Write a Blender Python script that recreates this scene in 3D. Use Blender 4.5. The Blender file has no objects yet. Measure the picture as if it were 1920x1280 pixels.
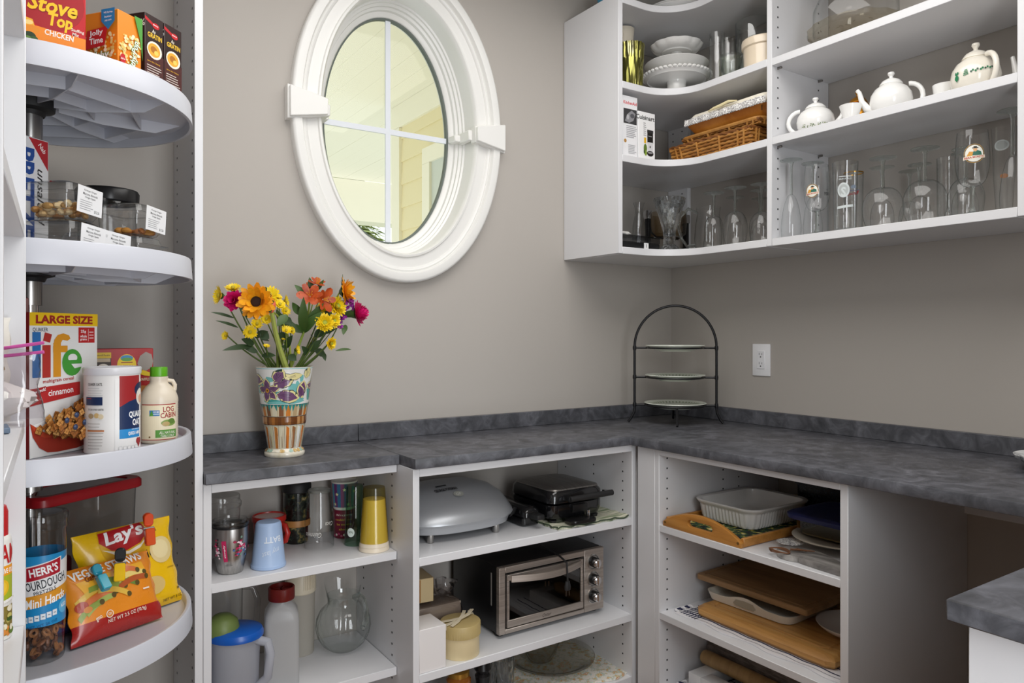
import bpy, bmesh, math, random
from mathutils import Vector, Matrix
D = bpy.data
SC = bpy.context.scene
COL = SC.collection
PI = math.pi
R = math.radians
sin, cos = math.sin, math.cos
random.seed(7)

# ------------------------------------------------------------------ camera, world, lights, exposure
cam = D.objects.new('camera', D.cameras.new('camera'))
COL.objects.link(cam)
cam.location = (-2.2506, -2.1701, 1.247)
cam.rotation_euler = (PI / 2, 0, -R(33.6567))
cam.data.sensor_width = 36
cam.data.lens = 25.479
cam.data.shift_y = -0.00694
cam.data.clip_start = 0.02
SC.camera = cam

W = D.worlds.new('daylight')
SC.world = W
W.use_nodes = True
W.node_tree.nodes['Background'].inputs[0].default_value = (0.93, 0.97, 1.0, 1)
W.node_tree.nodes['Background'].inputs[1].default_value = 1.75


def area(name, loc, rot, sx, sy, power, color):
    l = D.lights.new(name, 'AREA')
    l.shape = 'RECTANGLE'
    l.size, l.size_y, l.energy, l.color = sx, sy, power, color
    o = D.objects.new(name, l)
    o.location, o.rotation_euler = loc, rot
    COL.objects.link(o)
    return o


# the room's ceiling lamp, and the light of the next room through the open doorway behind the camera
area('ceiling_lamp_light', (-1.35, -1.25, 2.52), (0, 0, 0), 1.5, 1.5, 29, (1.0, 0.98, 0.955))
area('doorway_light', (-1.75, -2.9, 1.25), (R(90), 0, R(-34)), 0.8, 2.0, 46, (0.92, 0.96, 1.0))
SC.view_settings.view_transform = 'Standard'
SC.view_settings.look = 'None'
SC.view_settings.gamma = 1
SC.view_settings.use_curve_mapping = False
SC.view_settings.exposure = -0.2
SC.cycles.use_denoising = True
SC.cycles.max_bounces = 10
SC.cycles.diffuse_bounces = 5
SC.cycles.transparent_max_bounces = 40
SC.cycles.caustics_reflective = False
SC.cycles.caustics_refractive = False
SC.cycles.sample_clamp_indirect = 4.0


# ------------------------------------------------------------------ materials
def lin(h):
    c = [int(h[i:i + 2], 16) / 255 for i in (0, 2, 4)]
    return tuple(x / 12.92 if x <= 0.04045 else ((x + 0.055) / 1.055) ** 2.4 for x in c) + (1,)


MATS = {}


def new_mat(name):
    m = D.materials.new(name)
    m.use_nodes = True
    nt = m.node_tree
    return m, nt, nt.nodes, nt.links, nt.nodes['Principled BSDF']


def P(hexc, rough=0.5, metal=0.0, spec=0.5, coat=0.0, name=None, bump=0.0, bscale=200, sheen=0):
    k = ('P', hexc, rough, metal, spec, coat, bump, bscale, sheen)
    if k in MATS:
        return MATS[k]
    m, nt, N, L, b = new_mat(name or 'paint_' + hexc)
    b.inputs['Base Color'].default_value = lin(hexc)
    b.inputs['Roughness'].default_value = rough
    b.inputs['Metallic'].default_value = metal
    b.inputs['Specular IOR Level'].default_value = spec
    b.inputs['Coat Weight'].default_value = coat
    if sheen:
        b.inputs['Sheen Weight'].default_value = sheen
    tc = N.new('ShaderNodeTexCoord')
    n = N.new('ShaderNodeTexNoise')
    n.inputs['Scale'].default_value = bscale if bump else 60
    L.new(tc.outputs['Object'], n.inputs['Vector'])
    if bump:
        bp = N.new('ShaderNodeBump')
        bp.inputs['Strength'].default_value = bump
        bp.inputs['Distance'].default_value = 0.002
        L.new(n.outputs['Fac'], bp.inputs['Height'])
        L.new(bp.outputs['Normal'], b.inputs['Normal'])
    else:
        mr = N.new('ShaderNodeMapRange')
        mr.inputs['To Min'].default_value = max(0, rough - 0.03)
        mr.inputs['To Max'].default_value = min(1, rough + 0.03)
        L.new(n.outputs['Fac'], mr.inputs['Value'])
        L.new(mr.outputs['Result'], b.inputs['Roughness'])
    MATS[k] = m
    return m


def noisy(name, stops, scale=(8, 8, 8), detail=6, rough=0.5, metal=0.0, bump=0.0, dist=0.0, noise=1.0, spec=0.5, wave=None):
    if name in MATS:
        return MATS[name]
    m, nt, N, L, b = new_mat(name)
    tc = N.new('ShaderNodeTexCoord')
    mp = N.new('ShaderNodeMapping')
    mp.inputs['Scale'].default_value = scale
    L.new(tc.outputs['Object'], mp.inputs['Vector'])
    if wave:
        n = N.new('ShaderNodeTexWave')
        n.wave_type = 'BANDS'
        n.bands_direction = wave
        n.inputs['Scale'].default_value = noise
        n.inputs['Distortion'].default_value = dist
        n.inputs['Detail'].default_value = detail
        n.inputs['Detail Scale'].default_value = 1.5
    else:
        n = N.new('ShaderNodeTexNoise')
        n.inputs['Scale'].default_value = noise
        n.inputs['Detail'].default_value = detail
        n.inputs['Roughness'].default_value = 0.62
        n.inputs['Distortion'].default_value = dist
    L.new(mp.outputs['Vector'], n.inputs['Vector'])
    cr = N.new('ShaderNodeValToRGB')
    e = cr.color_ramp.elements
    while len(e) < len(stops):
        e.new(0.5)
    for el, (p, h) in zip(e, stops):
        el.position = p
        el.color = lin(h)
    L.new(n.outputs['Fac'], cr.inputs['Fac'])
    L.new(cr.outputs['Color'], b.inputs['Base Color'])
    b.inputs['Roughness'].default_value = rough
    b.inputs['Metallic'].default_value = metal
    b.inputs['Specular IOR Level'].default_value = spec
    if bump:
        bp = N.new('ShaderNodeBump')
        bp.inputs['Strength'].default_value = bump
        bp.inputs['Distance'].default_value = 0.002
        L.new(n.outputs['Fac'], bp.inputs['Height'])
        L.new(bp.outputs['Normal'], b.inputs['Normal'])
    MATS[name] = m
    return m


def glass(name, face='FEFEFE', mid='FAFBFB', edge='C9D0CE', rough=0.01, refl=1.0):
    """clear blown glass as a thin wall: it lets light through, absorbs more where the wall is seen edge-on, and mirrors by Fresnel"""
    if name in MATS:
        return MATS[name]
    m, nt, N, L, b = new_mat(name)
    out = N['Material Output']
    N.remove(b)
    lw = N.new('ShaderNodeLayerWeight')
    lw.inputs['Blend'].default_value = 0.5
    cr = N.new('ShaderNodeValToRGB')
    e = cr.color_ramp.elements
    e.new(0.62)
    for el, (p, h) in zip(e, ((0.0, face), (0.62, mid), (0.97, edge))):
        el.position, el.color = p, lin(h)
    L.new(lw.outputs['Facing'], cr.inputs['Fac'])
    tr = N.new('ShaderNodeBsdfTransparent')
    L.new(cr.outputs['Color'], tr.inputs['Color'])
    gl = N.new('ShaderNodeBsdfGlossy')
    gl.inputs['Roughness'].default_value = rough
    pw = N.new('ShaderNodeMath')
    pw.operation = 'POWER'
    pw.inputs[1].default_value = 4.0
    L.new(lw.outputs['Facing'], pw.inputs[0])
    mu = N.new('ShaderNodeMath')
    mu.operation = 'MULTIPLY_ADD'
    mu.use_clamp = True
    mu.inputs[1].default_value = 0.7 * refl
    mu.inputs[2].default_value = 0.06 * refl
    L.new(pw.outputs[0], mu.inputs[0])
    mx = N.new('ShaderNodeMixShader')
    L.new(mu.outputs[0], mx.inputs[0])
    L.new(tr.outputs[0], mx.inputs[1])
    L.new(gl.outputs[0], mx.inputs[2])
    L.new(mx.outputs[0], out.inputs['Surface'])
    MATS[name] = m
    return m


def frost(name, hexc, clear=0.35, rough=0.3):
    """milky translucent plastic"""
    if name in MATS:
        return MATS[name]
    m, nt, N, L, b = new_mat(name)
    out = N['Material Output']
    b.inputs['Base Color'].default_value = lin(hexc)
    b.inputs['Roughness'].default_value = rough
    tl = N.new('ShaderNodeBsdfTranslucent')
    tl.inputs['Color'].default_value = lin(hexc)
    tr = N.new('ShaderNodeBsdfTransparent')
    tr.inputs['Color'].default_value = lin(hexc)
    m1 = N.new('ShaderNodeMixShader')
    m1.inputs[0].default_value = 0.35
    L.new(b.outputs[0], m1.inputs[1])
    L.new(tl.outputs[0], m1.inputs[2])
    m2 = N.new('ShaderNodeMixShader')
    m2.inputs[0].default_value = clear
    L.new(m1.outputs[0], m2.inputs[1])
    L.new(tr.outputs[0], m2.inputs[2])
    L.new(m2.outputs[0], out.inputs['Surface'])
    MATS[name] = m
    return m


WHITE = P('DEDEE0', 0.38, name='white_melamine')
TRIM = P('E6E5E1', 0.35, name='white_trim_paint')
WALLP = P('B1ABA4', 0.75, name='greige_wall_paint', bump=0.04, bscale=350)
COUNTER = noisy('slate_laminate', [(0.3, '3A3B3F'), (0.46, '4C4D52'), (0.6, '5E5F65'), (0.75, '74757C')], (9, 9, 9), 8, 0.42, dist=0.9, noise=2.0)
HOLE = P('2A2A2A', 0.8)
STEEL = noisy('brushed_steel', [(0.3, '8E8A86'), (0.7, 'B5B1AC')], (3, 300, 3), 3, 0.32, metal=1.0)
STEELV = noisy('brushed_steel_upright', [(0.3, 'A5A3A0'), (0.7, 'C5C3C0')], (200, 200, 3), 3, 0.28, metal=1.0)
CHROME = P('D8D8DA', 0.12, 1.0)
BLACK = P('141415', 0.32)
BLACKM = P('1B1B1C', 0.55)
IRON = P('17171A', 0.4, 0.3)
CHINA = P('EFEEEB', 0.14, coat=0.3, name='white_glazed_china')
CREAM = P('E3D9C6', 0.2, coat=0.2, name='cream_stoneware')
GLASS = glass('clear_glass')


def solid_glass(name, hexc, rough=0.0, share=0.45):
    """refracting glass for thick pieces (stems, feet, cut crystal), lightened by the light that passes straight through"""
    m, nt, N, L, b = new_mat(name)
    b.inputs['Base Color'].default_value = lin(hexc)
    b.inputs['Roughness'].default_value = rough
    b.inputs['IOR'].default_value = 1.48
    b.inputs['Transmission Weight'].default_value = 1.0
    tr = N.new('ShaderNodeBsdfTransparent')
    tr.inputs['Color'].default_value = lin(hexc)
    mx = N.new('ShaderNodeMixShader')
    mx.inputs[0].default_value = share
    L.new(b.outputs[0], mx.inputs[1])
    L.new(tr.outputs[0], mx.inputs[2])
    L.new(mx.outputs[0], N['Material Output'].inputs['Surface'])
    return m


GREENGLASS = solid_glass('thick_clear_glass', 'F4F8F6')
CRYSTAL = solid_glass('cut_crystal', 'F2F5F6', 0.0, 0.2)
PLASTIC = glass('clear_plastic', 'FBFBFB', 'F4F5F5', 'BCC0C0', 0.06, 1.0)


# ------------------------------------------------------------------ mesh builder
class G:
    def __init__(s, mat=None):
        s.v, s.f, s.mi, s.mats, s.cur, s.M = [], [], [], [], 0, None
        if mat:
            s.use(mat)

    def use(s, mat):
        if mat not in s.mats:
            s.mats.append(mat)
        s.cur = s.mats.index(mat)
        return s

    def add(s, vs, fs):
        o = len(s.v)
        s.v += [tuple(s.M @ Vector(p)) for p in vs] if s.M else [tuple(p) for p in vs]
        s.f += [[i + o for i in f] for f in fs]
        s.mi += [s.cur] * len(fs)
        return s

    def box(s, x0, x1, y0, y1, z0, z1):
        return s.add([(x, y, z) for z in (z0, z1) for y in (y0, y1) for x in (x0, x1)],
                     [(0, 2, 3, 1), (4, 5, 7, 6), (0, 1, 5, 4), (2, 6, 7, 3), (0, 4, 6, 2), (1, 3, 7, 5)])

    def lathe(s, prof, n=32, c=(0, 0, 0), sx=1.0, sy=1.0, wob=None, a0=0.0, a1=2 * PI):
        vs, rows = [], []
        full = abs(a1 - a0 - 2 * PI) < 1e-6
        for k, (r, z) in enumerate(prof):
            if r < 1e-6:
                rows.append([len(vs)])
                vs.append((c[0], c[1], c[2] + z))
            else:
                row = []
                for i in range(n if full else n + 1):
                    t = a0 + (a1 - a0) * i / n
                    q = r * (wob(t, z, k) if wob else 1)
                    row.append(len(vs))
                    vs.append((c[0] + q * cos(t) * sx, c[1] + q * sin(t) * sy, c[2] + z))
                rows.append(row)
        fs = []
        for a, b in zip(rows, rows[1:]):
            m = n if full else n
            for i in range(m):
                j = (i + 1) % len(a) if len(a) > 1 else 0
                jb = (i + 1) % len(b) if len(b) > 1 else 0
                if len(a) == 1 and len(b) == 1:
                    continue
                if len(a) == 1:
                    fs.append((a[0], b[jb], b[i]))
                elif len(b) == 1:
                    fs.append((a[i], a[j], b[0]))
                else:
                    fs.append((a[i], a[j], b[jb], b[i]))
        return s.add(vs, fs)

    def tube(s, pts, r, n=8, closed=False, cap=True):
        pts = [Vector(p) for p in pts]
        k = len(pts)
        rs = r if isinstance(r, (list, tuple)) else [r] * k
        tang = []
        for i in range(k):
            a = pts[(i - 1) % k] if (closed or i) else pts[i]
            b = pts[(i + 1) % k] if (closed or i < k - 1) else pts[i]
            tang.append((b - a).normalized())
        up = Vector((0, 0, 1)) if abs(tang[0].z) < 0.9 else Vector((1, 0, 0))
        nrm = (up - tang[0] * up.dot(tang[0])).normalized()
        vs = []
        for i in range(k):
            nrm = (nrm - tang[i] * nrm.dot(tang[i])).normalized()
            bn = tang[i].cross(nrm)
            for j in range(n):
                t = 2 * PI * j / n
                vs.append(pts[i] + (nrm * cos(t) + bn * sin(t)) * rs[i])
        fs = []
        for i in range(k if closed else k - 1):
            for j in range(n):
                a, b = i * n + j, i * n + (j + 1) % n
                c, d = ((i + 1) % k) * n + (j + 1) % n, ((i + 1) % k) * n + j
                fs.append((a, b, c, d))
        if cap and not closed:
            fs.append(tuple(range(n))[::-1])
            fs.append(tuple((k - 1) * n + j for j in range(n)))
        return s.add(vs, fs)

    def prism(s, poly, a0, a1, plane='xy'):
        k = len(poly)
        mk = {'xy': lambda p, a: (p[0], p[1], a), 'xz': lambda p, a: (p[0], a, p[1]), 'yz': lambda p, a: (a, p[0], p[1])}[plane]
        vs = [mk(p, a0) for p in poly] + [mk(p, a1) for p in poly]
        fs = [tuple(range(k))[::-1], tuple(range(k, 2 * k))] + [(i, (i + 1) % k, k + (i + 1) % k, k + i) for i in range(k)]
        return s.add(vs, fs)

    def ball(s, c, rx, ry=None, rz=None, n=12):
        ry, rz = ry or rx, rz or rx
        prof = [(sin(PI * i / (n // 2 + 1)), -cos(PI * i / (n // 2 + 1))) for i in range(n // 2 + 2)]
        prof[0], prof[-1] = (0, -1), (0, 1)
        M0 = s.M
        s.M = (M0 or Matrix()) @ Matrix.Translation(c) @ Matrix.Diagonal((rx, ry, rz, 1))
        s.lathe(prof, n)
        s.M = M0
        return s

    def build(s, name, parent=None, bevel=0.0, seg=2, angle=38, fix=True, solid=0.0, sub=0):
        me = D.meshes.new(name)
        me.from_pydata(s.v, [], s.f)
        for m in s.mats:
            me.materials.append(m)
        if s.mats:
            me.polygons.foreach_set('material_index', s.mi)
        bm = bmesh.new()
        bm.from_mesh(me)
        if fix:
            bmesh.ops.recalc_face_normals(bm, faces=bm.faces)
        if bevel:
            es = [e for e in bm.edges if len(e.link_faces) == 2 and e.calc_face_angle(0) > R(40)]
            bmesh.ops.bevel(bm, geom=es, offset=bevel, segments=seg, affect='EDGES', profile=0.5, clamp_overlap=True)
        bm.to_mesh(me)
        bm.free()
        me.polygons.foreach_set('use_smooth', [True] * len(me.polygons))
        me.set_sharp_from_angle(angle=R(angle))
        o = D.objects.new(name, me)
        COL.objects.link(o)
        if parent:
            o.parent = parent
        if solid:
            md = o.modifiers.new('thickness', 'SOLIDIFY')
            md.thickness = solid
            md.offset = 0
        if sub:
            md = o.modifiers.new('smooth', 'SUBSURF')
            md.levels = md.render_levels = sub
        return o


def tag(o, label=None, cat=None, group=None, kind=None):
    for k, v in (('label', label), ('category', cat), ('group', group), ('kind', kind)):
        if v:
            o[k] = v
    return o


def thing(name, label, cat, loc=(0, 0, 0), rz=0.0, group=None, rot=None):
    o = D.objects.new(name, None)
    o.empty_display_size = 0.05
    COL.objects.link(o)
    o.location = loc
    o.rotation_euler = rot if rot else (0, 0, rz)
    return tag(o, label, cat, group)


def solo(g, name, label, cat, loc=(0, 0, 0), rz=0.0, group=None, rot=None, **kw):
    o = g.build(name, **kw)
    o.location = loc
    o.rotation_euler = rot if rot else (0, 0, rz)
    return tag(o, label, cat, group)


def copy_thing(o, loc=None, rz=None, label=None, parent=None):
    c = o.copy()
    COL.objects.link(c)
    if parent:
        c.parent = parent
    if loc:
        c.location = loc
    if rz is not None:
        c.rotation_euler = (0, 0, rz)
    if label:
        c['label'] = label
    for ch in list(o.children):
        copy_thing(ch, parent=c)
    return c


def rrect(x0, x1, y0, y1, r, n=5):
    out = []
    for cx, cy, a in ((x1 - r, y0 + r, -90), (x1 - r, y1 - r, 0), (x0 + r, y1 - r, 90), (x0 + r, y0 + r, 180)):
        for i in range(n + 1):
            t = R(a + 90 * i / n)
            out.append((cx + r * cos(t), cy + r * sin(t)))
    return out


def stack_loops(g, loops, cap0=True, cap1=True):
    """loops of equal length -> skinned surface"""
    k = len(loops[0])
    vs = [p for l in loops for p in l]
    fs = []
    for i in range(len(loops) - 1):
        for j in range(k):
            fs.append((i * k + j, i * k + (j + 1) % k, (i + 1) * k + (j + 1) % k, (i + 1) * k + j))
    if cap0:
        fs.append(tuple(range(k))[::-1])
    if cap1:
        fs.append(tuple((len(loops) - 1) * k + j for j in range(k)))
    return g.add(vs, fs)


# ------------------------------------------------------------------ flat print: lettering and printed shapes laid on a surface
TXT = {}


def text_mesh(body, bold=0.0, shear=0.0):
    k = (body, bold, shear)
    if k not in TXT:
        cu = D.curves.new('lettering', 'FONT')
        cu.body = body
        cu.size = 1.0
        cu.offset = bold
        cu.shear = shear
        cu.resolution_u = 2
        cu.align_x = 'CENTER'
        ob = D.objects.new('lettering', cu)
        me = ob.to_mesh()
        vs = [(v.co.x, v.co.y) for v in me.vertices]
        fs = [tuple(p.vertices) for p in me.polygons]
        ob.to_mesh_clear()
        D.objects.remove(ob)
        xs = [p[0] for p in vs] or [0, 1]
        ys = [p[1] for p in vs] or [0, 1]
        cx, cy, w, h = (min(xs) + max(xs)) / 2, (min(ys) + max(ys)) / 2, max(xs) - min(xs), max(ys) - min(ys)
        TXT[k] = ([((x - cx) / w, (y - cy) / h) for x, y in vs], fs, w / h)
    return TXT[k]


def flat(o, ux, uy):
    o, ux, uy = Vector(o), Vector(ux).normalized(), Vector(uy).normalized()
    n = ux.cross(uy)
    return lambda x, y, off: o + ux * x + uy * y + n * off


def front(w, d, h=0):
    return flat((-w / 2, -d / 2, 0), (1, 0, 0), (0, 0, 1))


def right(w, d):
    return flat((w / 2, -d / 2, 0), (0, 1, 0), (0, 0, 1))


def left(w, d):
    return flat((-w / 2, d / 2, 0), (0, -1, 0), (0, 0, 1))


def wrap(rf, a0, r0=None):
    """surface of revolution: x runs along the arc, y up; rf(z) is the radius"""
    if not callable(rf):
        rr = rf
        rf = lambda z: rr
    r0 = r0 or rf(0)
    return lambda x, y, off: Vector(((rf(y) + off) * cos(a0 + x / r0), (rf(y) + off) * sin(a0 + x / r0), y))


def printed(parent, name, mapf, items, cut=None, rough=0.45, base=0.0003, step=0.00004, label=None, metal=0):
    """items: ('r',cx,cy,w,h,col[,rot]) ('e',cx,cy,rx,ry,col) ('p',points,col) ('t',text,cx,cy,w,h,col[,rot,bold,shear])"""
    vs, fs, mi, mats = [], [], [], []
    for k, it in enumerate(items):
        t = it[0]
        if t == 'r':
            _, cx, cy, w, h, col = it[:6]
            a = R(it[6]) if len(it) > 6 else 0
            pv = [(-w / 2, -h / 2), (w / 2, -h / 2), (w / 2, h / 2), (-w / 2, h / 2)]
            pv = [(cx + x * cos(a) - y * sin(a), cy + x * sin(a) + y * cos(a)) for x, y in pv]
            pf = [(0, 1, 2, 3)]
        elif t == 'e':
            _, cx, cy, rx, ry, col = it[:6]
            pv = [(cx + rx * cos(2 * PI * i / 20), cy + ry * sin(2 * PI * i / 20)) for i in range(20)]
            pf = [tuple(range(20))]
        elif t == 'p':
            pv, col = [tuple(p) for p in it[1]], it[2]
            pf = [tuple(range(len(pv)))]
        else:
            _, body, cx, cy, w, h, col = it[:7]
            a = R(it[7]) if len(it) > 7 else 0
            tv, tf, asp = text_mesh(body, it[8] if len(it) > 8 else 0.012, it[9] if len(it) > 9 else 0)
            if not w:
                w = h * asp
            pv = [(x * w, y * h) for x, y in tv]
            pv = [(cx + x * cos(a) - y * sin(a), cy + x * sin(a) + y * cos(a)) for x, y in pv]
            pf = tf
        if cut:
            bm = bmesh.new()
            bv = [bm.verts.new((x, y, 0)) for x, y in pv]
            for f in pf:
                try:
                    bm.faces.new([bv[i] for i in f])
                except ValueError:
                    pass
            for ax, st in enumerate(cut):
                if not st:
                    continue
                lo, hi = min(p[ax] for p in pv), max(p[ax] for p in pv)
                q = math.ceil(lo / st) * st
                while q < hi:
                    co = [0, 0, 0]
                    no = [0, 0, 0]
                    co[ax], no[ax] = q, 1
                    bmesh.ops.bisect_plane(bm, geom=bm.verts[:] + bm.edges[:] + bm.faces[:], plane_co=co, plane_no=no)
                    q += st
            bm.verts.index_update()
            pv = [(v.co.x, v.co.y) for v in bm.verts]
            pf = [tuple(v.index for v in f.verts) for f in bm.faces]
            bm.free()
        m = P(col, rough, metal) if isinstance(col, str) else col
        if m not in mats:
            mats.append(m)
        o = len(vs)
        vs += [tuple(mapf(x, y, base + step * k)) for x, y in pv]
        fs += [tuple(i + o for i in f) for f in pf]
        mi += [mats.index(m)] * len(pf)
    me = D.meshes.new(name)
    me.from_pydata(vs, [], fs)
    for m in mats:
        me.materials.append(m)
    me.polygons.foreach_set('material_index', mi)
    ob = D.objects.new(name, me)
    COL.objects.link(ob)
    if parent:
        ob.parent = parent
    if label:
        ob['label'] = label
    return ob


def carton(name, label, loc, rz, w, d, h, col, fr=(), ri=(), le=(), top=None, cat='box', group=None, rough=0.4):
    t = thing(name, label, cat, loc, rz, group)
    g = G(P(col, rough))
    g.box(-w / 2, w / 2, -d / 2, d / 2, 0, h)
    g.build('carton', t, bevel=0.0012, seg=1)
    if fr:
        printed(t, 'front_print', front(w, d), fr)
    if ri:
        printed(t, 'side_print', right(w, d), ri)
    if le:
        printed(t, 'side_print', left(w, d), le)
    return t


def lines(cx, y0, y1, w, n, col, frac=0.45):
    """rows of small print too fine to read"""
    out = []
    dy = (y1 - y0) / n
    for i in range(n):
        ww = w * random.uniform(0.7, 1.0)
        out.append(('r', cx - (w - ww) / 2, y1 - dy * (i + 0.5), ww, dy * frac, col))
    return out


# ================================================================== the room
def struct(name, g, **kw):
    return tag(g.build(name, **kw), kind='structure')


WX, WZ = -1.2385, 1.934          # centre of the oval window


def oval(a, b, n=96):
    return [(WX + a * cos(2 * PI * i / n), WZ + b * sin(2 * PI * i / n)) for i in range(n)]


def holed_wall(g, x0, x1, z0, z1, y, a, b):
    o = oval(a, b)
    n = len(o)
    out = []
    for (x, z) in o:
        dx, dz = x - WX, z - WZ
        k = min((x1 - WX) / dx if dx > 1e-9 else ((x0 - WX) / dx if dx < -1e-9 else 1e9),
                (z1 - WZ) / dz if dz > 1e-9 else ((z0 - WZ) / dz if dz < -1e-9 else 1e9))
        out.append((WX + dx * k, WZ + dz * k))
    for cx, cz in ((x0, z0), (x0, z1), (x1, z0), (x1, z1)):
        i = min(range(n), key=lambda q: (out[q][0] - cx) ** 2 + (out[q][1] - cz) ** 2)
        out[i] = (cx, cz)
    g.add([(x, y, z) for x, z in o] + [(x, y, z) for x, z in out], [(i, (i + 1) % n, n + (i + 1) % n, n + i) for i in range(n)])


g = G(WALLP)
holed_wall(g, -2.75, 0.1, 0, 2.6, 0.0, 0.272, 0.425)
struct('wall_back', g)
g = G(P('D9CFA6', 0.7))
holed_wall(g, -2.75, 0.1, 0, 2.6, 0.16, 0.272, 0.425)
struct('wall_outside', g)
struct('wall_right', G(WALLP).box(0, 0.12, -2.45, 0.16, 0, 2.6))
struct('wall_left', G(WALLP).box(-2.77, -2.65, -2.45, 0.16, 0, 2.6))
g = G(WALLP).box(-1.30, 0.12, -2.47, -2.35, 0, 2.6)
g.box(-2.65, -1.30, -2.47, -2.35, 2.15, 2.6)
struct('wall_front', g)
for nm, a in (('wall_hall_left', (-3.4, -3.3, -4.3, -2.47)), ('wall_hall_right', (-0.1, 0.0, -4.3, -2.47)), ('wall_hall_back', (-3.4, 0.0, -4.3, -4.2))):
    struct(nm, G(WALLP).box(a[0], a[1], a[2], a[3], 0, 2.6))
struct('wall_hall_front', G(WALLP).box(-3.3, -2.65, -2.52, -2.47, 0, 2.6))
struct('ceiling_hall', G(P('ECEBE7', 0.8)).box(-3.4, 0.0, -4.3, -2.47, 2.6, 2.66))
struct('floor', G(noisy('oak_floor', [(0.3, '6B4A2E'), (0.7, '8E6743')], (2, 14, 2), 6, 0.4, noise=2.0)).box(-3.4, 0.12, -4.2, 0.16, -0.05, 0))
struct('ceiling', G(P('ECEBE7', 0.8)).box(-2.77, 0.12, -2.47, 0.16, 2.6, 2.66))
lampm, nt, N, L, bb = new_mat('lit_opal_glass')
bb.inputs['Base Color'].default_value = (0.9, 0.88, 0.84, 1)
bb.inputs['Emission Color'].default_value = (1.0, 0.95, 0.88, 1)
bb.inputs['Emission Strength'].default_value = 2.0
t = thing('ceiling_lamp', 'round opal flush lamp on the ceiling of the pantry', 'lamp', (-1.35, -1.25, 2.6))
G(STEEL).lathe([(0, 0), (0.17, 0), (0.175, -0.03), (0, -0.03)]).build('mount', t)
G(lampm).lathe([(0.165, -0.03), (0.15, -0.055), (0.09, -0.07), (0, -0.073)]).build('diffuser', t)

# ------------------------------------------------------------------ oval window
win = thing('window_1', None, None, (0, 0, 0))
tag(win, kind='structure')


def oval_sweep(g, prof, a, b, n=96, skip=None):
    """prof: (outward distance from the oval a,b ; y) closed into a ring"""
    vs, fs, k = [], [], len(prof)
    for i in range(n):
        t = 2 * PI * i / n
        nx, nz = cos(t) / a, sin(t) / b
        l = math.hypot(nx, nz)
        for dr, y in prof:
            vs.append((WX + a * cos(t) + dr * nx / l, y, WZ + b * sin(t) + dr * nz / l))
    for i in range(n):
        j = (i + 1) % n
        for q in range(k - 1):
            fs.append((i * k + q, i * k + q + 1, j * k + q + 1, j * k + q))
    return g.add(vs, fs)


CAS = [(0, 0.004), (0, -0.014), (0.005, -0.02), (0.011, -0.019), (0.014, -0.013), (0.046, -0.013), (0.048, -0.018), (0.055, -0.021),
       (0.060, -0.018), (0.062, -0.022), (0.066, -0.031), (0.086, -0.034), (0.093, -0.031), (0.0955, -0.025), (0.0955, 0.002)]
oval_sweep(G(TRIM), CAS, 0.272, 0.424).build('casing', win, angle=50)
oval_sweep(G(TRIM), [(0.0, 0.0), (-0.002, 0.055), (-0.008, 0.058), (-0.008, 0.066), (-0.016, 0.07), (-0.016, 0.08), (-0.024, 0.084),
                     (-0.026, 0.095), (-0.04, 0.1), (-0.043, 0.104), (-0.043, 0.135), (0.0, 0.14), (0.0, 0.16)], 0.272, 0.424).build('jamb', win, angle=50)
oval_sweep(G(P('5E6660', 0.5)), [(-0.0435, 0.104), (-0.049, 0.105), (-0.049, 0.121)], 0.272, 0.424).build('gasket', win)
g = G(glass('window_glass', 'FCFDFA', 'F4F7F2', '9FA8A0', 0.0, 0.2))
g.prism(oval(0.226, 0.378), 0.115, 0.119, 'xz')
g.build('pane', win)
g = G(P('DEE2E8', 0.4)).box(WX - 0.009, WX + 0.009, 0.108, 0.1145, WZ - 0.376, WZ + 0.376)
g.build('muntin', win)
for sx in (-1, 1):
    G(P('DEE2E8', 0.4)).box(WX + sx * 0.116 - 0.107, WX + sx * 0.116 + 0.107, 0.108, 0.1145, WZ - 0.009, WZ + 0.009).build('muntin', win)
for sx in (-1, 1):
    g = G(TRIM)
    xa, xb = WX + sx * 0.262, WX + sx * 0.376
    po = [(xa, WZ - 0.024), (xb, WZ - 0.046), (xb, WZ + 0.046), (xa, WZ + 0.024)]
    pi = [(xa - sx * .002, WZ - 0.027), (xb + sx * .005, WZ - 0.051), (xb + sx * .005, WZ + 0.051), (xa - sx * .002, WZ + 0.027)]
    g.prism(po, -0.046, -0.01, 'xz')
    g.prism(pi, -0.034, 0.0, 'xz')
    g.build('keystone', win, bevel=0.002, seg=1)
    g = G(TRIM)
    x2 = WX + sx * 0.247
    g.box(min(xa, x2), max(xa, x2) + 0.004, -0.01, 0.062, WZ - 0.018, WZ + 0.018)
    x3 = WX + sx * 0.226
    g.box(min(xa, x3), max(xa, x3), 0.05, 0.10, WZ - 0.012, WZ + 0.012)
    g.build('keystone', win, bevel=0.003, seg=1)

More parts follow.
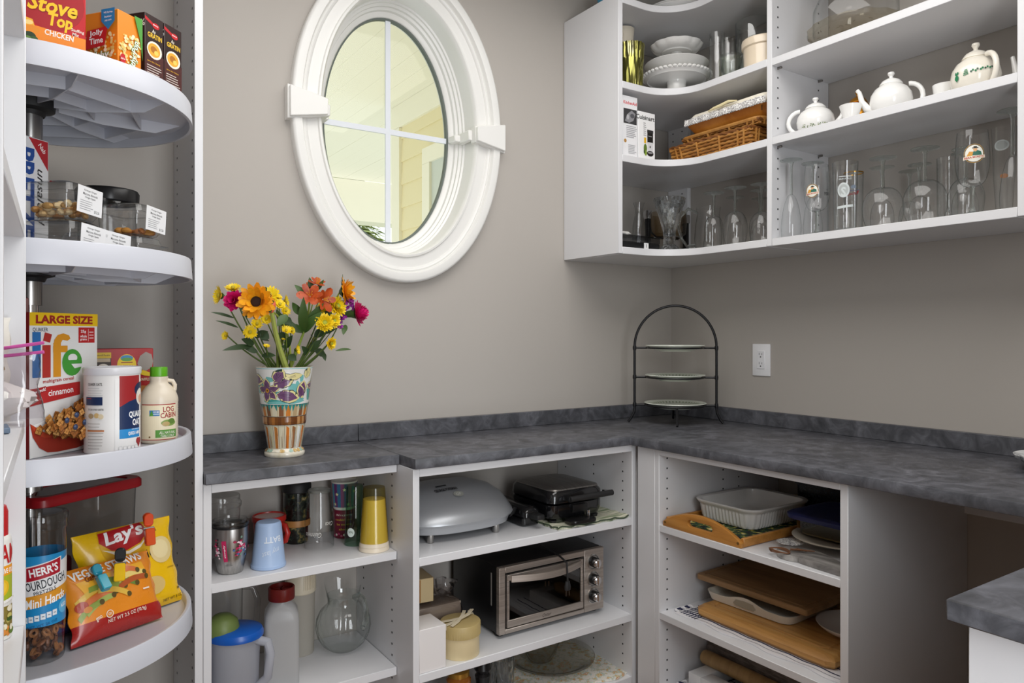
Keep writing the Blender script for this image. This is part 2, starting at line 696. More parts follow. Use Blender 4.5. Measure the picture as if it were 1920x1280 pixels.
# ------------------------------------------------------------------ the porch outside
CREAMP = P('F0ECDD', 0.6)
po = tag(D.objects.new('ceiling_porch', None), kind='structure')
COL.objects.link(po)
gp = G(CREAMP).box(-0.0625, 0.0625, 0.2, 4.14, 0, 0.02)
pl0 = gp.build('plank', po, bevel=0.0006, seg=1)
for i in range(72):
    o = pl0 if i == 0 else pl0.copy()
    if i:
        COL.objects.link(o)
    o.location = (-6.6 + i * 0.1255, 0, 2.66 + random.uniform(0, 0.001))
wp = tag(D.objects.new('wall_porch', None), kind='structure')
COL.objects.link(wp)
SID = P('E8DDB8', 0.65)
g = G(SID)
g.prism([(-0.012, 0), (0.01, 0), (0.01, 0.165), (-0.001, 0.165)], -1.75, 0.02, 'xz')
cl0 = g.build('clapboard', wp)
for i in range(18):
    o = cl0 if i == 0 else cl0.copy()
    if i:
        COL.objects.link(o)
    o.location = (-0.335, 2.0, 0.05 + i * 0.141)
G(CREAMP).box(-0.361, -0.30, 1.92, 2.03, 0, 2.518).build('corner_board', wp)
G(CREAMP).box(-0.36, -0.30, 0.2, 2.03, 2.52, 2.66).build('frieze_board', wp)
G(CREAMP).box(-0.318, 0.3, 0.2, 1.99, 0, 2.655).build('backing', wp)
w2 = tag(D.objects.new('window_2', None), kind='structure')
COL.objects.link(w2)
g = G(CREAMP)
for a in ((0.7, 1.58, 2.22, 2.31), (0.7, 1.58, 1.0, 1.08), (1.49, 1.58, 1.081, 2.219), (0.7, 0.79, 1.081, 2.219)):
    g.box(-0.375, -0.33, a[0], a[1], a[2], a[3])
g.build('window_frame', w2)
G(P('C9CFCB', 0.1)).box(-0.36, -0.345, 0.79, 1.49, 1.08, 2.22).build('pane', w2)
bp = tag(G(CREAMP).box(-5, 5, 4.15, 4.4, 2.29, 2.66).build('beam_porch'), kind='structure')


def conifer(x, y, h, lab):
    t = thing('conifer_tree', lab, 'tree', (x, y, -0.3))
    rnd = random.Random(int(x * 10))
    G(P('5A4936', 0.8)).lathe([(0.14, 0), (0.05, h), (0, h)], 10).build('trunk', t)
    g = G(P('A3B070', 0.7))
    for i in range(1100):
        z = rnd.uniform(1.2, h)
        l = (h - z) * 0.38 * rnd.uniform(0.5, 1.0) + 0.15
        a = rnd.uniform(0, 2 * PI)
        for k in range(4):
            r = l * (0.35 + 0.2 * k)
            c = Vector((r * cos(a), r * sin(a), z - r * 0.25 + rnd.uniform(-.05, .05)))
            u = Vector((cos(a + rnd.uniform(-1, 1)), sin(a + rnd.uniform(-1, 1)), -0.3)) * 0.11
            v = Vector((-sin(a), cos(a), rnd.uniform(-.5, .5))) * 0.035
            g.add([c - u, c + v, c + u, c - v], [(0, 1, 2, 3)])
    tag(g.build('crown', t, fix=False), kind='stuff')


struct('ground_outside', G(P('8A9460', 0.9)).box(-12, 14, 4.5, 22, -0.35, -0.3))
conifer(2.6, 10.4, 4.9, 'dense green conifer seen low through the oval window, left of the muntin')
conifer(5.9, 13.2, 5.4, 'shorter green conifer seen low through the oval window, right of the muntin')

# ------------------------------------------------------------------ wall outlet
t = thing('wall_outlet', 'white double wall outlet right of the tiered stand', 'outlet', (0, -0.455, 1.153))
G(P('F2F2F4', 0.3)).box(-0.006, 0, -0.0385, 0.0385, -0.059, 0.059).build('cover_plate', t, bevel=0.002)
G(P('EDEDF0', 0.25)).box(-0.0085, -0.004, -0.0165, 0.0165, -0.033, 0.033).build('receptacle', t, bevel=0.001, seg=1)
for s in (-1, 1):
    g = G(HOLE)
    zc = s * 0.017
    g.box(-0.0089, -0.008, 0.0055, 0.0070, zc + 0.001, zc + 0.009)
    g.box(-0.0089, -0.008, -0.0070, -0.0055, zc + 0.001, zc + 0.008)
    g.M = Matrix.Translation((-0.0084, 0, zc - 0.006)) @ Matrix.Rotation(PI / 2, 4, 'Y')
    g.lathe([(0, -.0005), (0.0025, -.0005), (0.0025, .0005), (0, .0005)], 10)
    g.build('socket_slot', t)


# ================================================================== cabinets
def holes(parent, axis, at, cols, z0, z1, step=0.032):
    """rows of shelf-pin holes on a panel face; axis 'x': face at x=at, columns are y values"""
    g = G(HOLE)
    z = z0
    while z < z1:
        for c in cols:
            if axis == 'x':
                g.box(at - .0004, at + .0004, c - .0025, c + .0025, z - .0025, z + .0025)
            else:
                g.box(c - .0025, c + .0025, at - .0004, at + .0004, z - .0025, z + .0025)
        z += step
    return tag(g.build('pin_hole', parent), kind='stuff')


def part_box(name, parent, *a, m=None, bevel=0.0012):
    return G(m or WHITE).box(*a).build(name, parent, bevel=bevel, seg=1)


def pins(parent, lst):
    for x, y, z, ax in lst:
        g = G(P('8F8B86', 0.35, 0.8))
        g.M = Matrix.Translation((x, y, z)) @ (Matrix.Rotation(PI / 2, 4, 'Y') if ax == 'x' else Matrix.Rotation(PI / 2, 4, 'X'))
        g.lathe([(0, -.009), (0.0035, -.009), (0.0035, .009), (0, .009)], 8)
        g.build('shelf_pin', parent)


# base cabinet under the vase
bc = thing('base_cabinet', 'shallow white open base cabinet of cups and pitchers under the vase', 'cabinet', (0, 0, 0))
part_box('side_panel', bc, -1.902, -1.883, -0.305, -0.002, 0.0, 0.885)
part_box('top_rail', bc, -1.883, -1.3955, -0.305, -0.002, 0.862, 0.885)
for z in (0.641, 0.3175, 0.06):
    part_box('shelf', bc, -1.883, -1.3955, -0.304, -0.002, z - 0.023, z)
holes(bc, 'x', -1.8828, (-0.27, -0.04), 0.15, 0.85)
# base cabinet with the toaster oven
bc = thing('base_cabinet', 'deep white open base cabinet holding the toaster oven', 'cabinet', (0, 0, 0))
part_box('side_panel', bc, -1.394, -1.375, -0.405, -0.002, 0.0, 0.885)
part_box('side_panel', bc, -0.601, -0.582, -0.405, -0.002, 0.0, 0.885)
part_box('top_rail', bc, -1.375, -0.601, -0.405, -0.002, 0.862, 0.885)
part_box('filler_strip', bc, -0.582, -0.5605, -0.405, -0.386, 0.0, 0.885)
for z in (0.643, 0.327, 0.121):
    part_box('shelf', bc, -1.375, -0.601, -0.404, -0.002, z - 0.023, z)
holes(bc, 'x', -1.3945, (-0.06, -0.27), 0.05, 0.86)
holes(bc, 'x', -0.6012, (-0.05, -0.21, -0.36), 0.15, 0.86)
# base cabinet under the right-hand counter
bc = thing('base_cabinet', 'white open base cabinet of trays and cutting boards', 'cabinet', (0, 0, 0))
part_box('side_panel', bc, -0.60, -0.002, -0.527, -0.508, 0.0, 0.885)
part_box('side_panel', bc, -0.60, -0.002, -1.160, -1.139, 0.0, 0.885)
part_box('filler_strip', bc, -0.60, -0.581, -0.508, -0.43, 0.0, 0.885)
part_box('top_rail', bc, -0.60, -0.002, -1.139, -0.527, 0.866, 0.885)
for z in (0.647, 0.372, 0.13):
    part_box('shelf', bc, -0.599, -0.002, -1.139, -0.527, z - 0.021, z)
holes(bc, 'y', -0.5274, (-0.565, -0.30, -0.22), 0.15, 0.86)
# support cleat under the counter in the knee space
struct('trim_1', G(WHITE).box(-0.02, 0, -1.72, -1.16, 0.735, 0.885))

# countertops
t = thing('countertop', 'dark slate grey laminate countertop with backsplash along two walls', 'countertop', (0, 0, 0))
g = G(COUNTER).prism([(-1.3945, -0.001), (-1.3945, -0.42), (-0.62, -0.42), (-0.62, -1.708), (-0.001, -1.708), (-0.001, -0.001)], 0.886, 0.914)
g.build('worktop', t, bevel=0.002)
part_box('backsplash', t, -1.3945, -0.001, -0.019, -0.001, 0.9142, 0.966, m=COUNTER)
part_box('backsplash', t, -0.019, -0.001, -1.708, -0.0195, 0.9142, 0.966, m=COUNTER)
t = thing('countertop', 'narrow slate grey countertop section carrying the painted vase', 'countertop', (0, 0, 0))
part_box('worktop', t, -1.9015, -1.3955, -0.324, -0.001, 0.886, 0.914, m=COUNTER, bevel=0.002)
part_box('backsplash', t, -1.9015, -1.3955, -0.019, -0.001, 0.9142, 0.966, m=COUNTER)
t = thing('peninsula_counter', 'near slate grey counter end with a square corner on a white cabinet', 'countertop', (0, 0, 0))
part_box('worktop', t, -1.288, -0.001, -2.345, -1.712, 0.886, 0.914, m=COUNTER, bevel=0.002)
t = thing('peninsula_cabinet', 'plain white closed base cabinet under the near counter end', 'cabinet', (0, 0, 0))
part_box('end_panel', t, -1.262, -0.64, -2.345, -1.727, 0.0, 0.885)
part_box('toe_board', t, -1.262, -0.64, -2.345, -1.728, 0.0, 0.06)

# wall cabinets
uc = thing('corner_wall_cabinet', 'white open corner wall cabinet with curved L-shaped shelves', 'cabinet', (0, 0, 0))
part_box('end_panel', uc, -0.571, -0.551, -0.305, -0.002, 1.526, 2.423)
part_box('divider', uc, -0.305, -0.002, -0.724, -0.705, 1.526, 2.413)
part_box('corner_post', uc, -0.02, -0.001, -0.11, -0.002, 1.55, 2.39)
RR = 0.15
arc = [(-0.305 - RR + RR * cos(R(a)), -0.305 - RR + RR * sin(R(a))) for a in range(90, -1, -6)]
poly = [(-0.551, -0.002), (-0.551, -0.305)] + arc + [(-0.305, -0.705), (-0.002, -0.705), (-0.002, -0.002)]
for z in (1.549, 1.867, 2.12, 2.413):
    G(WHITE).prism(poly, z - 0.024, z).build('shelf', uc, bevel=0.0012, seg=1)
holes(uc, 'x', -0.0203, (-0.03, -0.08), 1.6, 2.38)
wc = thing('wall_cabinet', 'white open wall cabinet of teapots and glasses on the right wall', 'cabinet', (0, 0, 0))
part_box('end_panel', wc, -0.305, -0.002, -1.424, -1.405, 1.526, 2.413)
for z in (1.549, 1.868, 2.117, 2.413):
    part_box('shelf', wc, -0.304, -0.002, -1.405, -0.724, z - 0.024, z)
holes(wc, 'y', -0.7243, (-0.275, -0.06), 1.58, 2.38)
pins(wc, [(x, -0.73, z - 0.028, 'y') for z in (1.868, 2.117) for x in (-0.275, -0.06)])
pins(uc, [(-0.06, -0.70, z - 0.028, 'y') for z in (1.867, 2.12)])

# tall pantry cabinet round the lazy susan, and the shelf tower on the left wall
pc = thing('pantry_cabinet', 'tall white corner pantry cabinet around the lazy susan', 'cabinet', (0, 0, 0))
part_box('side_panel', pc, -1.9215, -1.9025, -0.305, -0.002, 0.0, 2.45)
part_box('side_panel', pc, -2.648, -2.2555, -0.748, -0.729, 0.0, 2.45)
cp = [(-2.648, -0.002), (-2.648, -0.729), (-2.2555, -0.729), (-1.9215, -0.305), (-1.9215, -0.002)]
G(WHITE).prism(cp, 2.427, 2.45).build('top_panel', pc, bevel=0.001, seg=1)
G(WHITE).prism(cp, 0.06, 0.083).build('bottom_panel', pc, bevel=0.001, seg=1)
holes(pc, 'x', -1.9218, (-0.275, -0.06), 0.15, 2.4)
st = thing('shelf_tower', 'white open shelf tower along the left wall at the picture edge', 'shelf', (0, 0, 0))
part_box('side_panel', st, -2.648, -2.2706, -1.36, -1.341, 0.0, 2.45)
for z in (1.749, 1.426, 1.107, 0.774, 0.4):
    G(WHITE).prism([(-2.648, -0.749), (-2.648, -1.34), (-2.2712, -1.34), (-2.2572, -0.749)], z - 0.021, z).build('shelf', st, bevel=0.001, seg=1)

# ------------------------------------------------------------------ lazy susan
SUS = P('C6C8D0', 0.35, name='white_moulded_plastic')
ls = thing('lazy_susan', 'white pole-mounted lazy susan with four round rimmed trays', 'lazy susan', (-2.25, -0.40, 0.0))
G(CHROME).lathe([(0, 0.083), (0.0165, 0.083), (0.0165, 2.426), (0, 2.426)], 20).build('pole', ls)
TR = 0.30
rib0 = None
for zt in (1.748, 1.411, 1.034, 0.662):
    g = G(SUS)
    zb, zf = zt - 0.045, zt - 0.020
    g.lathe([(0.018, zf - 0.004), (0.018, zf), (TR - 0.02, zf), (TR - 0.013, zf + 0.004), (TR - 0.010, zt - 0.002), (TR - 0.007, zt), (TR - 0.002, zt),
             (TR, zt - 0.003), (TR + 0.003, zb), (TR - 0.003, zb), (TR - 0.006, zf - 0.006), (0.018, zf - 0.004)], 96)
    tr = g.build('tray', ls, angle=45)
    g = G(BLACKM).lathe([(0.0168, zf - 0.006), (0.046, zf - 0.007), (0.044, zb), (0.03, zb - 0.004), (0.026, zb - 0.012), (0.0168, zb - 0.012)], 28)
    g.build('hub', ls)
    G(STEELV).lathe([(0.0168, zb - 0.012), (0.0225, zb - 0.012), (0.0225, zb - 0.06), (0.0168, zb - 0.06)], 24).build('collar', ls)
    if zt > 1.2:
        for k in range(9):
            if rib0 is None:
                g = G(SUS)
                p = [(0.05, -0.002), (0.05, -0.018), (0.13, -0.028), (0.235, -0.028), (0.285, -0.004), (0.285, -0.002)]
                g.prism(p, -0.0012, 0.0012, 'xz')
                for rr, dz in ((0.115, -0.022), (0.205, -0.026)):
                    hw = rr * sin(PI / 9)
                    a = PI / 9
                    g.prism([(rr, 0), (rr * cos(2 * a) - 0.0, rr * sin(2 * a)), (rr * cos(2 * a) + 0.002, rr * sin(2 * a)), (rr + 0.002, 0)], dz, -0.002, 'xy')
                rib0 = g.build('rib', tr)
                o = rib0
            else:
                o = rib0.copy()
                COL.objects.link(o)
                o.parent = tr
            o.location = (0, 0, zf - 0.003)
            o.rotation_euler = (0, 0, 2 * PI * k / 9 + 0.1)


# ================================================================== glassware and china on the wall cabinets
def fr(x, y, off=0.0):
    """turn of a thing standing at (x, y) so that its front looks into the open middle of the room"""
    return math.atan2(-2.17 - y, -2.25 - x) + PI / 2 + R(off)


def flip(prof, h):
    return [(r, h - z) for r, z in prof]


def stemglass(label, x, y, z, h, rb, kind, rf, up=False, group=None, print_items=None):
    """bowl, stem and foot; stands on its rim unless up"""
    shapes = {'flute': (0.44, [(.10, 0), (.30, .03), (.55, .14), (.80, .35), (.97, .65), (1, .8), (.93, 1)]),
              'wine': (0.48, [(.10, 0), (.40, .03), (.72, .14), (.93, .34), (1, .55), (.96, .78), (.84, 1)]),
              'balloon': (0.42, [(.08, 0), (.45, .02), (.76, .13), (.95, .32), (1, .5), (.93, .75), (.74, 1)]),
              'tulip': (0.34, [(.16, 0), (.52, .03), (.78, .12), (.95, .30), (1, .48), (.96, .75), (.88, 1)]),
              'bell': (0.40, [(.12, 0), (.30, .05), (.62, .10), (.84, .3), (.88, .6), (.95, .85), (1, 1)])}
    z0, sh = shapes[kind]
    bowl = [(rb * r, h * (z0 + (1 - z0) * q)) for r, q in sh]
    # smooth the bowl outline
    fine = []
    for i in range(len(bowl) - 1):
        p0, p1, p2, p3 = bowl[max(i - 1, 0)], bowl[i], bowl[i + 1], bowl[min(i + 2, len(bowl) - 1)]
        for k in range(3):
            t = k / 3
            fine.append(tuple(0.5 * (2 * p1[c] + (p2[c] - p0[c]) * t + (2 * p0[c] - 5 * p1[c] + 4 * p2[c] - p3[c]) * t * t + (3 * p1[c] - p0[c] - 3 * p2[c] + p3[c]) * t ** 3) for c in (0, 1)))
    fine.append(bowl[-1])
    fine.append((bowl[-1][0] - 0.0012, bowl[-1][1]))
    sr = 0.0042
    stem = [(sr * 1.9, 0.008), (sr * 1.1, 0.02), (sr, h * z0 * 0.5), (sr * 1.2, h * z0 * 0.9), (rb * sh[0][0] + .001, h * z0 + 0.002)]
    foot = [(0, 0.0), (rf, 0.0), (rf, 0.002), (rf * .5, 0.0045), (sr * 2, 0.0085), (0, 0.0085)]
    f = (lambda p: p) if up else (lambda p: flip(p, h))
    t = thing('stem_glass', label, 'glass', (x, y, z), fr(x, y), group)
    G(GLASS).lathe([(0, fine[0][1] - .0005)] + f(fine)[:0] + fine if up else f([(0, fine[0][1] - .0005)] + fine), 36).build('bowl', t, fix=False)
    G(GREENGLASS).lathe(f(stem), 14).build('stem', t, fix=False)
    G(GREENGLASS).lathe(f(foot), 30).build('foot', t)
    if print_items:
        zz = sorted((q, r) for r, q in fine)

        def rf_(q):
            for (qa, ra), (qb, rb_) in zip(zz, zz[1:]):
                if qa <= q <= qb and qb > qa:
                    return ra + (rb_ - ra) * (q - qa) / (qb - qa)
            return rb
        for pi_ in print_items:
            printed(t, 'printed_emblem', wrap(rf_, -PI / 2, rb), pi_, cut=(0.004, 0.004), base=0.0006)
    return t


def tumbler(label, x, y, z, h, r0, r1, group=None, mat=None, base=0.008, name='tall_glass', waist=None, rim=None, prints=None):
    t = thing(name, label, 'glass', (x, y, z), fr(x, y), group)
    prof = [(0, 0.0), (r0 * .96, 0.0), (r0, 0.003)] + (waist or []) + [(r1, h), (r1 - .0014, h), (r0 - .002, base), (0, base)]
    G(mat or GLASS).lathe(prof[:-2] if waist else prof, 36).build('wall', t, fix=False)
    if rim:
        G(P(rim, 0.2, 0.9)).lathe([(r1 + .0002, h - .003), (r1 + .0003, h), (r1 - .0017, h), (r1 - .0016, h - .003)], 36).build('rim_band', t)
    if prints:
        for pi_ in (prints if isinstance(prints[0], list) else [prints]):
            printed(t, 'printed_emblem', wrap(lambda q: r0 + (r1 - r0) * q / h, -PI / 2, r0), pi_, cut=(0.004, 0), base=0.0006)
    return t


def emblem(cz, s, a=0.0, rev=False):
    m = -1 if rev else 1
    o = [('e', a, cz, .0215 * s, .0225 * s, 'C99A45'), ('e', a, cz, .0205 * s, .0215 * s, '2B2B24'), ('e', a, cz, .019 * s, .020 * s, 'E9E7DC'),
         ('p', [(a - m * .014 * s, cz - .005 * s), (a + m * .016 * s, cz - .005 * s), (a + m * .014 * s, cz + .004 * s), (a + m * .004 * s, cz + .008 * s), (a - m * .004 * s, cz + .003 * s)], '2F6B5A'),
         ('p', [(a - m * .016 * s, cz - .006 * s), (a - m * .004 * s, cz - .006 * s), (a - m * .002 * s, cz + .004 * s), (a - m * .010 * s, cz + .005 * s)], 'D79A3C'),
         ('e', a + m * .002 * s, cz + .009 * s, .0042 * s, .005 * s, 'D9A877'),
         ('r', a + m * .002 * s, cz + .0128 * s, .013 * s, .0022 * s, '23261F'), ('r', a + m * .002 * s, cz + .0148 * s, .007 * s, .004 * s, '23261F'),
         ('p', [(a - .023 * s, cz - .014 * s), (a + .023 * s, cz - .011 * s), (a + .0225 * s, cz - .004 * s), (a - .0225 * s, cz - .007 * s)], 'EFE3CF'),
         ('t', 'BIRRA MORETTI', a, cz - .009 * s, .041 * s, .0048 * s, 'B02A2A', 4, 0.03)]
    return o


ZG = 1.5492
GG = 'glasses on the lowest shelf of the right wall cabinet'
stemglass('champagne flute upside down, leftmost, beside the cabinet divider', -.26, -.762, ZG, .245, .0305, 'flute', .0335, group=GG)
stemglass('second upside-down champagne flute, just right of the leftmost one', -.215, -.807, ZG, .232, .029, 'flute', .0335, group=GG)
stemglass('short-stemmed beer goblet with round emblem and reversed 1859, near the flutes', -.262, -.852, ZG, .208, .0375, 'tulip', .034, up=True, group=GG,
          print_items=[emblem(.128, .9, -.014), [('t', '9581', .032, .118, .02, .010, '2A2A2A', 0, 0.02), ('t', 'LAD', .032, .130, .008, .004, '2A2A2A')]])
E_ = 'C9D0D0'
tumbler('tall straight beer glass with frosted white crest', -.215, -.915, ZG, .212, .030, .0365, GG, base=.014,
        prints=[('r', 0, .165, .03, .0025, E_), ('t', 'BRAUHAUS', 0, .158, .03, .005, E_), ('e', -.004, .125, .015, .022, E_), ('e', -.004, .125, .011, .017, 'AEB4B3'), ('t', 'S', -.004, .12, .012, .028, E_, 0, .03),
                ('p', [(-.022, .07), (.022, .075), (.02, .082), (-.02, .078)], E_)])
tumbler('plain tall glass at the back behind the beer glass with crest', -.08, -.80, ZG, .225, .026, .028, GG)
tumbler('gold-rimmed straight glass with a red leaf print', -.135, -.893, ZG, .196, .026, .0288, GG, rim='C9962F', base=.012,
        prints=[('e', .0, .148, .007, .006, '8FA0B8'), ('p', [(.004, .122), (.012, .126), (.014, .136), (.007, .134)], 'B3202C'), ('t', 'Lech', -.006, .128, .022, .009, 'B3202C', 4, .02, .3), ('r', 0, .137, .03, .0015, '3D5FA0', 4)])
stemglass('wine glass upside down in the back, right of the gold-rimmed glass', -.115, -.972, ZG, .20, .033, 'wine', .034, group=GG)
stemglass('large balloon wine glass upside down, right of the frosted crest glass', -.2, -1.022, ZG, .207, .055, 'balloon', .036, group=GG)
stemglass('small wine glass upside down against the wall behind the first large balloon glass', -.05, -1.02, ZG, .188, .030, 'wine', .030, group=GG)
stemglass('wine glass upside down in the back between the two large balloon glasses', -.095, -1.072, ZG, .192, .030, 'wine', .031, group=GG)
tumbler('plain tall glass in the back behind the second large balloon glass', -.05, -1.128, ZG, .205, .026, .028, GG)
stemglass('largest balloon wine glass upside down, middle of the row', -.2, -1.140, ZG, .209, .055, 'balloon', .036, group=GG)
stemglass('wine glass upside down in the back, left of the emblem goblet', -.095, -1.195, ZG, .20, .033, 'wine', .034, group=GG)
stemglass('round balloon glass upside down behind the stem of the emblem goblet', -.185, -1.238, ZG, .19, .043, 'balloon', .033, group=GG)
stemglass('tall-bowled beer goblet with round emblem, near the right end of the row', -.262, -1.288, ZG, .21, .0385, 'tulip', .034, up=True, group=GG, print_items=[emblem(.148, 1.05, .004)])
tumbler('tall tapered pilsner glass with thick base near the right end', -.12, -1.302, ZG, .24, .018, .0285, GG, base=.03, waist=[(.019, .03), (.024, .11)],
        prints=[[('e', -.004, .19, .012, .014, E_), ('e', -.004, .19, .009, .011, 'AEB4B3')], [('e', .0, .11, .007, .006, 'B9763C')]])
stemglass('tallest champagne flute upside down at the right end panel', -.24, -1.370, ZG, .248, .028, 'flute', .034, group=GG)


# ---- teapots
def teapot(label, x, y, z, ry, r, h, sp, spout=True, handle=True, mat=None, prof=None, knob=True, prints=None, name='teapot', loop=1.0):
    """sp: angle of the spout round the pot"""
    t = thing(name, label, 'teapot', (x, y, z), sp)
    m = mat or CHINA
    bh = h * 0.70
    pr = prof or [(0, 0), (.55, 0), (.58, .02), (.72, .08), (.95, .32), (1.0, .5), (.95, .7), (.78, .88), (.6, .96), (.52, 1.0)]
    G(m).lathe([(r * a, bh * b) for a, b in pr] + [(0, bh)], 40).build('body', t)
    lr = r * pr[-1][0] * 1.0
    g = G(m).lathe([(lr * .98, bh), (lr * 1.06, bh + .001), (lr * 1.04, bh + .004), (lr * .8, bh + h * .10), (lr * .35, bh + h * .155), (lr * .16, bh + h * .17)], 32)
    g.build('lid', t)
    if knob:
        k = r * .17
        G(m).lathe([(k * .6, bh + h * .16), (k * .55, bh + h * .2), (k, bh + h * .25), (k * .9, bh + h * .29), (k * .3, bh + h * .305), (0, bh + h * .31)], 18).build('knob', t)
    if spout:
        pts = [(r * .80, 0, bh * .30), (r * 1.12, 0, bh * .38), (r * 1.35, 0, bh * .62), (r * 1.47, 0, bh * .93), (r * 1.58, 0, bh * 1.02)]
        G(m).tube(pts, [r * .26, r * .20, r * .14, r * .11, r * .10], 14).build('spout', t, fix=False)
    if handle:
        pts = []
        for i in range(13):
            a = R(100 - 200 * i / 12)
            pts.append((-(r * .80 + r * .62 * loop * max(0, cos(a))), 0, bh * .56 + bh * .42 * sin(a)))
        G(m).tube(pts, [r * .12] * 13, 10).build('handle', t)
    if prints:
        rf_ = lambda q: r * (0.72 + 0.28 * min(1, max(0, (q / bh - .08) / .3)) if q < bh * .5 else 1 - .35 * max(0, (q / bh - .55)) ** 1.3)
        printed(t, 'painted_decoration', wrap(rf_, fr(x, y) - PI / 2 - sp, r), prints, cut=(.005, .005), base=.0009)
    return t


ZT = 1.8682
ivy = []
rnd = random.Random(3)
for i in range(46):
    ivy.append(('e', rnd.uniform(-.048, .04), rnd.uniform(.012, .026), .0016, .0011, rnd.choice(['6E8A3E', '4F6E34', '86955A'])))
teapot('small white china teapot with tiny green sprigs, leftmost on its shelf', -.205, -.81, ZT, 0, .056, .118, R(-60), prints=ivy)
g = G(CHINA).lathe([(0, 0), (.017, 0), (.018, .004), (.0225, .016), (.031, .046), (.0295, .046), (.021, .016), (.015, .008), (0, .008)], 32)
solo(g, 'china_cup', 'small plain white cup in front of the gold teapot', 'cup', (-.255, -.957, ZT))
teapot('gold lustre teapot behind the small white cup', -.102, -.888, ZT, 0, .050, .138, R(60), mat=P('C8892B', .25, .8), spout=False, handle=False)
solo(G(GLASS).lathe([(0, 0), (.022, 0), (.023, .004), (.023, .055), (.015, .066), (.0155, .075), (.014, .075)], 28), 'glass_jar',
     'little clear glass jar behind the sprigged teapot', 'jar', (-.08, -.81, ZT), fix=False)
teapot('plain round white teapot, middle of the teapot shelf', -.2, -1.046, ZT, 0, .056, .128, R(114))
g = G(CHINA).lathe([(0, 0), (.019, 0), (.02, .004), (.026, .03), (.0305, .066), (.029, .066), (.024, .03), (.017, .008), (0, .008)], 32)
solo(g, 'china_cup', 'white cup standing right of the plain round teapot', 'cup', (-.15, -1.168, ZT))
GR = '1E7A4E'
band = [('e', -.046, .045, .006, .007, GR), ('p', [(-.052, .045), (-.04, .045), (-.046, .034)], GR), ('e', -.049, .057, .0025, .004, GR), ('e', -.043, .057, .0025, .004, GR),
        ('r', -.046, .054, .003, .006, GR), ('r', -.022, .052, .011, .0022, GR, 8), ('r', -.022, .056, .009, .0022, GR, 8), ('r', -.022, .048, .012, .0022, GR, 8), ('r', -.022, .060, .007, .0022, GR, 8)]
for i, (a, b) in enumerate(((-.010, .053), (-.006, .056), (.000, .053), (.004, .057), (.011, .055), (.015, .058), (.021, .057), (.026, .060), (.032, .058), (.037, .060))):
    band.append(('e', a, b, .0024, .0026, GR if i % 3 else '3C5A4A'))
teapot('big cream teapot with green leaf band and tall loop handle', -.185, -1.262, ZT, 0, .058, .142, R(56), mat=P('E9E3D6', .16, coat=.3), prints=band, loop=1.0)
t = thing('creamer', 'white china creamer with upright spout beside the end panel', 'jug', (-.115, -1.365, ZT), R(100))
G(CHINA).lathe([(0, 0), (.018, 0), (.027, .02), (.029, .045), (.022, .07), (.024, .085), (.0225, .085), (.02, .07), (0, .02)], 28).build('body', t)
G(CHINA).tube([(.024, 0, .03), (.035, 0, .05), (.040, 0, .085), (.043, 0, .10)], [.009, .008, .006, .005], 10).build('spout', t)

# domed glass cake stand on the shelf above
t = thing('cake_stand', 'etched glass cake stand with glass dome, high on the right shelves', 'cake stand', (-.162, -.915, 2.1172))
G(glass('champagne_glass', 'EFE9DA', 'D5CCB4', '7A7050', .06)).lathe([(0, 0), (.052, 0), (.05, .006), (.03, .012), (.015, .02), (.017, .035), (.05, .042), (0, .042)], 36).build('pedestal', t, fix=False)
ETCH = glass('etched_glass', 'F0EBDD', 'DED6C4', '8E8870', .3)
G(ETCH).lathe([(0, .043), (.128, .046), (.134, .05), (.136, .062)], 56, wob=lambda a, z, k: 1 + .02 * cos(16 * a) if k > 1 else 1).build('plate', t, fix=False)
g = G(P('6E6450', .6))
rnd = random.Random(5)
for i in range(60):
    a, q = rnd.uniform(0, 2 * PI), rnd.choice([rnd.uniform(.045, .06), rnd.uniform(.085, .12)])
    g.M = Matrix.Translation((q * cos(a), q * sin(a), .0415)) @ Matrix.Rotation(rnd.uniform(0, 3), 4, 'Z')
    g.box(-.006, .006, -.0006, .0006, 0, .0006)
tag(g.build('etched_mark', t), kind='stuff')
G(GLASS).lathe([(.118, .05), (.12, .056), (.119, .12), (.1, .165), (.06, .195), (.012, .205), (0, .205)], 48).build('dome', t, fix=False)
G(GREENGLASS).lathe([(.008, .204), (.006, .212), (.015, .226), (.012, .238), (0, .242)], 20).build('knob', t, fix=False)

# ---- corner cabinet, second shelf
Z2 = 2.1202
t = thing('ribbed_vase', 'green gold mercury-glass vase with wavy ribs beside the end panel', 'vase', (-.468, -.255, Z2))
w = lambda a, z, k: 1 + .06 * cos(17 * a + 2.2 * sin(z * 40))
G(noisy('mercury_glass', [(0.3, '6A6A34'), (0.55, '9E9A56'), (0.75, 'D6D2B0')], (40, 40, 6), 3, .2, metal=.9)).lathe(
    [(0, 0), (.038, 0), (.041, .01), (.043, .05), (.0445, .1), (.046, .135), (.048, .155), (.046, .155), (.042, .1), (0, .02)], 102, wob=w).build('body', t)
t = thing('cream_jug', 'cream pottery jug with loop handle behind the mercury-glass vase', 'jug', (-.405, -.150, Z2), R(215))
G(CREAM).lathe([(0, 0), (.04, 0), (.05, .04), (.052, .1), (.042, .16), (.034, .2), (.04, .262), (.038, .262), (.032, .2), (0, .15)], 36).build('body', t)
G(CREAM).tube([(.038, 0, .225), (.065, 0, .24), (.082, 0, .21), (.082, 0, .16), (.066, 0, .11), (.05, 0, .09)], [.009] * 6, 10).build('handle', t)
STK = 'white cake stands stacked in the corner cabinet'
cx, cy = -.25, -.268
t = thing('cake_stand', 'wide white cake stand with beaded edge at the bottom of the stack', 'cake stand', (cx, cy, Z2), 0, STK)
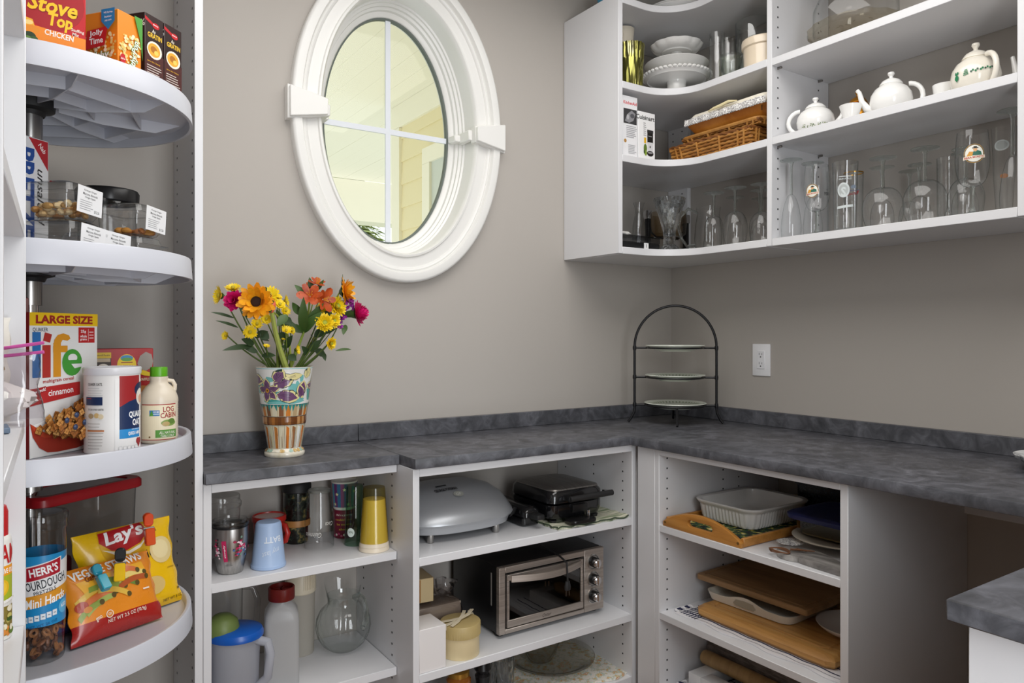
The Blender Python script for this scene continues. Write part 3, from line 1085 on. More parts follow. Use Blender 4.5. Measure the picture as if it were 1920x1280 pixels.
G(CHINA).lathe([(0, 0), (.042, 0), (.036, .02), (.034, .05), (.037, .063), (.07, .068), (.105, .071), (.108, .068), (.110, .071), (.122, .078), (.120, .082), (.1, .077), (0, .075)], 60).build('pedestal', t)
g = G(CHINA)
for i in range(44):
    a = 2 * PI * i / 44
    g.ball((.121 * cos(a), .121 * sin(a), .0825), .0088, .0088, .0062, 8)
tag(g.build('beaded_edge', t), kind='stuff')
t = thing('cake_stand', 'plain white low-footed plate in the middle of the cake stand stack', 'cake stand', (cx, cy, Z2 + .0775), 0, STK)
G(CHINA).lathe([(0, 0), (.062, 0), (.064, .004), (.060, .014), (.085, .022), (.118, .047), (.1165, .049), (.084, .027), (0, .022)], 60).build('plate', t)
t = thing('cake_stand', 'small white cake stand with fluted edge on top of the stack', 'cake stand', (cx, cy, Z2 + .1048), 0, STK)
G(CHINA).lathe([(0, 0), (.034, 0), (.03, .006), (.0175, .02), (.0165, .055), (.022, .066), (0, .068)], 40).build('pedestal', t)
G(CHINA).lathe([(0, .066), (.05, .068), (.054, .064), (.057, .068), (.074, .071), (.086, .081), (.092, .092), (.089, .093), (.083, .085), (.072, .077), (0, .074)], 96,
               wob=lambda a, z, k: 1 + (.045 * abs(sin(5.5 * a)) if 3 < k < 10 else 0)).build('plate', t)
tumbler('tall narrow clear glass cylinder right of the cake stands', -.225, -.437, Z2, .19, .0255, .0255, base=.01, name='glass_cylinder')
tumbler('shorter clear glass cylinder behind the small ribbed glass bowl', -.172, -.440, Z2, .18, .0255, .0255, base=.01, name='glass_cylinder')
t = thing('canister', 'pale green ceramic canister behind the clear cylinders', 'canister', (-.070, -.372, Z2))
G(P('B9BD9E', .3, coat=.2)).lathe([(0, 0), (.042, 0), (.044, .005), (.044, .13), (0, .13)], 36).build('body', t)
G(P('C6C9AC', .3, coat=.2)).lathe([(.046, .128), (.047, .145), (.042, .153), (0, .156)], 36).build('lid', t)
solo(G(glass('ribbed_glass', 'FAFBFB', 'E2E7E5', '7E8683')).lathe([(0, 0), (.020, 0), (.024, .006), (.033, .03), (.0355, .055), (.034, .066), (.036, .074), (.0345, .074), (.032, .06), (.03, .03), (.018, .01), (0, .01)], 60,
     wob=lambda a, z, k: 1 + .04 * abs(sin(7 * a)) if .006 < z < .06 else 1), 'ribbed_glass_bowl', 'small ribbed clear glass votive bowl at the shelf front', 'bowl', (-.262, -.528, Z2), fix=False)
t = thing('hurricane_glass', 'large clear glass hurricane cylinder behind the cream crock', 'vase', (-.100, -.50, Z2))
G(glass('hurricane_glass', 'FCFDFD', 'EEF1F0', '8A9290', .01, 1.5)).lathe([(0, 0), (.062, 0), (.066, .006), (.067, .02), (.067, .235), (.0655, .235), (.0648, .02), (0, .012)], 48).build('wall', t, fix=False)
t = thing('crock', 'cream glazed crock with rolled rim beside the cabinet divider', 'crock', (-.222, -.632, Z2))
G(P('E2D2BA', .18, coat=.3)).lathe([(0, 0), (.06, 0), (.064, .004), (.066, .07), (.0715, .074), (.0725, .09), (.0705, .098), (.066, .098), (.063, .09), (.06, .01), (0, .01)], 48).build('body', t)
G(GLASS).lathe([(.069, .0985), (.072, .101), (.05, .106), (0, .108)], 40).build('lid', t, fix=False)

# on top of the corner cabinet
ZTOP = 2.4132
solo(G(P('1D8BB0', .2, coat=.3)).lathe([(0, 0), (.03, 0), (.05, .03), (.062, .07), (.06, .07), (.047, .03), (0, .006)], 32), 'blue_bowl',
     'teal blue glazed bowl on top of the corner cabinet', 'bowl', (-.487, -.18, ZTOP))
for i, (r, lab) in enumerate(((.125, 'lower white platter on top of the corner cabinet'), (.118, 'upper white platter on top of the corner cabinet'))):
    solo(G(CHINA).lathe([(0, 0), (r * .6, 0), (r * .62, .003), (r * .95, .017), (r, .020), (r * .99, .022), (r * .6, .007), (0, .006)], 56), 'platter', lab, 'plate', (-.245, -.262, ZTOP + i * .0105),
         group='platters on top of the corner cabinet')

# ---- corner cabinet, third shelf: two appliance boxes, wicker and linen
ZB = 1.8672
carton('appliance_box', 'tall white appliance box with red lettering beside the end panel', (-.498, -.19, ZB), 0, .070, .19, .214, 'EDEDEF',
       fr=[('t', 'KitchenAid', .035, .19, .062, .0115, 'D2202F', 0, .02), ('r', .035, .143, .062, .052, '3A3A3C'), ('p', [(.010, .125), (.022, .15), (.042, .165), (.06, .155), (.05, .13), (.03, .12)], '8C8C90'),
           ('e', .045, .146, .010, .008, '55555A'), ('e', .024, .140, .006, .009, 'B5B5B8'), ('e', .012, .056, .006, .0065, 'B78A4A')] + lines(.042, .068, .112, .05, 7, 'A9A9AD') + lines(.046, .012, .046, .04, 6, 'B5B5B8'))
carton('appliance_box', 'shorter white appliance box with a printed black grinder, right of the tall one', (-.4185, -.20, ZB), 0, .082, .17, .171, 'F1F1F1',
       fr=[('t', 'Cuisinart', .034, .151, .090, .0165, '161616', 0, .02), ('r', .058, .085, .028, .046, '151515'), ('r', .058, .105, .030, .010, '2B2B2D'), ('t', 'button', .058, .088, .016, .004, 'D5D5D5'), ('r', .058, .050, .026, .032, 'D9D9DB'),
           ('r', .058, .050, .006, .008, '60605F'), ('e', .058, .026, .016, .010, '17171A'), ('e', .058, .029, .012, .004, '8A8A8C'),
           ('r', .033, .070, .010, .02, 'E5B520'), ('e', .034, .042, .008, .016, '5E7A2B'), ('e', .036, .026, .006, .01, '86A03C'), ('e', .03, .03, .004, .008, '3D571C')] + lines(.032, .085, .135, .014, 7, '77777A', .25))
WK = [noisy('wicker_%d' % i, [(0.3, a), (0.7, b)], (30, 30, 30), 4, .5, bump=.3) for i, (a, b) in enumerate((('7E4E1C', 'A8702E'), ('9A6428', 'C08A45'), ('6A3C14', '8A5522')))]


def wicker(t, x0, x1, y0, y1, z0, z1, fl, rows, name='woven_side'):
    """four woven walls of a tapered basket: horizontal rods weaving in and out of uprights"""
    per = lambda k: [(x0 - fl * k, y0 - fl * k), (x1 + fl * k, y0 - fl * k), (x1 + fl * k, y1 + fl * k), (x0 - fl * k, y1 + fl * k)]
    for side in range(4):
        g = G()
        for i in range(rows):
            k = (i + .5) / rows
            c = per(k)
            a, b = Vector(c[side]), Vector(c[(side + 1) % 4])
            n = Vector(((b - a).y, -(b - a).x)).normalized()
            m = max(4, int((b - a).length / .028))
            g.use(WK[(i + side) % 2])
            pts = []
            for j in range(m * 2 + 1):
                p = a.lerp(b, j / (m * 2)) + n * (.0022 * cos(PI * j + PI * i))
                pts.append((p.x, p.y, z0 + (z1 - z0) * k))
            g.tube(pts, (z1 - z0) / rows * .5, 6)
        tag(g.build(name, t), kind='stuff')
        c0, c1 = per(0), per(1)
        a0, b0, a1, b1 = Vector(c0[side]), Vector(c0[(side + 1) % 4]), Vector(c1[side]), Vector(c1[(side + 1) % 4])
        n = Vector(((b0 - a0).y, -(b0 - a0).x)).normalized()
        for u in (.08, .14, .36, .64, .86, .93):
            p, q = a0.lerp(b0, u) + n * .005, a1.lerp(b1, u) + n * .005
            G(WK[1]).tube([(p.x, p.y, z0), (q.x, q.y, z1)], .0036, 5).build('stake', t)
    c = per(1.05)
    g = G(WK[2])
    n = 34
    pts = []
    for s in range(4):
        a, b = Vector(c[s]), Vector(c[(s + 1) % 4])
        for j in range(n):
            p = a.lerp(b, j / n)
            q = Vector((-(b - a).y, (b - a).x)).normalized()
            pts.append((p.x, p.y, j * 1.0))
    zs = z1 + .002
    for ph in (0, PI):
        g.tube([(x + .003 * cos(j * .9 + ph), y + .003 * cos(j * .9 + ph), zs + .003 * sin(j * .9 + ph)) for j, (x, y, _) in enumerate(pts)], .0042, 6, closed=True)
    g.build('rim', t)
    G(WK[0]).box(x0, x1, y0, y1, z0, z0 + .004).build('bottom', t)


t = thing('wicker_basket', 'low brown wicker basket at the bottom of the pile in the corner cabinet', 'basket', (0, 0, 0))
wicker(t, -.282, -.06, -.625, -.288, ZB + .001, ZB + .056, .011, 5)
t = thing('wicker_tray', 'honey wicker tray with rolled rim lying on the low basket', 'tray', (0, 0, 0))
wicker(t, -.27, -.07, -.652, -.325, ZB + .068, ZB + .081, .004, 2)
c = [(-.278, -.66), (-.06, -.66), (-.06, -.317), (-.278, -.317)]
pts = [(x, y, ZB + .086) for x, y in rrect(-.276, -.062, -.66, -.316, .03, 6)]
G(WK[1]).tube(pts, .0075, 8, closed=True).build('rolled_rim', t)
t = thing('leather_tray', 'orange tan leather tray between the wicker tray and the lace cloth', 'tray', (-.17, -.51, ZB + .0945))
LEA = noisy('tan_leather', [(0.35, 'B4681C'), (0.7, 'D8903A')], (10, 10, 10), 5, .38)
p0 = [(x, y, 0) for x, y in rrect(-.085, .085, -.15, .15, .02)]
p1 = [(x, y, .034) for x, y in rrect(-.108, .1, -.176, .172, .02)]
p2 = [(x, y, .034) for x, y in rrect(-.102, .095, -.17, .166, .02)]
p3 = [(x, y, .004) for x, y in rrect(-.08, .08, -.145, .145, .02)]
stack_loops(G(LEA), [p0, p1, p2, p3]).build('body', t)
g = G(HOLE)
for q in range(6):
    g.box(-.1075, -.1045, -.155 - .0012, -.155 + .0012, .012 + q * .003, .0135 + q * .003)
g.build('stitching', t)
LACE = noisy('white_lace', [(0.42, '8D8A8C'), (0.5, 'CFCCC8'), (0.6, 'F3F1EE')], (1, 1, 1), 2, .8, noise=260)
LIN = P('EAE3D2', .85, bump=.15, bscale=500)
t = thing('lace_cloth', 'folded cream linen with white lace edging on top of the pile', 'cloth', (-.17, -.515, ZB + .129))
loops = []
for k, (e, z) in enumerate(((.0, 0), (.006, .006), (.004, .02), (-.004, .032), (-.03, .040), (-.07, .043))):
    loops.append([(x, y, z + .004 * sin(y * 25) * (k / 5)) for x, y in rrect(-.112 - e, .09 + e, -.172 - e, .16 + e, .028)])
stack_loops(G(LIN), loops).build('folded_linen', t)
g = G(LACE)
vs, fs = [], []
n = 96
for i in range(n + 1):
    y = -.178 + .345 * i / n
    for k in range(4):
        d = .022 + .0035 * abs(sin(i * PI / 3))
        vs.append((-.121 - .004 * k / 3 + .002 * sin(i * .5), y, .018 - d * k / 3))
for i in range(n):
    for k in range(3):
        a = i * 4 + k
        fs.append((a, a + 1, a + 5, a + 4))
g.add(vs, fs)
g.build('lace_edging', t, solid=.0012)
g = G(P('EBDDAE', .8)).tube([(-.118, -.06, .030), (-.124, -.03, .034), (-.122, 0, .030), (-.126, .03, .026), (-.121, .06, .024)], [.002, .005, .006, .005, .002], 8)
g.build('cord', t)

# ---- corner cabinet, lowest shelf
t = thing('storage_box', 'low box with black base and clear cover beside the end panel', 'box', (-.448, -.232, ZG))
G(BLACK).box(-.09, .09, -.058, .058, 0, .022).build('base', t, bevel=.003)
G(glass('smoky_plastic', 'E9EAEC', 'B8B9BC', '55565A', .03)).box(-.091, .091, -.059, .059, .0225, .047).build('cover', t, bevel=.003)
printed(t, 'label_sticker', flat((-.09, -.0585, 0), (1, 0, 0), (0, 0, 1)), [('r', .112, .012, .022, .020, 'E6E6E6'), ('r', .112, .012, .003, .012, '777777')])
solo(G(P('DEDCD8', .9, bump=.6, bscale=80)).lathe([(0, 0), (.028, 0), (.032, .006), (.02, .014), (.008, .011), (0, .013)], 20, wob=lambda a, z, k: 1 + .2 * sin(3 * a + k)), 'crumpled_tissue',
     'crumpled white tissue on the black and clear box', 'tissue', (-.50, -.245, ZG + .0477))
solo(G(GLASS).lathe([(0, 0), (.024, 0), (.0265, .006), (.027, .06), (.024, .11), (.016, .15), (.0145, .165), (.017, .185), (.022, .198), (.0205, .198), (.013, .165), (.022, .11), (.025, .06), (.02, .012), (0, .012)], 36),
     'bud_vase', 'clear glass carafe-shaped bud vase behind the low black box', 'vase', (-.318, -.14, ZG), fix=False)
t = thing('crystal_vase', 'tall cut crystal vase with flared wavy rim in the corner', 'vase', (-.318, -.298, ZG))
cut = lambda a, z, k: 1 + .055 * cos(9 * a + 70 * z) * (1 if k % 2 else -.6) + (.05 * abs(cos(4.5 * a)) if z > .178 else 0)
pr = [(0, 0), (.034, 0), (.036, .004), (.03, .014), (.022, .022), (.021, .036), (.0215, .05), (.022, .064), (.024, .078), (.0265, .092), (.0295, .106), (.034, .12), (.0395, .134), (.045, .148), (.05, .162), (.054, .176), (.0545, .19), (.053, .19), (.048, .165), (.02, .06), (0, .05)]
G(CRYSTAL).lathe(pr, 72, wob=cut).build('body', t, angle=8, fix=False)
t = thing('drink_mixer', 'black and chrome glass-bowled machine at the back of the corner', 'appliance', (-.155, -.128, ZG))
G(BLACK).prism(rrect(-.115, .115, -.08, .08, .02), 0, .012).build('base', t, bevel=.002)
for s in (-1, 1):
    G(BLACK).box(s * .105 - .007, s * .105 + .007, -.011, .011, .012, .145).build('post', t, bevel=.002)
    G(CHROME).box(s * .105 - .011, s * .105 + .011, -.015, .015, .143, .178).build('post_cap', t, bevel=.004)
G(BLACK).tube([(-.098, 0, .14), (-.088, 0, .095), (-.06, 0, .078), (0, 0, .074), (.06, 0, .078), (.088, 0, .095), (.098, 0, .14)], .0035, 8).build('cradle', t)
G(glass('amber_tint_glass', 'ECE2D2', 'C2B49C', '6B5C46')).lathe([(0, .08), (.06, .08), (.072, .09), (.076, .13), (.074, .175), (.0725, .175)], 40).build('bowl', t, fix=False)
G(P('C9C9CC', .3)).box(-.03, .09, -.082, -.0805, .018, .022).build('trim_strip', t)
G(BLACK).box(-.06, .0, -.095, -.08, .002, .022).build('drip_tray', t, bevel=.002)
t = thing('glass_pitcher', 'clear glass pitcher with looping handle behind the upside-down wine glasses', 'pitcher', (-.165, -.345, ZG), R(150))
G(GLASS).lathe([(0, 0), (.04, 0), (.046, .01), (.05, .05), (.047, .1), (.04, .14), (.045, .165), (.0435, .165)], 40).build('body', t, fix=False)
G(GREENGLASS).tube([(.042, 0, .145), (.075, .0, .16), (.105, 0, .13), (.112, 0, .09), (.1, 0, .05), (.08, 0, .022), (.05, 0, .025)], [.006, .006, .0055, .0055, .0055, .006, .007], 10).build('handle', t)
GW = 'wine glasses upside down in the corner cabinet'
stemglass('goblet upside down with the widest foot, first from the corner', -.245, -.44, ZG, .196, .037, 'bell', .037, group=GW)
stemglass('second glass upside down behind the first goblet from the corner', -.118, -.43, ZG, .195, .031, 'bell', .033, group=GW)
stemglass('large round wine glass upside down at the shelf front, beside the goblet', -.258, -.543, ZG, .196, .041, 'balloon', .037, group=GW)
stemglass('thin-stemmed wine glass upside down at the back by the wall', -.06, -.492, ZG, .188, .029, 'wine', .03, group=GW)
stemglass('slim wine glass upside down behind the large round one', -.160, -.568, ZG, .194, .031, 'wine', .033, group=GW)
stemglass('wine glass upside down touching the cabinet divider', -.258, -.651, ZG, .19, .040, 'wine', .036, group=GW)
stemglass('wine glass upside down at the back beside the divider', -.105, -.64, ZG, .192, .034, 'wine', .033, group=GW)


# ================================================================== on the lazy susan
T1, T2, T3, T4 = 1.7285, 1.3915, 1.0145, 0.6425
RED, YEL = 'C3141F', 'F6C71D'
t = carton('stuffing_box', 'red and yellow stuffing mix box on the top tray', (-2.231, -.632, T1), 0, .130, .045, .190, RED,
           fr=[('p', [(0, 0), (.13, 0), (.13, .050), (0, .064)], 'F08A1C'),
               ('e', .078, .105, .05, .05, 'A80F1B'), ('p', [(.015, .062), (.055, .05), (.05, .068), (.02, .075)], 'F0B02A'), ('e', .044, .062, .007, .004, 'F7D98A'),
               ('p', [(.02, .03), (.052, .038), (.062, .052), (.05, .058), (.03, .055)], 'E88F1E'), ('e', .045, .038, .010, .008, '1E3A1C'), ('e', .052, .034, .006, .005, '31582A'), ('e', .043, .034, .005, .004, '5E8A3A'),
               ('t', 'Stove', .080, .0975, .076, .030, '8A0C14', -3, .06, .2), ('t', 'Stove', .080, .0985, .075, .029, YEL, -3, .03, .2), ('t', 'Top', .091, .0705, .038, .030, YEL, -3, .035, .1),
               ('t', 'Stuffing', .1175, .0615, .020, .007, 'F2EDE2', -6), ('t', 'Mix', .1145, .055, .010, .006, 'F2EDE2', -6), ('t', 'CHICKEN', .0895, .0485, .044, .0105, 'F4F0E8', -6, .025)])
POP = 'F08A1A'
d_ = R(38)
cx, cy = -2.11 + .028 * cos(d_) - .05 * sin(d_), -.60 + .028 * sin(d_) + .05 * cos(d_)
corn = []
rnd = random.Random(11)
for i in range(150):
    corn.append((rnd.uniform(0, 1), rnd.uniform(0, 1), rnd.uniform(.0022, .0042), rnd.choice(['F3E3A8', 'E9CF7C', 'F7EFC9', 'E0BC62'])))
pf = [('e', .004 + a * .048, .045 + b * .055, r, r * .9, c) for a, b, r, c in corn[:70]]
pf += [('p', [(.036, .142), (.056, .142), (.056, .06), (.05, .10)], '4E9A3A'), ('t', 'Healthy Pop', .035, .052, .085, .019, '3F8F2E', 80, .06, .2), ('t', 'Healthy Pop', .035, .052, .083, .017, 'F6F6EE', 80, .02, .2),
       ('e', .009, .048, .0065, .010, RED), ('t', 'Jolly Time', .009, .048, .010, .004, 'FFFFFF', 0, .03)]
pl = [('e', .004 + a * .092, .028 + b * .066, r, r * .9, c) for a, b, r, c in corn]
pl += [('p', [(.025, .068), (.074, .072), (.082, .108), (.03, .104)], RED), ('t', 'Jolly', .053, .097, .034, .013, 'FFFFFF', 3, .025), ('t', 'Time', .053, .083, .034, .012, 'FFFFFF', 3, .025),
       ('p', [(.066, .118), (.066, .141), (.099, .141), (.099, .116), (.083, .101)], '2E86C1'), ('t', '94% fat free', .083, .134, .022, .004, 'FFFFFF'), ('t', 'butter', .083, .126, .018, .004, 'FFFFFF'), ('t', 'pop corn', .083, .118, .016, .004, 'FFFFFF'),
       ('t', 'Healthy', .05, .050, .074, .022, '3F8F2E', 5, .06, .2), ('t', 'Healthy', .05, .050, .072, .020, 'F6F6EE', 5, .02, .2), ('r', .05, .008, .1, .016, '3F8F2E'), ('e', .085, .027, .006, .005, 'C8401E')]
carton('popcorn_box', 'orange and green microwave popcorn box beside the stuffing box', (cx, cy, T1), d_, .056, .10, .141, POP, fr=pf, le=pl)
GRP = 'brown potato boxes on the top tray'
for i, lab in enumerate(('dark brown potato side-dish box next to the popcorn box', 'dark brown potato side-dish box, outermost on the top tray')):
    d_ = R(41)
    ox, oy = -2.054 + i * .0545 * cos(d_), -.52 + i * .0545 * sin(d_)
    cx, cy = ox + .026 * cos(d_) - .065 * sin(d_), oy + .026 * sin(d_) + .065 * cos(d_)
    pf = [('r', .026, .05, .052, .10, '4A1F1C'), ('p', [(.0, .172), (.0, .165), (.022, .158), (.022, .164)], RED), ('e', .030, .160, .010, .006, RED), ('t', 'Betty', .030, .161, .014, .004, 'FFFFFF'), ('t', 'Au', .024, .147, .010, .008, 'F2EBDC', 0, .01, .3),
          ('t', 'GRATIN', .027, .137, .040, .0105, 'F0C23A', 0, .03), ('e', .026, .108, .021, .018, 'F3EBDB'), ('e', .025, .108, .017, .014, 'E6A935'), ('e', .024, .109, .009, .007, 'B5711F'), ('e', .031, .104, .006, .005, 'F4CE62'),
          ('t', 'Serve this Cheesy', .024, .082, .036, .004, 'E0A92E')] + lines(.026, .006, .076, .042, 14, 'CFC3BB', .35)
    pl = [('t', '100%', .112, .158, .036, .014, 'F4F1EA', 0, .01), ('t', 'REAL', .108, .14, .03, .010, 'F4F1EA')]
    carton('potato_box', lab, (cx, cy, T1), d_, .052, .13, .179, '2A1412', fr=pf, le=pl, group=GRP)
# second tray
NAVY = '1D4C9A'
d_ = R(42)
w_ = .17
cx, cy = -2.2185 - w_ / 2 * cos(d_) - .02 * sin(d_), -.452 - w_ / 2 * sin(d_) + .02 * cos(d_)
carton('pretzel_box', 'white pretzel box with blue upright lettering at the back of the second tray', (cx, cy, T2), d_, w_, .04, .240, 'EDEDEF',
       fr=[('t', 'PRETZELS', w_ - .052, .105, .225, .040, NAVY, -90, .04), ('t', 'unsalted', w_ - .018, .125, .11, .016, '1F1F22', -90, .005, .3),
           ('p', [(w_ - .045, .238), (w_ - .002, .238), (w_ - .002, .180)], 'B51F2B'), ('t', 'Nab', w_ - .015, .222, .02, .009, 'F3E3E3', -50, .02)])


def clamshell(label, corner, z, d_, w, d, h, filling, lab=True, group='clear food containers on the second tray', seed=1, fill=.6):
    """corner: nearest lower corner; w runs along the turned x axis, d along y"""
    t = thing('food_container', label, 'container', (corner[0] + w / 2 * cos(d_) - d / 2 * sin(d_), corner[1] + w / 2 * sin(d_) + d / 2 * cos(d_), z), d_, group)
    L0 = lambda s, zz, r=.016: [(x, y, zz) for x, y in rrect(-w / 2 - s, w / 2 + s, -d / 2 - s, d / 2 + s, r)]
    stack_loops(G(PLASTIC), [L0(-.008, 0), L0(-.002, h * .15), L0(0, h * .62)], True, False).build('tub', t, fix=False)
    stack_loops(G(PLASTIC), [L0(.007, h * .62), L0(.0075, h * .70), L0(-.002, h * .72), L0(-.006, h * .94), L0(-.014, h)], False, True).build('lid', t, fix=False)
    rnd = random.Random(seed)
    if filling:
        g = G()
        n = 46 if fill > .4 else 26
        for i in range(n):
            g.use(P(rnd.choice(filling), .6))
            px, py = rnd.uniform(-w / 2 + .014, w / 2 - .014), rnd.uniform(-d / 2 + .014, d / 2 - .014)
            pz = rnd.uniform(.008, h * fill)
            g.M = Matrix.Translation((px, py, pz)) @ Matrix.Rotation(rnd.uniform(0, 3), 4, 'Z') @ Matrix.Rotation(rnd.uniform(-.8, .8), 4, 'X')
            g.ball((0, 0, 0), .0105, .0075, .006, 8)
        tag(g.build('nuts', t), kind='stuff')
    if lab:
        pr = [('r', 0, 0, .062, .05, 'E9E9EA'), ('t', 'Orange Ginger', 0, .018, .032, .0045, '222222'), ('t', 'Marcona Almonds', 0, .0115, .036, .0045, '222222'), ('t', 'Origin Spain', 0, .005, .026, .0045, '222222'),
              ('t', '$12.26', .018, -.018, .013, .006, '222222', 0, .01)] + lines(-.006, -.02, .0, .036, 5, 'A5A5A8', .3)
        sy = h * .62 / .058
        printed(t, 'price_label', flat((0.002, -d / 2 - .0078, h * .50), (.997, 0, -.08), (.08, 0, .997)), pr)
    return t


NUT = ['D9B47C', 'C99B5C', 'E6CC9C', 'B98545']
clamshell('clear container of almonds, top of the left pile, with a white price label', (-2.195, -.628), T2 + .071, R(46), .092, .115, .068, NUT, seed=3, fill=.45)
clamshell('clear container under the almond container, with a few brown clusters', (-2.190, -.632), T2, R(46), .092, .115, .068, ['A9692F', '8A5426'], seed=5, fill=.2)
clamshell('clear container at the tray edge between the two piles', (-2.135, -.572), T2, R(40), .058, .115, .058, ['7A3A22', '9C5A2C'], seed=8, fill=.15)
clamshell('clear nearly empty container on top of the right pile, with a white price label', (-2.068, -.525), T2 + .062, R(46), .088, .10, .064, ['C98B3A', 'B06A2A'], seed=6, fill=.12)
clamshell('clear container of yellow snacks at the bottom of the right pile', (-2.066, -.522), T2, R(46), .088, .10, .06, ['C9A53C', 'A07F2B'], lab=False, seed=7, fill=.4)
t = thing('snack_tub', 'round clear snack tub with a wide black lid behind the containers', 'tub', (-2.105, -.318, T2))
G(PLASTIC).lathe([(0, 0), (.055, 0), (.058, .006), (.058, .15), (.056, .155)], 40).build('wall', t, fix=False)
G(BLACK).lathe([(.060, .148), (.063, .15), (.064, .172), (.061, .177), (0, .178)], 48, wob=lambda a, z, k: 1 + (.008 * cos(60 * a) if k in (1, 2) else 0)).build('lid', t)

# third tray
d_ = R(42)
w_, h_ = .158, .274
A = (-2.2506, -.55)
cx, cy = A[0] + w_ / 2 * cos(d_) - .03 * sin(d_), A[1] + w_ / 2 * sin(d_) + .03 * cos(d_)
sq = []
rnd = random.Random(21)
for i in range(560):
    x, y = rnd.uniform(.012, .150), rnd.uniform(.03, .128)
    if y < .060 + x * .44 and y > max(.052 - x * .3, .034 + max(0, x - .09) * .25):
        s = rnd.uniform(.009, .0135)
        an = rnd.uniform(10, 80)
        sq.append(('r', x + .0012, y - .0012, s, s, '6A3C18', an))
        sq.append(('r', x, y, s, s, rnd.choice(['B8793A', 'A4652C', 'C98C48', '9A5C28', 'D09A58']), an))
        sq.append(('r', x, y, s * .8, s * .09, '7A461C', an))
        sq.append(('r', x, y, s * .09, s * .8, '8A5426', an))
pf = [('r', w_ / 2, h_ - .0125, w_, .025, 'F2C617'), ('t', 'LARGE SIZE', w_ / 2, h_ - .0128, .132, .0165, 'A0221F', 0, .045),
      ('t', 'QUAKER', .023, .241, .033, .0085, '27364F', 0, .01), ('r', .130, .231, .040, .031, 'C02326'), ('t', '25g', .122, .238, .013, .007, 'FFFFFF', 0, .02), ('t', 'whole', .122, .229, .016, .006, 'FFFFFF'), ('t', 'grains', .122, .222, .016, .006, 'FFFFFF'), ('r', .134, .231, .0006, .025, 'FFFFFF')]
for q in (.237, .231, .225):
    pf.append(('r', .1415, q, .011, .002, 'F3C9C9'))
U = .019
pf += [('r', .0145, .175 + U, .018, .086, '2C73B8'), ('r', .036, .162 + U, .018, .062, 'B8332B'), ('r', .038, .2075 + U, .016, .0165, 'B8332B', -15),
       ('r', .0595, .164 + U, .017, .066, 'E39A22'), ('r', .067, .185 + U, .033, .013, 'E39A22'), ('p', [(.051, .19 + U), (.053, .203 + U), (.061, .2125 + U), (.074, .2155 + U), (.087, .2115 + U), (.090, .205 + U), (.083, .201 + U), (.072, .203 + U), (.068, .197 + U), (.068, .19 + U)], 'E39A22'),
       ('e', .0945, .158 + U, .0235, .0265, '46A03A'), ('e', .0955, .167 + U, .011, .008, 'EFEFEF'), ('p', [(.092, .155 + U), (.122, .155 + U), (.119, .149 + U), (.1, .146 + U)], 'EFEFEF'), ('r', .0945, .159 + U, .04, .007, '46A03A'),
       ('t', 'multigrain cereal', .063, .1435, .07, .009, 'B8332B', 3), ('p', [(.0, .098), (.113, .112), (.113, .138), (.0, .130)], 'BF2A2B'), ('t', 'cinnamon', .068, .1215, .057, .0115, 'FFFFFF', 4, .015),
       ('p', [(.0, .116), (.036, .124), (.034, .134), (.0, .128)], 'A81F24'), ('t', 'new look!', .018, .1255, .032, .0065, 'FFFFFF', 12, .02),
       ('p', [(.0, .066), (.006, .04), (.02, .018), (.038, .007), (.06, .005), (.105, .006), (.135, .012), (.157, .02), (.157, .085), (.10, .05), (.04, .04)], 'A8321F'), ('p', [(.0, .066), (.012, .046), (.03, .036), (.08, .032), (.157, .05), (.157, .062), (.08, .04), (.03, .046)], 'C4472A')] + sq
for x, y in ((.036, .070), (.058, .078), (.077, .062), (.085, .088), (.112, .078), (.112, .107), (.055, .055), (.135, .092)):
    pf.append(('e', x, y, .0055, .0055, '2E3A57'))
    pf.append(('e', x - .001, y + .0015, .0025, .002, '5B6A8C'))
pf += [('e', .146, .152, .008, .006, 'A4652C'), ('e', .150, .158, .006, .005, 'C98C48'), ('t', 'per serving', .13, .014, .035, .006, 'E8D8D0')]
carton('cereal_box', 'large white cereal box with a bowl picture and yellow top band', (cx, cy, T3), d_, w_, .06, h_, 'F1F0EE', fr=pf, le=[('r', .03, h_ / 2, .06, h_, '8E1F22')])
carton('cracker_box', 'narrow dark red box side showing left of the cereal box', (-2.305, -.42, T3), R(8), .10, .055, .305, '8A2A1C', fr=[('t', 'S', .09, .255, .012, .02, 'E8B52A', 0, .03), ('r', .091, .12, .014, .20, 'EDEDED'), ('r', .091, .21, .012, .012, '1D1D1D')] + lines(.091, .03, .2, .01, 24, '1D1D1D', .3))
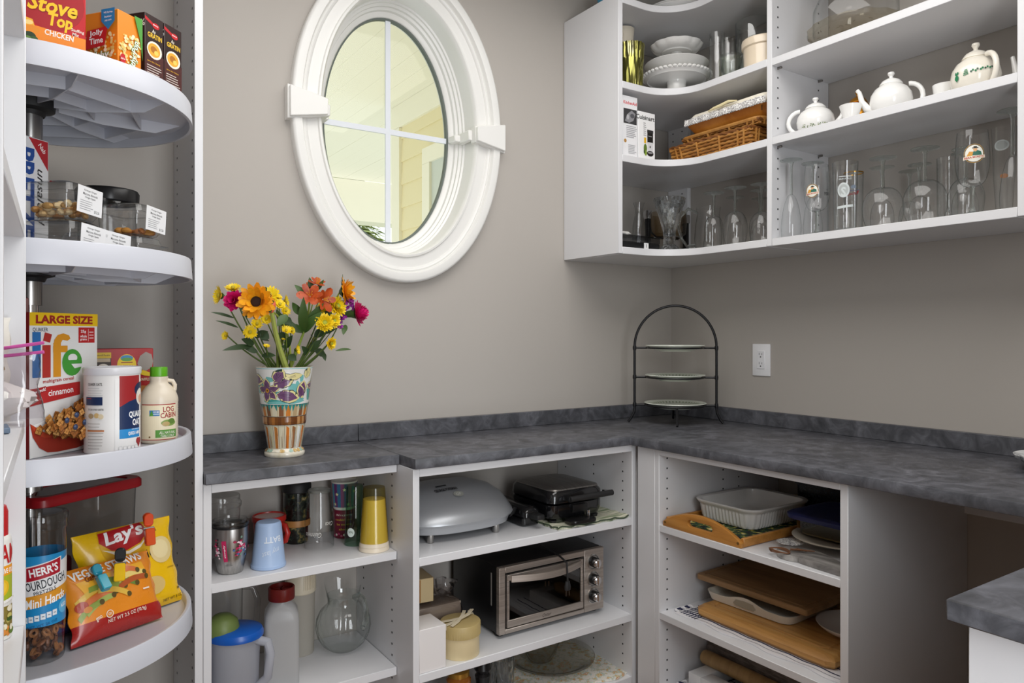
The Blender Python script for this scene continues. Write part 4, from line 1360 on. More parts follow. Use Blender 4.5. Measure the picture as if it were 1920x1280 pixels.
carton('waffle_mix_box', 'red and yellow waffle mix box, torn open, behind the oats canister', (-2.072, -.268, T3), R(6), .122, .05, .200, 'B3191D',
       fr=[('r', .0175, .155, .033, .06, '3A2A1E'), ('r', .0175, .185, .033, .013, 'E9C522'), ('t', 'Buttermilk Pancakes', .0175, .1855, .028, .004, '5A2A10'), ('r', .0175, .174, .03, .008, 'C9B79C'), ('e', .018, .160, .010, .006, 'F1E9DC'), ('e', .018, .152, .013, .006, '8A5A34'), ('e', .018, .146, .013, .005, 'A87445'), ('e', .018, .14, .013, .005, '6A4020'),
           ('e', .066, .162, .020, .025, 'F2CE1C'), ('e', .066, .178, .013, .007, '3F8FC0'), ('e', .066, .175, .012, .004, '5FA343'), ('r', .066, .168, .024, .002, '9A3A1A'), ('t', 'BUTTERMILK', .066, .160, .026, .004, '9A1A1A', 0, .01), ('t', 'COMPLETE', .066, .153, .022, .005, '9A1A1A', 0, .02),
           ('p', [(.088, .165), (.094, .183), (.106, .192), (.118, .186), (.1215, .17), (.119, .156), (.107, .148), (.094, .152)], 'A59C93'), ('p', [(.088, .143), (.102, .137), (.118, .135), (.118, .142), (.1, .15)], 'F2CE1C'), ('t', 'WAFFLES', .104, .128, .028, .007, 'F2E2C0', 0, .02), ('e', .1, .1, .022, .014, 'B87838')])
t = thing('oats_canister', 'white cardboard oats canister with red and blue label', 'canister', (-2.112, -.516, T3), fr(-2.112, -.516))
G(P('EEECE9', .45)).lathe([(0, 0), (.0495, 0), (.0505, .002), (.0505, .004), (.05, .006), (.05, .158), (0, .158)], 56).build('body', t)
G(P('E8E8EC', .3)).lathe([(.0508, .153), (.052, .155), (.0525, .166), (.05, .168), (.048, .1655), (0, .1645)], 56).build('lid', t)
m_ = wrap(.0503, -PI / 2)
it = [('r', .034, .075, .060, .143, 'F2F1EF'), ('r', .036, .120, .048, .062, 'A02428'), ('p', [(.012, .09), (.06, .09), (.06, .12), (.05, .105), (.03, .10)], '1C2F57'), ('r', .036, .068, .048, .044, '1C2F57'), ('r', .036, .037, .048, .018, '2B8FD0'),
      ('e', .064, .1225, .021, .015, '1A2A50'), ('e', .062, .108, .014, .017, 'E5DED2'), ('e', .060, .115, .004, .008, 'F3EFE6'), ('e', .064, .104, .008, .009, 'D9A88A'),
      ('t', 'QUAKER', .0505, .0735, .041, .014, 'FFFFFF', 0, .03), ('t', 'OATS', .052, .0585, .028, .0135, 'FFFFFF', 0, .03), ('t', 'QUICK 1-MINUTE', .0475, .0365, .038, .008, 'FFFFFF', 0, .03), ('t', '100% whole grain', .047, .0445, .022, .003, 'E8F2FA'),
      ('e', .053, .0205, .0055, .006, 'A02428'), ('e', .0595, .0205, .0055, .006, 'A02428'), ('p', [(.0485, .0185), (.064, .0185), (.0562, .007)], 'A02428'), ('t', 'QUAKER OATS.', -.032, .135, .030, .0065, '3A3A3A', 0, .01),
      ('r', -.035, .103, .036, .016, '1C2F57'), ('r', -.045, .108, .012, .0015, 'A02428'), ('t', 'TRY OUR OTHER VARIETIES', -.031, .0865, .032, .0035, '555555'), ('e', -.04, .074, .006, .005, 'B9A07A'), ('e', -.028, .075, .005, .005, 'D8B67A'), ('e', -.02, .073, .005, .005, 'E4D3B0')]
it += lines(-.031, .112, .13, .034, 4, 'C9C9C9', .2) + lines(-.031, .008, .062, .032, 9, 'BDB9B4', .22) + [('r', -.031, .0455, .034, .003, 'C47A4A')]
for q in range(5):
    it.append(('r', .0135 + q * .008, .0085, .006, .009, 'B9B9BC'))
    it.append(('r', .0135 + q * .008, .0085, .005, .008, 'F2F1EF'))
printed(t, 'printed_label', m_, it, cut=(.004, 0))
t = thing('syrup_jug', 'cream plastic syrup jug with bright green cap and side handle', 'jug', (-2.017, -.437, T3), fr(-2.017, -.437))
JUG = P('DFD3BF', .32)
jp = [(0, 0), (.033, 0), (.037, .004), (.0385, .012)]
for q in range(14):
    jp += [(.0385, .015 + q * .005), (.0378, .0175 + q * .005)]
jp += [(.0385, .088), (.038, .096), (.034, .108), (.026, .120), (.0185, .127), (.0175, .132), (.0185, .136), (.0185, .141), (.0155, .142), (0, .142)]
G(JUG).lathe(jp, 40).build('bottle', t)
g = G(P('5DAA1E', .35)).lathe([(.0168, .142), (.0172, .144), (.0172, .160), (.0162, .162), (0, .162)], 40, wob=lambda a, z, k: 1 + (.012 * cos(30 * a) if k in (1, 2) else 0))
g.build('cap', t)
G(JUG).tube([(.016, 0, .133), (.027, 0, .131), (.0315, 0, .122), (.031, 0, .112), (.026, 0, .105)], [.0045, .0045, .0045, .0045, .005], 10).build('handle', t)
it = [('r', .0, .046, .075, .074, 'E9DDBE'), ('r', 0, .0832, .075, .002, 'A3252B'), ('r', 0, .009, .075, .0015, 'A3252B'), ('t', 'LOG', .020, .073, .024, .0115, '9B1F28', 3, .02), ('t', 'CABIN', .020, .0605, .034, .0115, '9B1F28', 3, .02),
      ('r', -.0085, .0655, .020, .012, '3E78B2'), ('p', [(-.019, .059), (-.014, .072), (-.010, .06)], '4E9A3A'), ('t', 'NON GMO', -.005, .068, .011, .004, 'FFFFFF'), ('r', -.005, .0635, .012, .002, 'CFE0EE'),
      ('r', .016, .0215, .045, .016, '58963A'), ('e', .02, .044, .016, .007, '7F9A4C'), ('e', .026, .047, .008, .006, '5F7F38'), ('e', .014, .042, .008, .005, 'B7A06A'), ('t', 'ALL NATURAL', .018, .0235, .034, .006, 'F2EFE0', 0, .01), ('t', 'TABLE SYRUP', .018, .0165, .03, .005, 'F2EFE0', 0, .01), ('e', -.018, .015, .0018, .0018, '7A5A30')]
printed(t, 'printed_label', wrap(.0388, -PI / 2), it, cut=(.004, 0))

# bottom tray
t = thing('pretzel_tub', 'tall clear pretzel tub with blue and orange label', 'tub', (-2.232, -.553, T4), fr(-2.232, -.553))
G(PLASTIC).lathe([(0, 0), (.036, 0), (.038, .005), (.0405, .24), (.0415, .245)], 48).build('wall', t, fix=False)
G(PLASTIC).lathe([(.0425, .243), (.0435, .247), (.0425, .252), (.044, .256), (.044, .268), (.0415, .272), (.036, .270), (.034, .272), (0, .272)], 56, wob=lambda a, z, k: 1 + (.01 * cos(48 * a) if k in (3, 4) else 0)).build('lid', t, fix=False)
G(noisy('blue_wrap', [(0.3, '1C86C2'), (0.7, '2C9BD6')], (10, 10, 10), 3, .3)).lathe([(.0388, .070), (.0405, .2)], 56).build('wrap_label', t, fix=False)
rf_ = lambda q: .0378 + q * .0117
it = [('p', [(-.06, .118), (.06, .140), (.06, .190), (-.06, .164)], 'EFEFEF'), ('p', [(-.06, .098), (.06, .118), (.06, .142), (-.06, .120)], 'E39A26'), ('p', [(-.026, .152), (.034, .162), (.034, .193), (-.026, .181)], 'F2F2F2'), ('p', [(-.024, .154), (.032, .164), (.032, .191), (-.024, .179)], 'B5172C'),
      ('t', "HERR'S", .004, .173, .047, .016, 'FFFFFF', 9, .03), ('t', 'SOURDOUGH', .006, .149, .075, .0165, '23262E', 9, .01), ('t', 'PRETZELS', .006, .1345, .036, .007, '3A3D45', 9), ('t', 'Mini Hards', .008, .117, .070, .017, 'FFFFFF', 9, .02, .25),
      ('e', .041, .098, .012, .013, '5FB7E4'), ('t', 'AGED', .041, .100, .014, .007, 'FFFFFF', 9), ('t', 'NET WT 26 OZ', .002, .0735, .05, .005, '1A5E93', 8)]
for q in range(6):
    it.append(('r', -.026 + q * .0095, .084 + q * .0016, .0078, .0105, 'E9EEF2'))
    it.append(('r', -.026 + q * .0095, .084 + q * .0016, .004, .0015, '6A7A88'))
printed(t, 'printed_label', wrap(rf_, -PI / 2, .0395), it, cut=(.004, 0), base=.0006)
g = G()
rnd = random.Random(9)
for i in range(60):
    g.use(P(rnd.choice(['6A3A1C', '84502A', '5A2E14', '9A6436']), .45))
    a, q = rnd.uniform(0, 2 * PI), .032 * rnd.uniform(0, 1) ** .5
    g.M = Matrix.Translation((q * cos(a), q * sin(a), rnd.uniform(.008, .06))) @ Matrix.Rotation(rnd.uniform(0, 3), 4, 'X') @ Matrix.Rotation(rnd.uniform(0, 3), 4, 'Y')
    g.tube([(.006 * cos(2 * PI * k / 8), .006 * sin(2 * PI * k / 8), 0) for k in range(8)], .0032, 6, closed=True)
tag(g.build('pretzels', t), kind='stuff')
d_ = R(35.5)
t = thing('food_bin', 'large clear food bin with red-edged lid at the back of the bottom tray', 'container',
          (-2.233 + .1225 * cos(d_) - .065 * sin(d_), -.45 + .1225 * sin(d_) + .065 * cos(d_), T4), d_)
BIN = glass('bin_plastic', 'ECEBEA', 'DAD9D8', '8A8A8D', .1, .8)
L0 = lambda s, z, r=.025: [(x, y, z) for x, y in rrect(-.1225 - s, .1225 + s, -.065 - s, .065 + s, r)]
stack_loops(G(BIN), [L0(-.014, .001), L0(-.008, .02), L0(-.002, .262)], True, False).build('tub', t, fix=False)
stack_loops(G(P('A3161F', .35)), [L0(.004, .256), L0(.006, .258), L0(.006, .272), L0(.002, .278), L0(-.014, .277), L0(-.015, .270)], True, False).build('lid_rim', t)
stack_loops(G(P('CFCFCF', .4)), [L0(-.0145, .2705), L0(-.0147, .273)], True, True).build('lid_panel', t)
G(P('7A1420', .5)).box(-.1, -.03, -.04, .04, .012, .14).build('contents', t, bevel=.01)


def bag(name, label, loc, rz, tilt, w, h, th, col, prints, skew=0.0, seed=1, cat='bag', seam='D8D8D8', bot=None, wr=.004):
    """pillow bag: two crinkled faces meeting at flat end seams"""
    rnd = random.Random(seed)
    ph = [rnd.uniform(0, 6) for _ in range(8)]
    nx, nz = 28, 24

    def f(u, v, s):
        e = max(0.0, 1 - abs(2 * u - 1) ** 3.0) ** .6 * max(0.0, 1 - abs(2 * v - 1) ** 2.6) ** .7
        crk = wr * (sin(9 * u + 7 * v + ph[0]) + .8 * sin(17 * u - 11 * v + ph[1]) + .6 * sin(23 * v + 5 * u + ph[2])) * (.3 + .7 * e)
        edge = .0025 * sin(20 * v + ph[3]) if u in (0, 1) else 0
        pin = 1 - .05 * sin(PI * v)
        return Vector(((u - .5) * w * pin + skew * (v - .5) + edge, s * (th / 2 * e + crk * .6 + .0006) + crk * .4, v * h))

    t = thing(name, label, cat, loc, rot=(tilt, 0, rz))
    g = G(P(col, .27, coat=.2))
    if bot:
        g.use(P(bot, .27, coat=.2))
    for s in (-1, 1):
        vs = [f(i / nx, j / nz, s) for j in range(nz + 1) for i in range(nx + 1)]
        fs = [[j * (nx + 1) + i, j * (nx + 1) + i + 1, (j + 1) * (nx + 1) + i + 1, (j + 1) * (nx + 1) + i] for j in range(nz) for i in range(nx)]
        if bot:
            k = int(nz * .27)
            g.use(P(bot, .27, coat=.2)).add(vs[:(k + 1) * (nx + 1)], fs[:k * nx])
            g.use(P(col, .27, coat=.2)).add(vs, fs[k * nx:])
        else:
            g.add(vs, fs)
    g.build('pouch', t, fix=False, angle=80)
    if prints:
        mf = lambda x, y, off: f(min(1, max(0, x / w)), min(1, max(0, y / h)), -1) + Vector((0, -off - .0004, 0))
        printed(t, 'printed_front', mf, prints, cut=(.006, .006), rough=.3, base=.0006, step=.00006)
    return t


LY = 'F0C010'
it = [('e', .105, .158, .062, .062, 'D8A818'), ('p', [(.045, .165), (.05, .185), (.145, .19), (.152, .168), (.13, .148), (.095, .138), (.065, .145)], 'B3161F'), ('p', [(.046, .150), (.07, .142), (.1, .136), (.13, .145), (.15, .160), (.146, .154), (.128, .138), (.1, .13), (.068, .136)], 'F3EBD6'),
      ('t', "Lay's", .100, .171, .09, .036, 'FFFFFF', 6, .03, .25), ('t', 'Classic', .118, .118, .075, .02, '3A2A10', 8, .01), ('e', .176, .122, .029, .029, 'E5CF94'), ('e', .174, .124, .021, .02, 'EEDDA9'), ('e', .10, .065, .03, .024, 'E5CF94'), ('e', .145, .05, .028, .02, 'DDBF78'),
      ('t', '12 0 2', .165, .168, .016, .008, '2A2A20', 5), ('t', 'NET WT 8 OZ', .19, .012, .05, .006, '6A5208', 2), ('e', .207, .03, .003, .003, '6A5208'), ('r', .195, .08, .02, .002, 'B88F10')]
bag('chip_bag', 'yellow potato chip bag leaning on the clear bin', (-2.062, -.428, T4 + .003), R(24), R(-14), .215, .19, .05, LY, it, skew=-.006, seed=4)
it = []
VG = ['E2B84A', '8FA040', 'D9733A', '6F8A3A', 'EBD27A', 'B5582A', 'A8B45A']
rnd = random.Random(14)
it += [('p', [(.02, .115), (.16, .125), (.165, .10), (.03, .09)], 'F2B02A')]
for i, (x, y, l, a) in enumerate(((.045, .085, .07, 18), (.075, .09, .075, -8), (.06, .075, .06, 8), (.1, .095, .08, -16), (.13, .100, .06, 4), (.13, .088, .065, 8), (.055, .062, .06, 22), (.085, .078, .065, -20), (.035, .055, .05, 28), (.12, .112, .05, -6))):
    c = VG[i % len(VG)]
    ca, sa = cos(R(a)), sin(R(a))
    bow = .006
    top, bo = [], []
    for k in range(9):
        q = (k / 8 - .5) * l
        yy = bow * (1 - (2 * k / 8 - 1) ** 2)
        top.append((x + q * ca - (yy + .0055) * sa, y + q * sa + (yy + .0055) * ca))
        bo.append((x + q * ca - (yy - .0055) * sa, y + q * sa + (yy - .0055) * ca))
    it.append(('p', top + bo[::-1], c))
    it.append(('e', x + l / 2 * ca, y + l / 2 * sa, .005, .0055, '5A4A1E'))
it += [('e', .02, .068, .012, .010, 'B03A1C'), ('e', .03, .06, .008, .006, 'D9893A'), ('t', 'VEGGIE STRAWS', .088, .133, .15, .018, 'F6F2EA', 4, .03), ('t', 'Garden', .055, .119, .035, .012, '7A2A14', 4, .02, .2),
       ('t', 'NET WT 2.5 OZ (70.9g)', .105, .028, .082, .009, 'F4E9DA', 3, .005), ('e', .068, .040, .0075, .0075, 'F4E9DA'), ('e', .068, .040, .006, .006, 'D9802A'), ('t', 'GF', .068, .040, .007, .005, 'F4E9DA'), ('t', 'gmo', .047, .037, .012, .009, 'F4E9DA', 20), ('r', .155, .068, .016, .003, 'F4E9DA')]
bag('veggie_snack_bag', 'orange and red vegetable straw bag at the front of the bottom tray', (-2.098, -.515, T4 + .004), R(24), R(-24), .185, .145, .045, 'E58A1F', it, skew=.0, seed=8, bot='A6231E')
bag('purple_snack_bag', 'small purple snack bag tucked beside the pretzel tub', (-2.185, -.462, T4 + .004), R(30), R(-35), .11, .085, .03, '3D2A5E', [('r', .05, .012, .1, .014, '2A4A9A')], seed=3)


def clip(label, loc, rz, tilt, c1, c2, wid=.020, ln=.055):
    t = thing('bag_clip', label, 'clip', loc, rot=(tilt, 0, rz), group='bag clips on the bottom tray')
    mk = lambda c: glass('tint_' + c, c, c, c, .1) if c == c2 and c2 != 'F0C010' else P(c, .3)
    for s, c in ((-1, c1), (1, c1)):
        g = G(P(c, .3))
        g.prism(rrect(-wid / 2, wid / 2, .012, ln * .66, wid * .45), 0, .006)
        g.M = None
        o = g.build('grip', t, bevel=.0015, seg=1)
        o.rotation_euler = (PI / 2 + s * R(13), 0, 0)
        o.location = (0, s * .004 + .003, 0)
    G(P(c2, .2)).prism(rrect(-wid / 2, wid / 2, -ln * .45, .008, .004), -.004, .010).build('jaw', t, bevel=.0015, seg=1).rotation_euler = (PI / 2, 0, 0)
    G(P('8A8C90', .4, .6)).tube([(-wid / 2 - .001, .0, .008), (wid / 2 + .001, .0, .008)], .0025, 8).build('spring', t)
    return t


clip('orange bag clip on the yellow chip bag', (-2.038, -.452, .825), R(10), R(-12), 'E04A12', 'D8501A', .019, .062)
clip('black and yellow bag clip on the vegetable straw bag', (-2.098, -.508, .775), R(-10), R(-20), '17171A', 'F0C010', .020, .06)
clip('teal bag clip beside the black and yellow clip', (-2.132, -.528, .762), R(25), R(-45), '1A8FA8', '2AA3B8', .018, .055)

# ---- shelf tower on the left
t = thing('freezer_bag', 'clear zip bag of white flour with a pink zipper on the left shelf tower', 'bag', (-2.314, -.815, 1.1078), R(-14))
FL = P('EDE8E2', .9, bump=.5, bscale=60)
rnd = random.Random(2)
g = G(FL)
prof_ = [(0, .004)] + [(.034 * sin(PI * q / 9) ** .7, .006 + .068 * q / 9) for q in range(1, 9)] + [(0, .076)]
g.lathe(prof_, 40, sx=2.05, sy=.85, wob=lambda a, z, k: 1 + .08 * sin(7 * a + 160 * z) + .08 * sin(13 * a - 230 * z))
tag(g.build('flour', t), kind='stuff')
FILM = glass('bag_film', 'F4F2F4', 'E3DFE3', 'A8A2A8', .12, 1.3)
vs, fs = [], []
n = 40
for j in range(9):
    v = j / 8
    for i in range(n):
        a = 2 * PI * i / n
        e = (1 - v) ** .6
        vs.append((.082 * cos(a) * (1 - .08 * v) + .004 * sin(5 * a + 9 * v), (.038 * e + .002) * sin(a) * (1 + .15 * sin(7 * a)), .004 + .112 * v + .004 * sin(3 * a + 5 * v)))
for j in range(8):
    for i in range(n):
        fs.append((j * n + i, j * n + (i + 1) % n, (j + 1) * n + (i + 1) % n, (j + 1) * n + i))
G(FILM).add(vs, fs).build('pouch', t, fix=False, angle=80)
for k, dz in enumerate((0, .012)):
    G(P('D65AA8', .35)).tube([(-.075, 0, .108 + dz), (-.03, -.004, .103 + dz * .6), (.03, .004, .106 + dz), (.085, -.002, .112 + dz * 1.2)], .0026, 6).build('zipper', t)
t = bag('foil_packet', 'pale yellow printed packet standing behind the flour bag', (-2.335, -.772, 1.109), R(0), R(-3), .12, .165, .028, 'E6E2D8',
        [('e', .092, .13, .016, .02, 'D9CF2A'), ('e', .09, .145, .01, .008, '4A8FB8'), ('p', [(.06, .085), (.112, .098), (.105, .118), (.06, .105)], 'C9A22A'), ('p', [(.065, .09), (.1, .1), (.098, .112), (.065, .102)], 'F0E8C8'), ('r', .09, .08, .05, .005, '8A6A1E', 10)], seed=9)
carton('flat_packet', 'flat blue-grey packet lying under the flour bag', (-2.325, -.905, 1.1078), R(4), .10, .06, .008, '5B6F86')
t = thing('spray_can', 'cooking spray can with red cap on the left shelf tower', 'can', (-2.2985, -.786, .7745), fr(-2.2985, -.786))
G(P('E8E6E0', .3)).lathe([(0, 0), (.024, 0), (.0255, .002), (.025, .005), (.025, .152), (.0235, .158), (.021, .160), (0, .160)], 40).build('can', t)
G(P('C01D22', .35)).lathe([(.0205, .160), (.0205, .196), (.018, .205), (.012, .208), (0, .208)], 36).build('cap', t)
it = [('r', .004, .06, .06, .11, 'E8E6E0'), ('t', 'PAM', .020, .133, .044, .030, 'C01D22', 0, .02), ('r', .004, .107, .06, .016, 'F0A020'), ('t', 'OLIVE OIL', .020, .107, .026, .008, 'FFFFFF', 0, .02), ('r', .004, .08, .06, .04, 'A9B82A'), ('e', .008, .082, .016, .014, 'E8B820'), ('e', .008, .082, .012, .011, 'F2C838'),
      ('r', .004, .03, .06, .045, '8A7A3A')]
rnd = random.Random(4)
for q in range(40):
    it.append(('e', rnd.uniform(-.02, .03), rnd.uniform(.01, .05), rnd.uniform(.003, .006), rnd.uniform(.003, .005), rnd.choice(['E9E2C8', '5E7A2B', 'D98A3A', 'C9BE6A', '3E5A24'])))
it.append(('p', [(-.03, .05), (.034, .062), (.034, .066), (-.03, .055)], 'F3F0EA'))
printed(t, 'printed_label', wrap(.0252, -PI / 2), it, cut=(.004, 0))


# ================================================================== on the counter
ZC_ = 0.9142
# tiered plate stand in the corner: the hoop stands across the corner, its plates held in three rings
cx, cy = -.236, -.248
d_ = R(-43)
t = thing('tiered_stand', 'black wrought iron three-tier plate stand with arched handle', 'plate stand', (cx, cy, ZC_), d_)
hs = .150
pts = [(-hs - .024, 0, .003), (-hs - .014, 0, .016), (-hs - .002, 0, .040), (-hs, 0, .06)]
pts += [(-hs, 0, .06 + .225 * i / 8) for i in range(1, 8)]
pts += [(-hs * cos(PI * i / 32), 0, .285 + .155 * sin(PI * i / 32)) for i in range(33)]
pts += [(hs, 0, .06 + .225 * i / 8) for i in range(7, 0, -1)]
pts += [(hs, 0, .06), (hs + .002, 0, .040), (hs + .014, 0, .016), (hs + .024, 0, .003)]
G(IRON).tube(pts, .0048, 10).build('arch', t)
for z, rr in ((.068, .108), (.172, .105), (.282, .103)):
    G(IRON).tube([(rr * cos(2 * PI * k / 48), rr * sin(2 * PI * k / 48), z) for k in range(48)], .0032, 8, closed=True).build('ring', t)
    for s in (-1, 1):
        G(IRON).tube([(s * rr, 0, z), (s * hs, 0, z)], .0038, 8).build('arm', t)
        G(IRON).lathe([(0, -.008), (.0062, -.008), (.0072, 0), (.0062, .008), (0, .008)], 14, c=(s * hs, 0, z)).build('collar', t)
for s in (-1, 1):
    G(IRON).tube([(0, s * .108, .068), (0, s * .112, .05), (0, s * .118, .02), (0, s * .128, .004)], .0045, 8).build('leg', t)
leafg = '4E6B34'
for i, (z, rr) in enumerate(((.068, .108), (.172, .105), (.282, .103))):
    p = thing('plate', ('bottom plate of the iron stand, white with green leaf border', 'middle plate of the iron stand, white with green leaf border', 'top plate of the iron stand, white with green leaf border')[i], 'plate',
              (cx, cy, ZC_ + z - .0125), 0, 'plates in the tiered stand')
    q = rr + .006
    G(P('DDE2D6', .15, coat=.3)).lathe([(0, 0), (.058, 0), (.06, .002), (.072, .004), (.1 * q / .112, .0165), (q, .021), (q - .001, .0232), (.1 * q / .112, .0195), (.071, .007), (0, .005)], 64).build('dish', p)
    g = G(P(leafg, .4))
    for k in range(44):
        a = 2 * PI * k / 44
        for s in (-1, 1):
            g.M = Matrix.Rotation(a, 4, 'Z') @ Matrix.Translation((.0885 + s * .0025, 0, .0162 + s * .0009)) @ Matrix.Rotation(-R(25), 4, 'Y') @ Matrix.Rotation(s * .9, 4, 'Z')
            g.add([(-.005, 0, 0), (0, -.0017, .0002), (.005, 0, 0), (0, .0017, .0002)], [(0, 1, 2, 3)])
    tag(g.build('leaf_border', p), kind='stuff')
# marbled dish at the right edge
t = thing('marbled_dish', 'grey and white marbled dish on the counter at the right edge', 'dish', (-.155, -1.463, ZC_))
G(noisy('marble_glaze', [(0.35, '6F7276'), (0.5, 'C9CCCE'), (0.65, 'EDEEEE')], (9, 22, 9), 5, .25, dist=2.5)).lathe([(0, 0), (.05, 0), (.055, .002), (.09, .012), (.115, .028), (.118, .036), (.114, .036), (.085, .02), (.05, .01), (0, .009)], 56).build('dish', t)

# painted vase
vx, vy = -1.663, -.153
t = thing('painted_vase', 'hand-painted ceramic vase with purple flowers over striped staves', 'vase', (vx, vy, ZC_), fr(vx, vy))
VP = [(.0515, 0.0), (.0535, .004), (.0535, .010), (.049, .016), (.0440, .022), (.0452, .03), (.0540, .085), (.0552, .088), (.0565, .096), (.0570, .104), (.0565, .110), (.0575, .112), (.063, .142), (.0705, .210), (.0745, .238), (.0755, .242), (.073, .244), (.0695, .21), (.06, .14), (.048, .06), (.04, .03)]
CER = noisy('painted_ceramic', [(0.3, 'D8CDB0'), (0.6, 'EDE7D8')], (20, 20, 5), 4, .16, spec=.6)
G(CER).lathe([(0, 0)] + VP + [(0, .03)], 72).build('body', t)


def vr(q):
    o = VP[3:16]
    for (ra, za), (rb, zb) in zip(o, o[1:]):
        if za <= q <= zb:
            return ra + (rb - ra) * (q - za) / (zb - za)
    return .0755 if q > .2 else .05


vm = wrap(vr, -PI / 2, .06)
it = []
rnd = random.Random(31)
TEAL, PUR, PUR2, YL, INK = '74B7B4', '6E4A6E', '8A6488', 'E2D79A', '2A3A3A'
it.append(('r', 0, .193, .36, .102, 'E4E4DF'))
it.append(('r', 0, .239, .36, .006, '8FC4C8'))


def blob(x, y, rx, ry, c):
    return ('p', [(x + rx * (1 + .25 * rnd.uniform(-1, 1)) * cos(2 * PI * k / 12), y + ry * (1 + .25 * rnd.uniform(-1, 1)) * sin(2 * PI * k / 12)) for k in range(12)], c)


for x, y, rx, ry in ((-.036, .212, .012, .008), (-.052, .19, .010, .02), (-.03, .152, .024, .006), (.018, .185, .012, .016), (.012, .165, .014, .012), (.034, .155, .02, .007), (.03, .19, .006, .02), (.04, .215, .006, .01), (.0, .149, .05, .004), (-.012, .175, .008, .006), (.075, .17, .014, .02), (-.08, .19, .014, .02), (.1, .2, .02, .012), (-.11, .16, .02, .012)):
    it.append(blob(x, y, rx, ry, TEAL if rnd.random() < .7 else '3E9A94'))


def petal(x, y, l, w, a, c1, c2):
    ca, sa = cos(R(a)), sin(R(a))
    mk = lambda s, k0: [(x + (k0 + u * (l - k0)) * ca - v * sa, y + (k0 + u * (l - k0)) * sa + v * ca) for u, v in ((0, -.1 * w * s), (.25, -.42 * w * s), (.6, -.5 * w * s), (.85, -.28 * w * s), (1, 0), (.85, .28 * w * s), (.6, .5 * w * s), (.25, .42 * w * s), (0, .1 * w * s))]
    o = [('p', mk(1.12, 0), INK), ('p', mk(1, 0), c2)]
    ll = l
    o.append(('p', [(x + u * ll * ca - v * sa, y + u * ll * sa + v * ca) for u, v in ((0, 0), (.2, -.42 * w), (.55, -.4 * w), (.92, -.02 * w), (.62, .33 * w), (.2, .42 * w))], c1))
    for s in (-.12, .06, .2):
        o.append(('p', [(x + .05 * ll * ca, y + .05 * ll * sa), (x + .6 * ll * ca - s * w * sa, y + .6 * ll * sa + s * w * ca), (x + .58 * ll * ca - (s + .04) * w * sa, y + .58 * ll * sa + (s + .04) * w * ca)], '3E2A44'))
    return o


for cx_, cy_, ang, sc in ((-.043, .182, (95, 15, -45, -100, 170), 1.0), (.092, .19, (95, 15, -45, -100, 170), 1.0), (-.135, .185, (80, 10, -60, -120, 160), 1.0)):
    for a in ang:
        it += petal(cx_, cy_, .034 * sc, .020 * sc, a, PUR, YL)
    it += [('e', cx_, cy_, .005, .006, 'C98A1E'), ('e', cx_, cy_, .002, .0025, '5A3A10')]
for a in ((-.024, .196, .052, .036, 30), (-.018, .172, .056, .034, -12), (-.022, .205, .040, .028, 62), (.040, .165, .044, .026, 80), (.046, .16, .040, .022, 108), (.0, .215, .042, .018, 12), (.052, .215, .03, .022, 70), (.11, .165, .05, .03, 20), (-.1, .215, .05, .03, -10)):
    it += petal(*a, PUR if a[4] not in (12, 70) else YL, YL)
printed(t, 'painted_flowers', vm, it, cut=(.005, .008), rough=.16, base=.0002, step=.000006)
it = []
ST = ['C9762A', 'E0DACB', '7A4A2E', 'CFC3A4', 'D07E2E', '9A8A6A', 'E6E2D8', 'B9772E', 'D8CFB4']
n = 20
for k in range(n):
    x = (k - n / 2 + .5) * .018
    c = ('D8CFB4', 'CE7424', '9A6A44', 'E4E6E2', 'CE7424', 'CFC9A6', 'C07A3A')[(k + 5) % 7]
    c2 = ('8A5A3A', 'D07E2E', 'B9A07A', '8A5A3A', 'D07E2E', '7A5236', 'D8CFB4')[(k + 5) % 7]
    it += [('p', [(x - .0088, .112), (x + .0088, .112), (x + .0088, .142), (x - .0088, .142)], 'D9C9A6'), ('p', [(x - .006, .112), (x + .0065, .112), (x + .0065, .142), (x - .005, .142)], c2)]
    f0 = .8
    it += [('p', [(x - .0088 * f0, .024), (x + .0088 * f0, .024), (x + .0088, .086), (x - .0088, .086)], 'D9CFB4'), ('p', [(x - .0055, .024), (x + .005, .024), (x + .0065 + rnd.uniform(-.002, .001), .08), (x - .004, .086)], c)]
    for q in range(3):
        xx = x + rnd.uniform(-.006, .006)
        it.append(('p', [(xx, .026), (xx + .0012, .026), (xx + rnd.uniform(.0005, .002), rnd.uniform(.045, .085)), (xx, .06)], rnd.choice(['7A5236', 'EDE6D2', 'A8764A', '6A4A3A'])))
    it.append(('p', [(x + .0085, .024), (x + .0092, .024), (x + .0095, .14), (x + .0088, .14)], '4A3426'))
for k in range(40):
    x = (k - 19.5) * .009
    it.append(('p', [(x - .005, .0885), (x + .005, .0885), (x + .005, .110), (x - .005, .110)], rnd.choice(['7A4A22', '8E5A2A', '6A3E1E', 'A86A2E', 'B98A5A'])))
    it.append(('p', [(x - .004, .143), (x + .004, .143), (x + rnd.uniform(-.003, .003), .143 - rnd.uniform(.004, .02))], '2E8A84'))
it += [('r', 0, .0888, .36, .0012, '3A2A1E'), ('r', 0, .1105, .36, .0012, '3A2A1E'), ('r', 0, .1435, .36, .0016, '2A6A68')]
for k in range(24):
    x = (k - 11.5) * .014
    it.append(blob(x, .018, .008, .004, rnd.choice(['C9A86A', '9AB8A8', '8A6A3A', 'E6E0CE'])))
printed(t, 'painted_staves', vm, it, cut=(.005, .012), rough=.16, base=.0002, step=.000006)

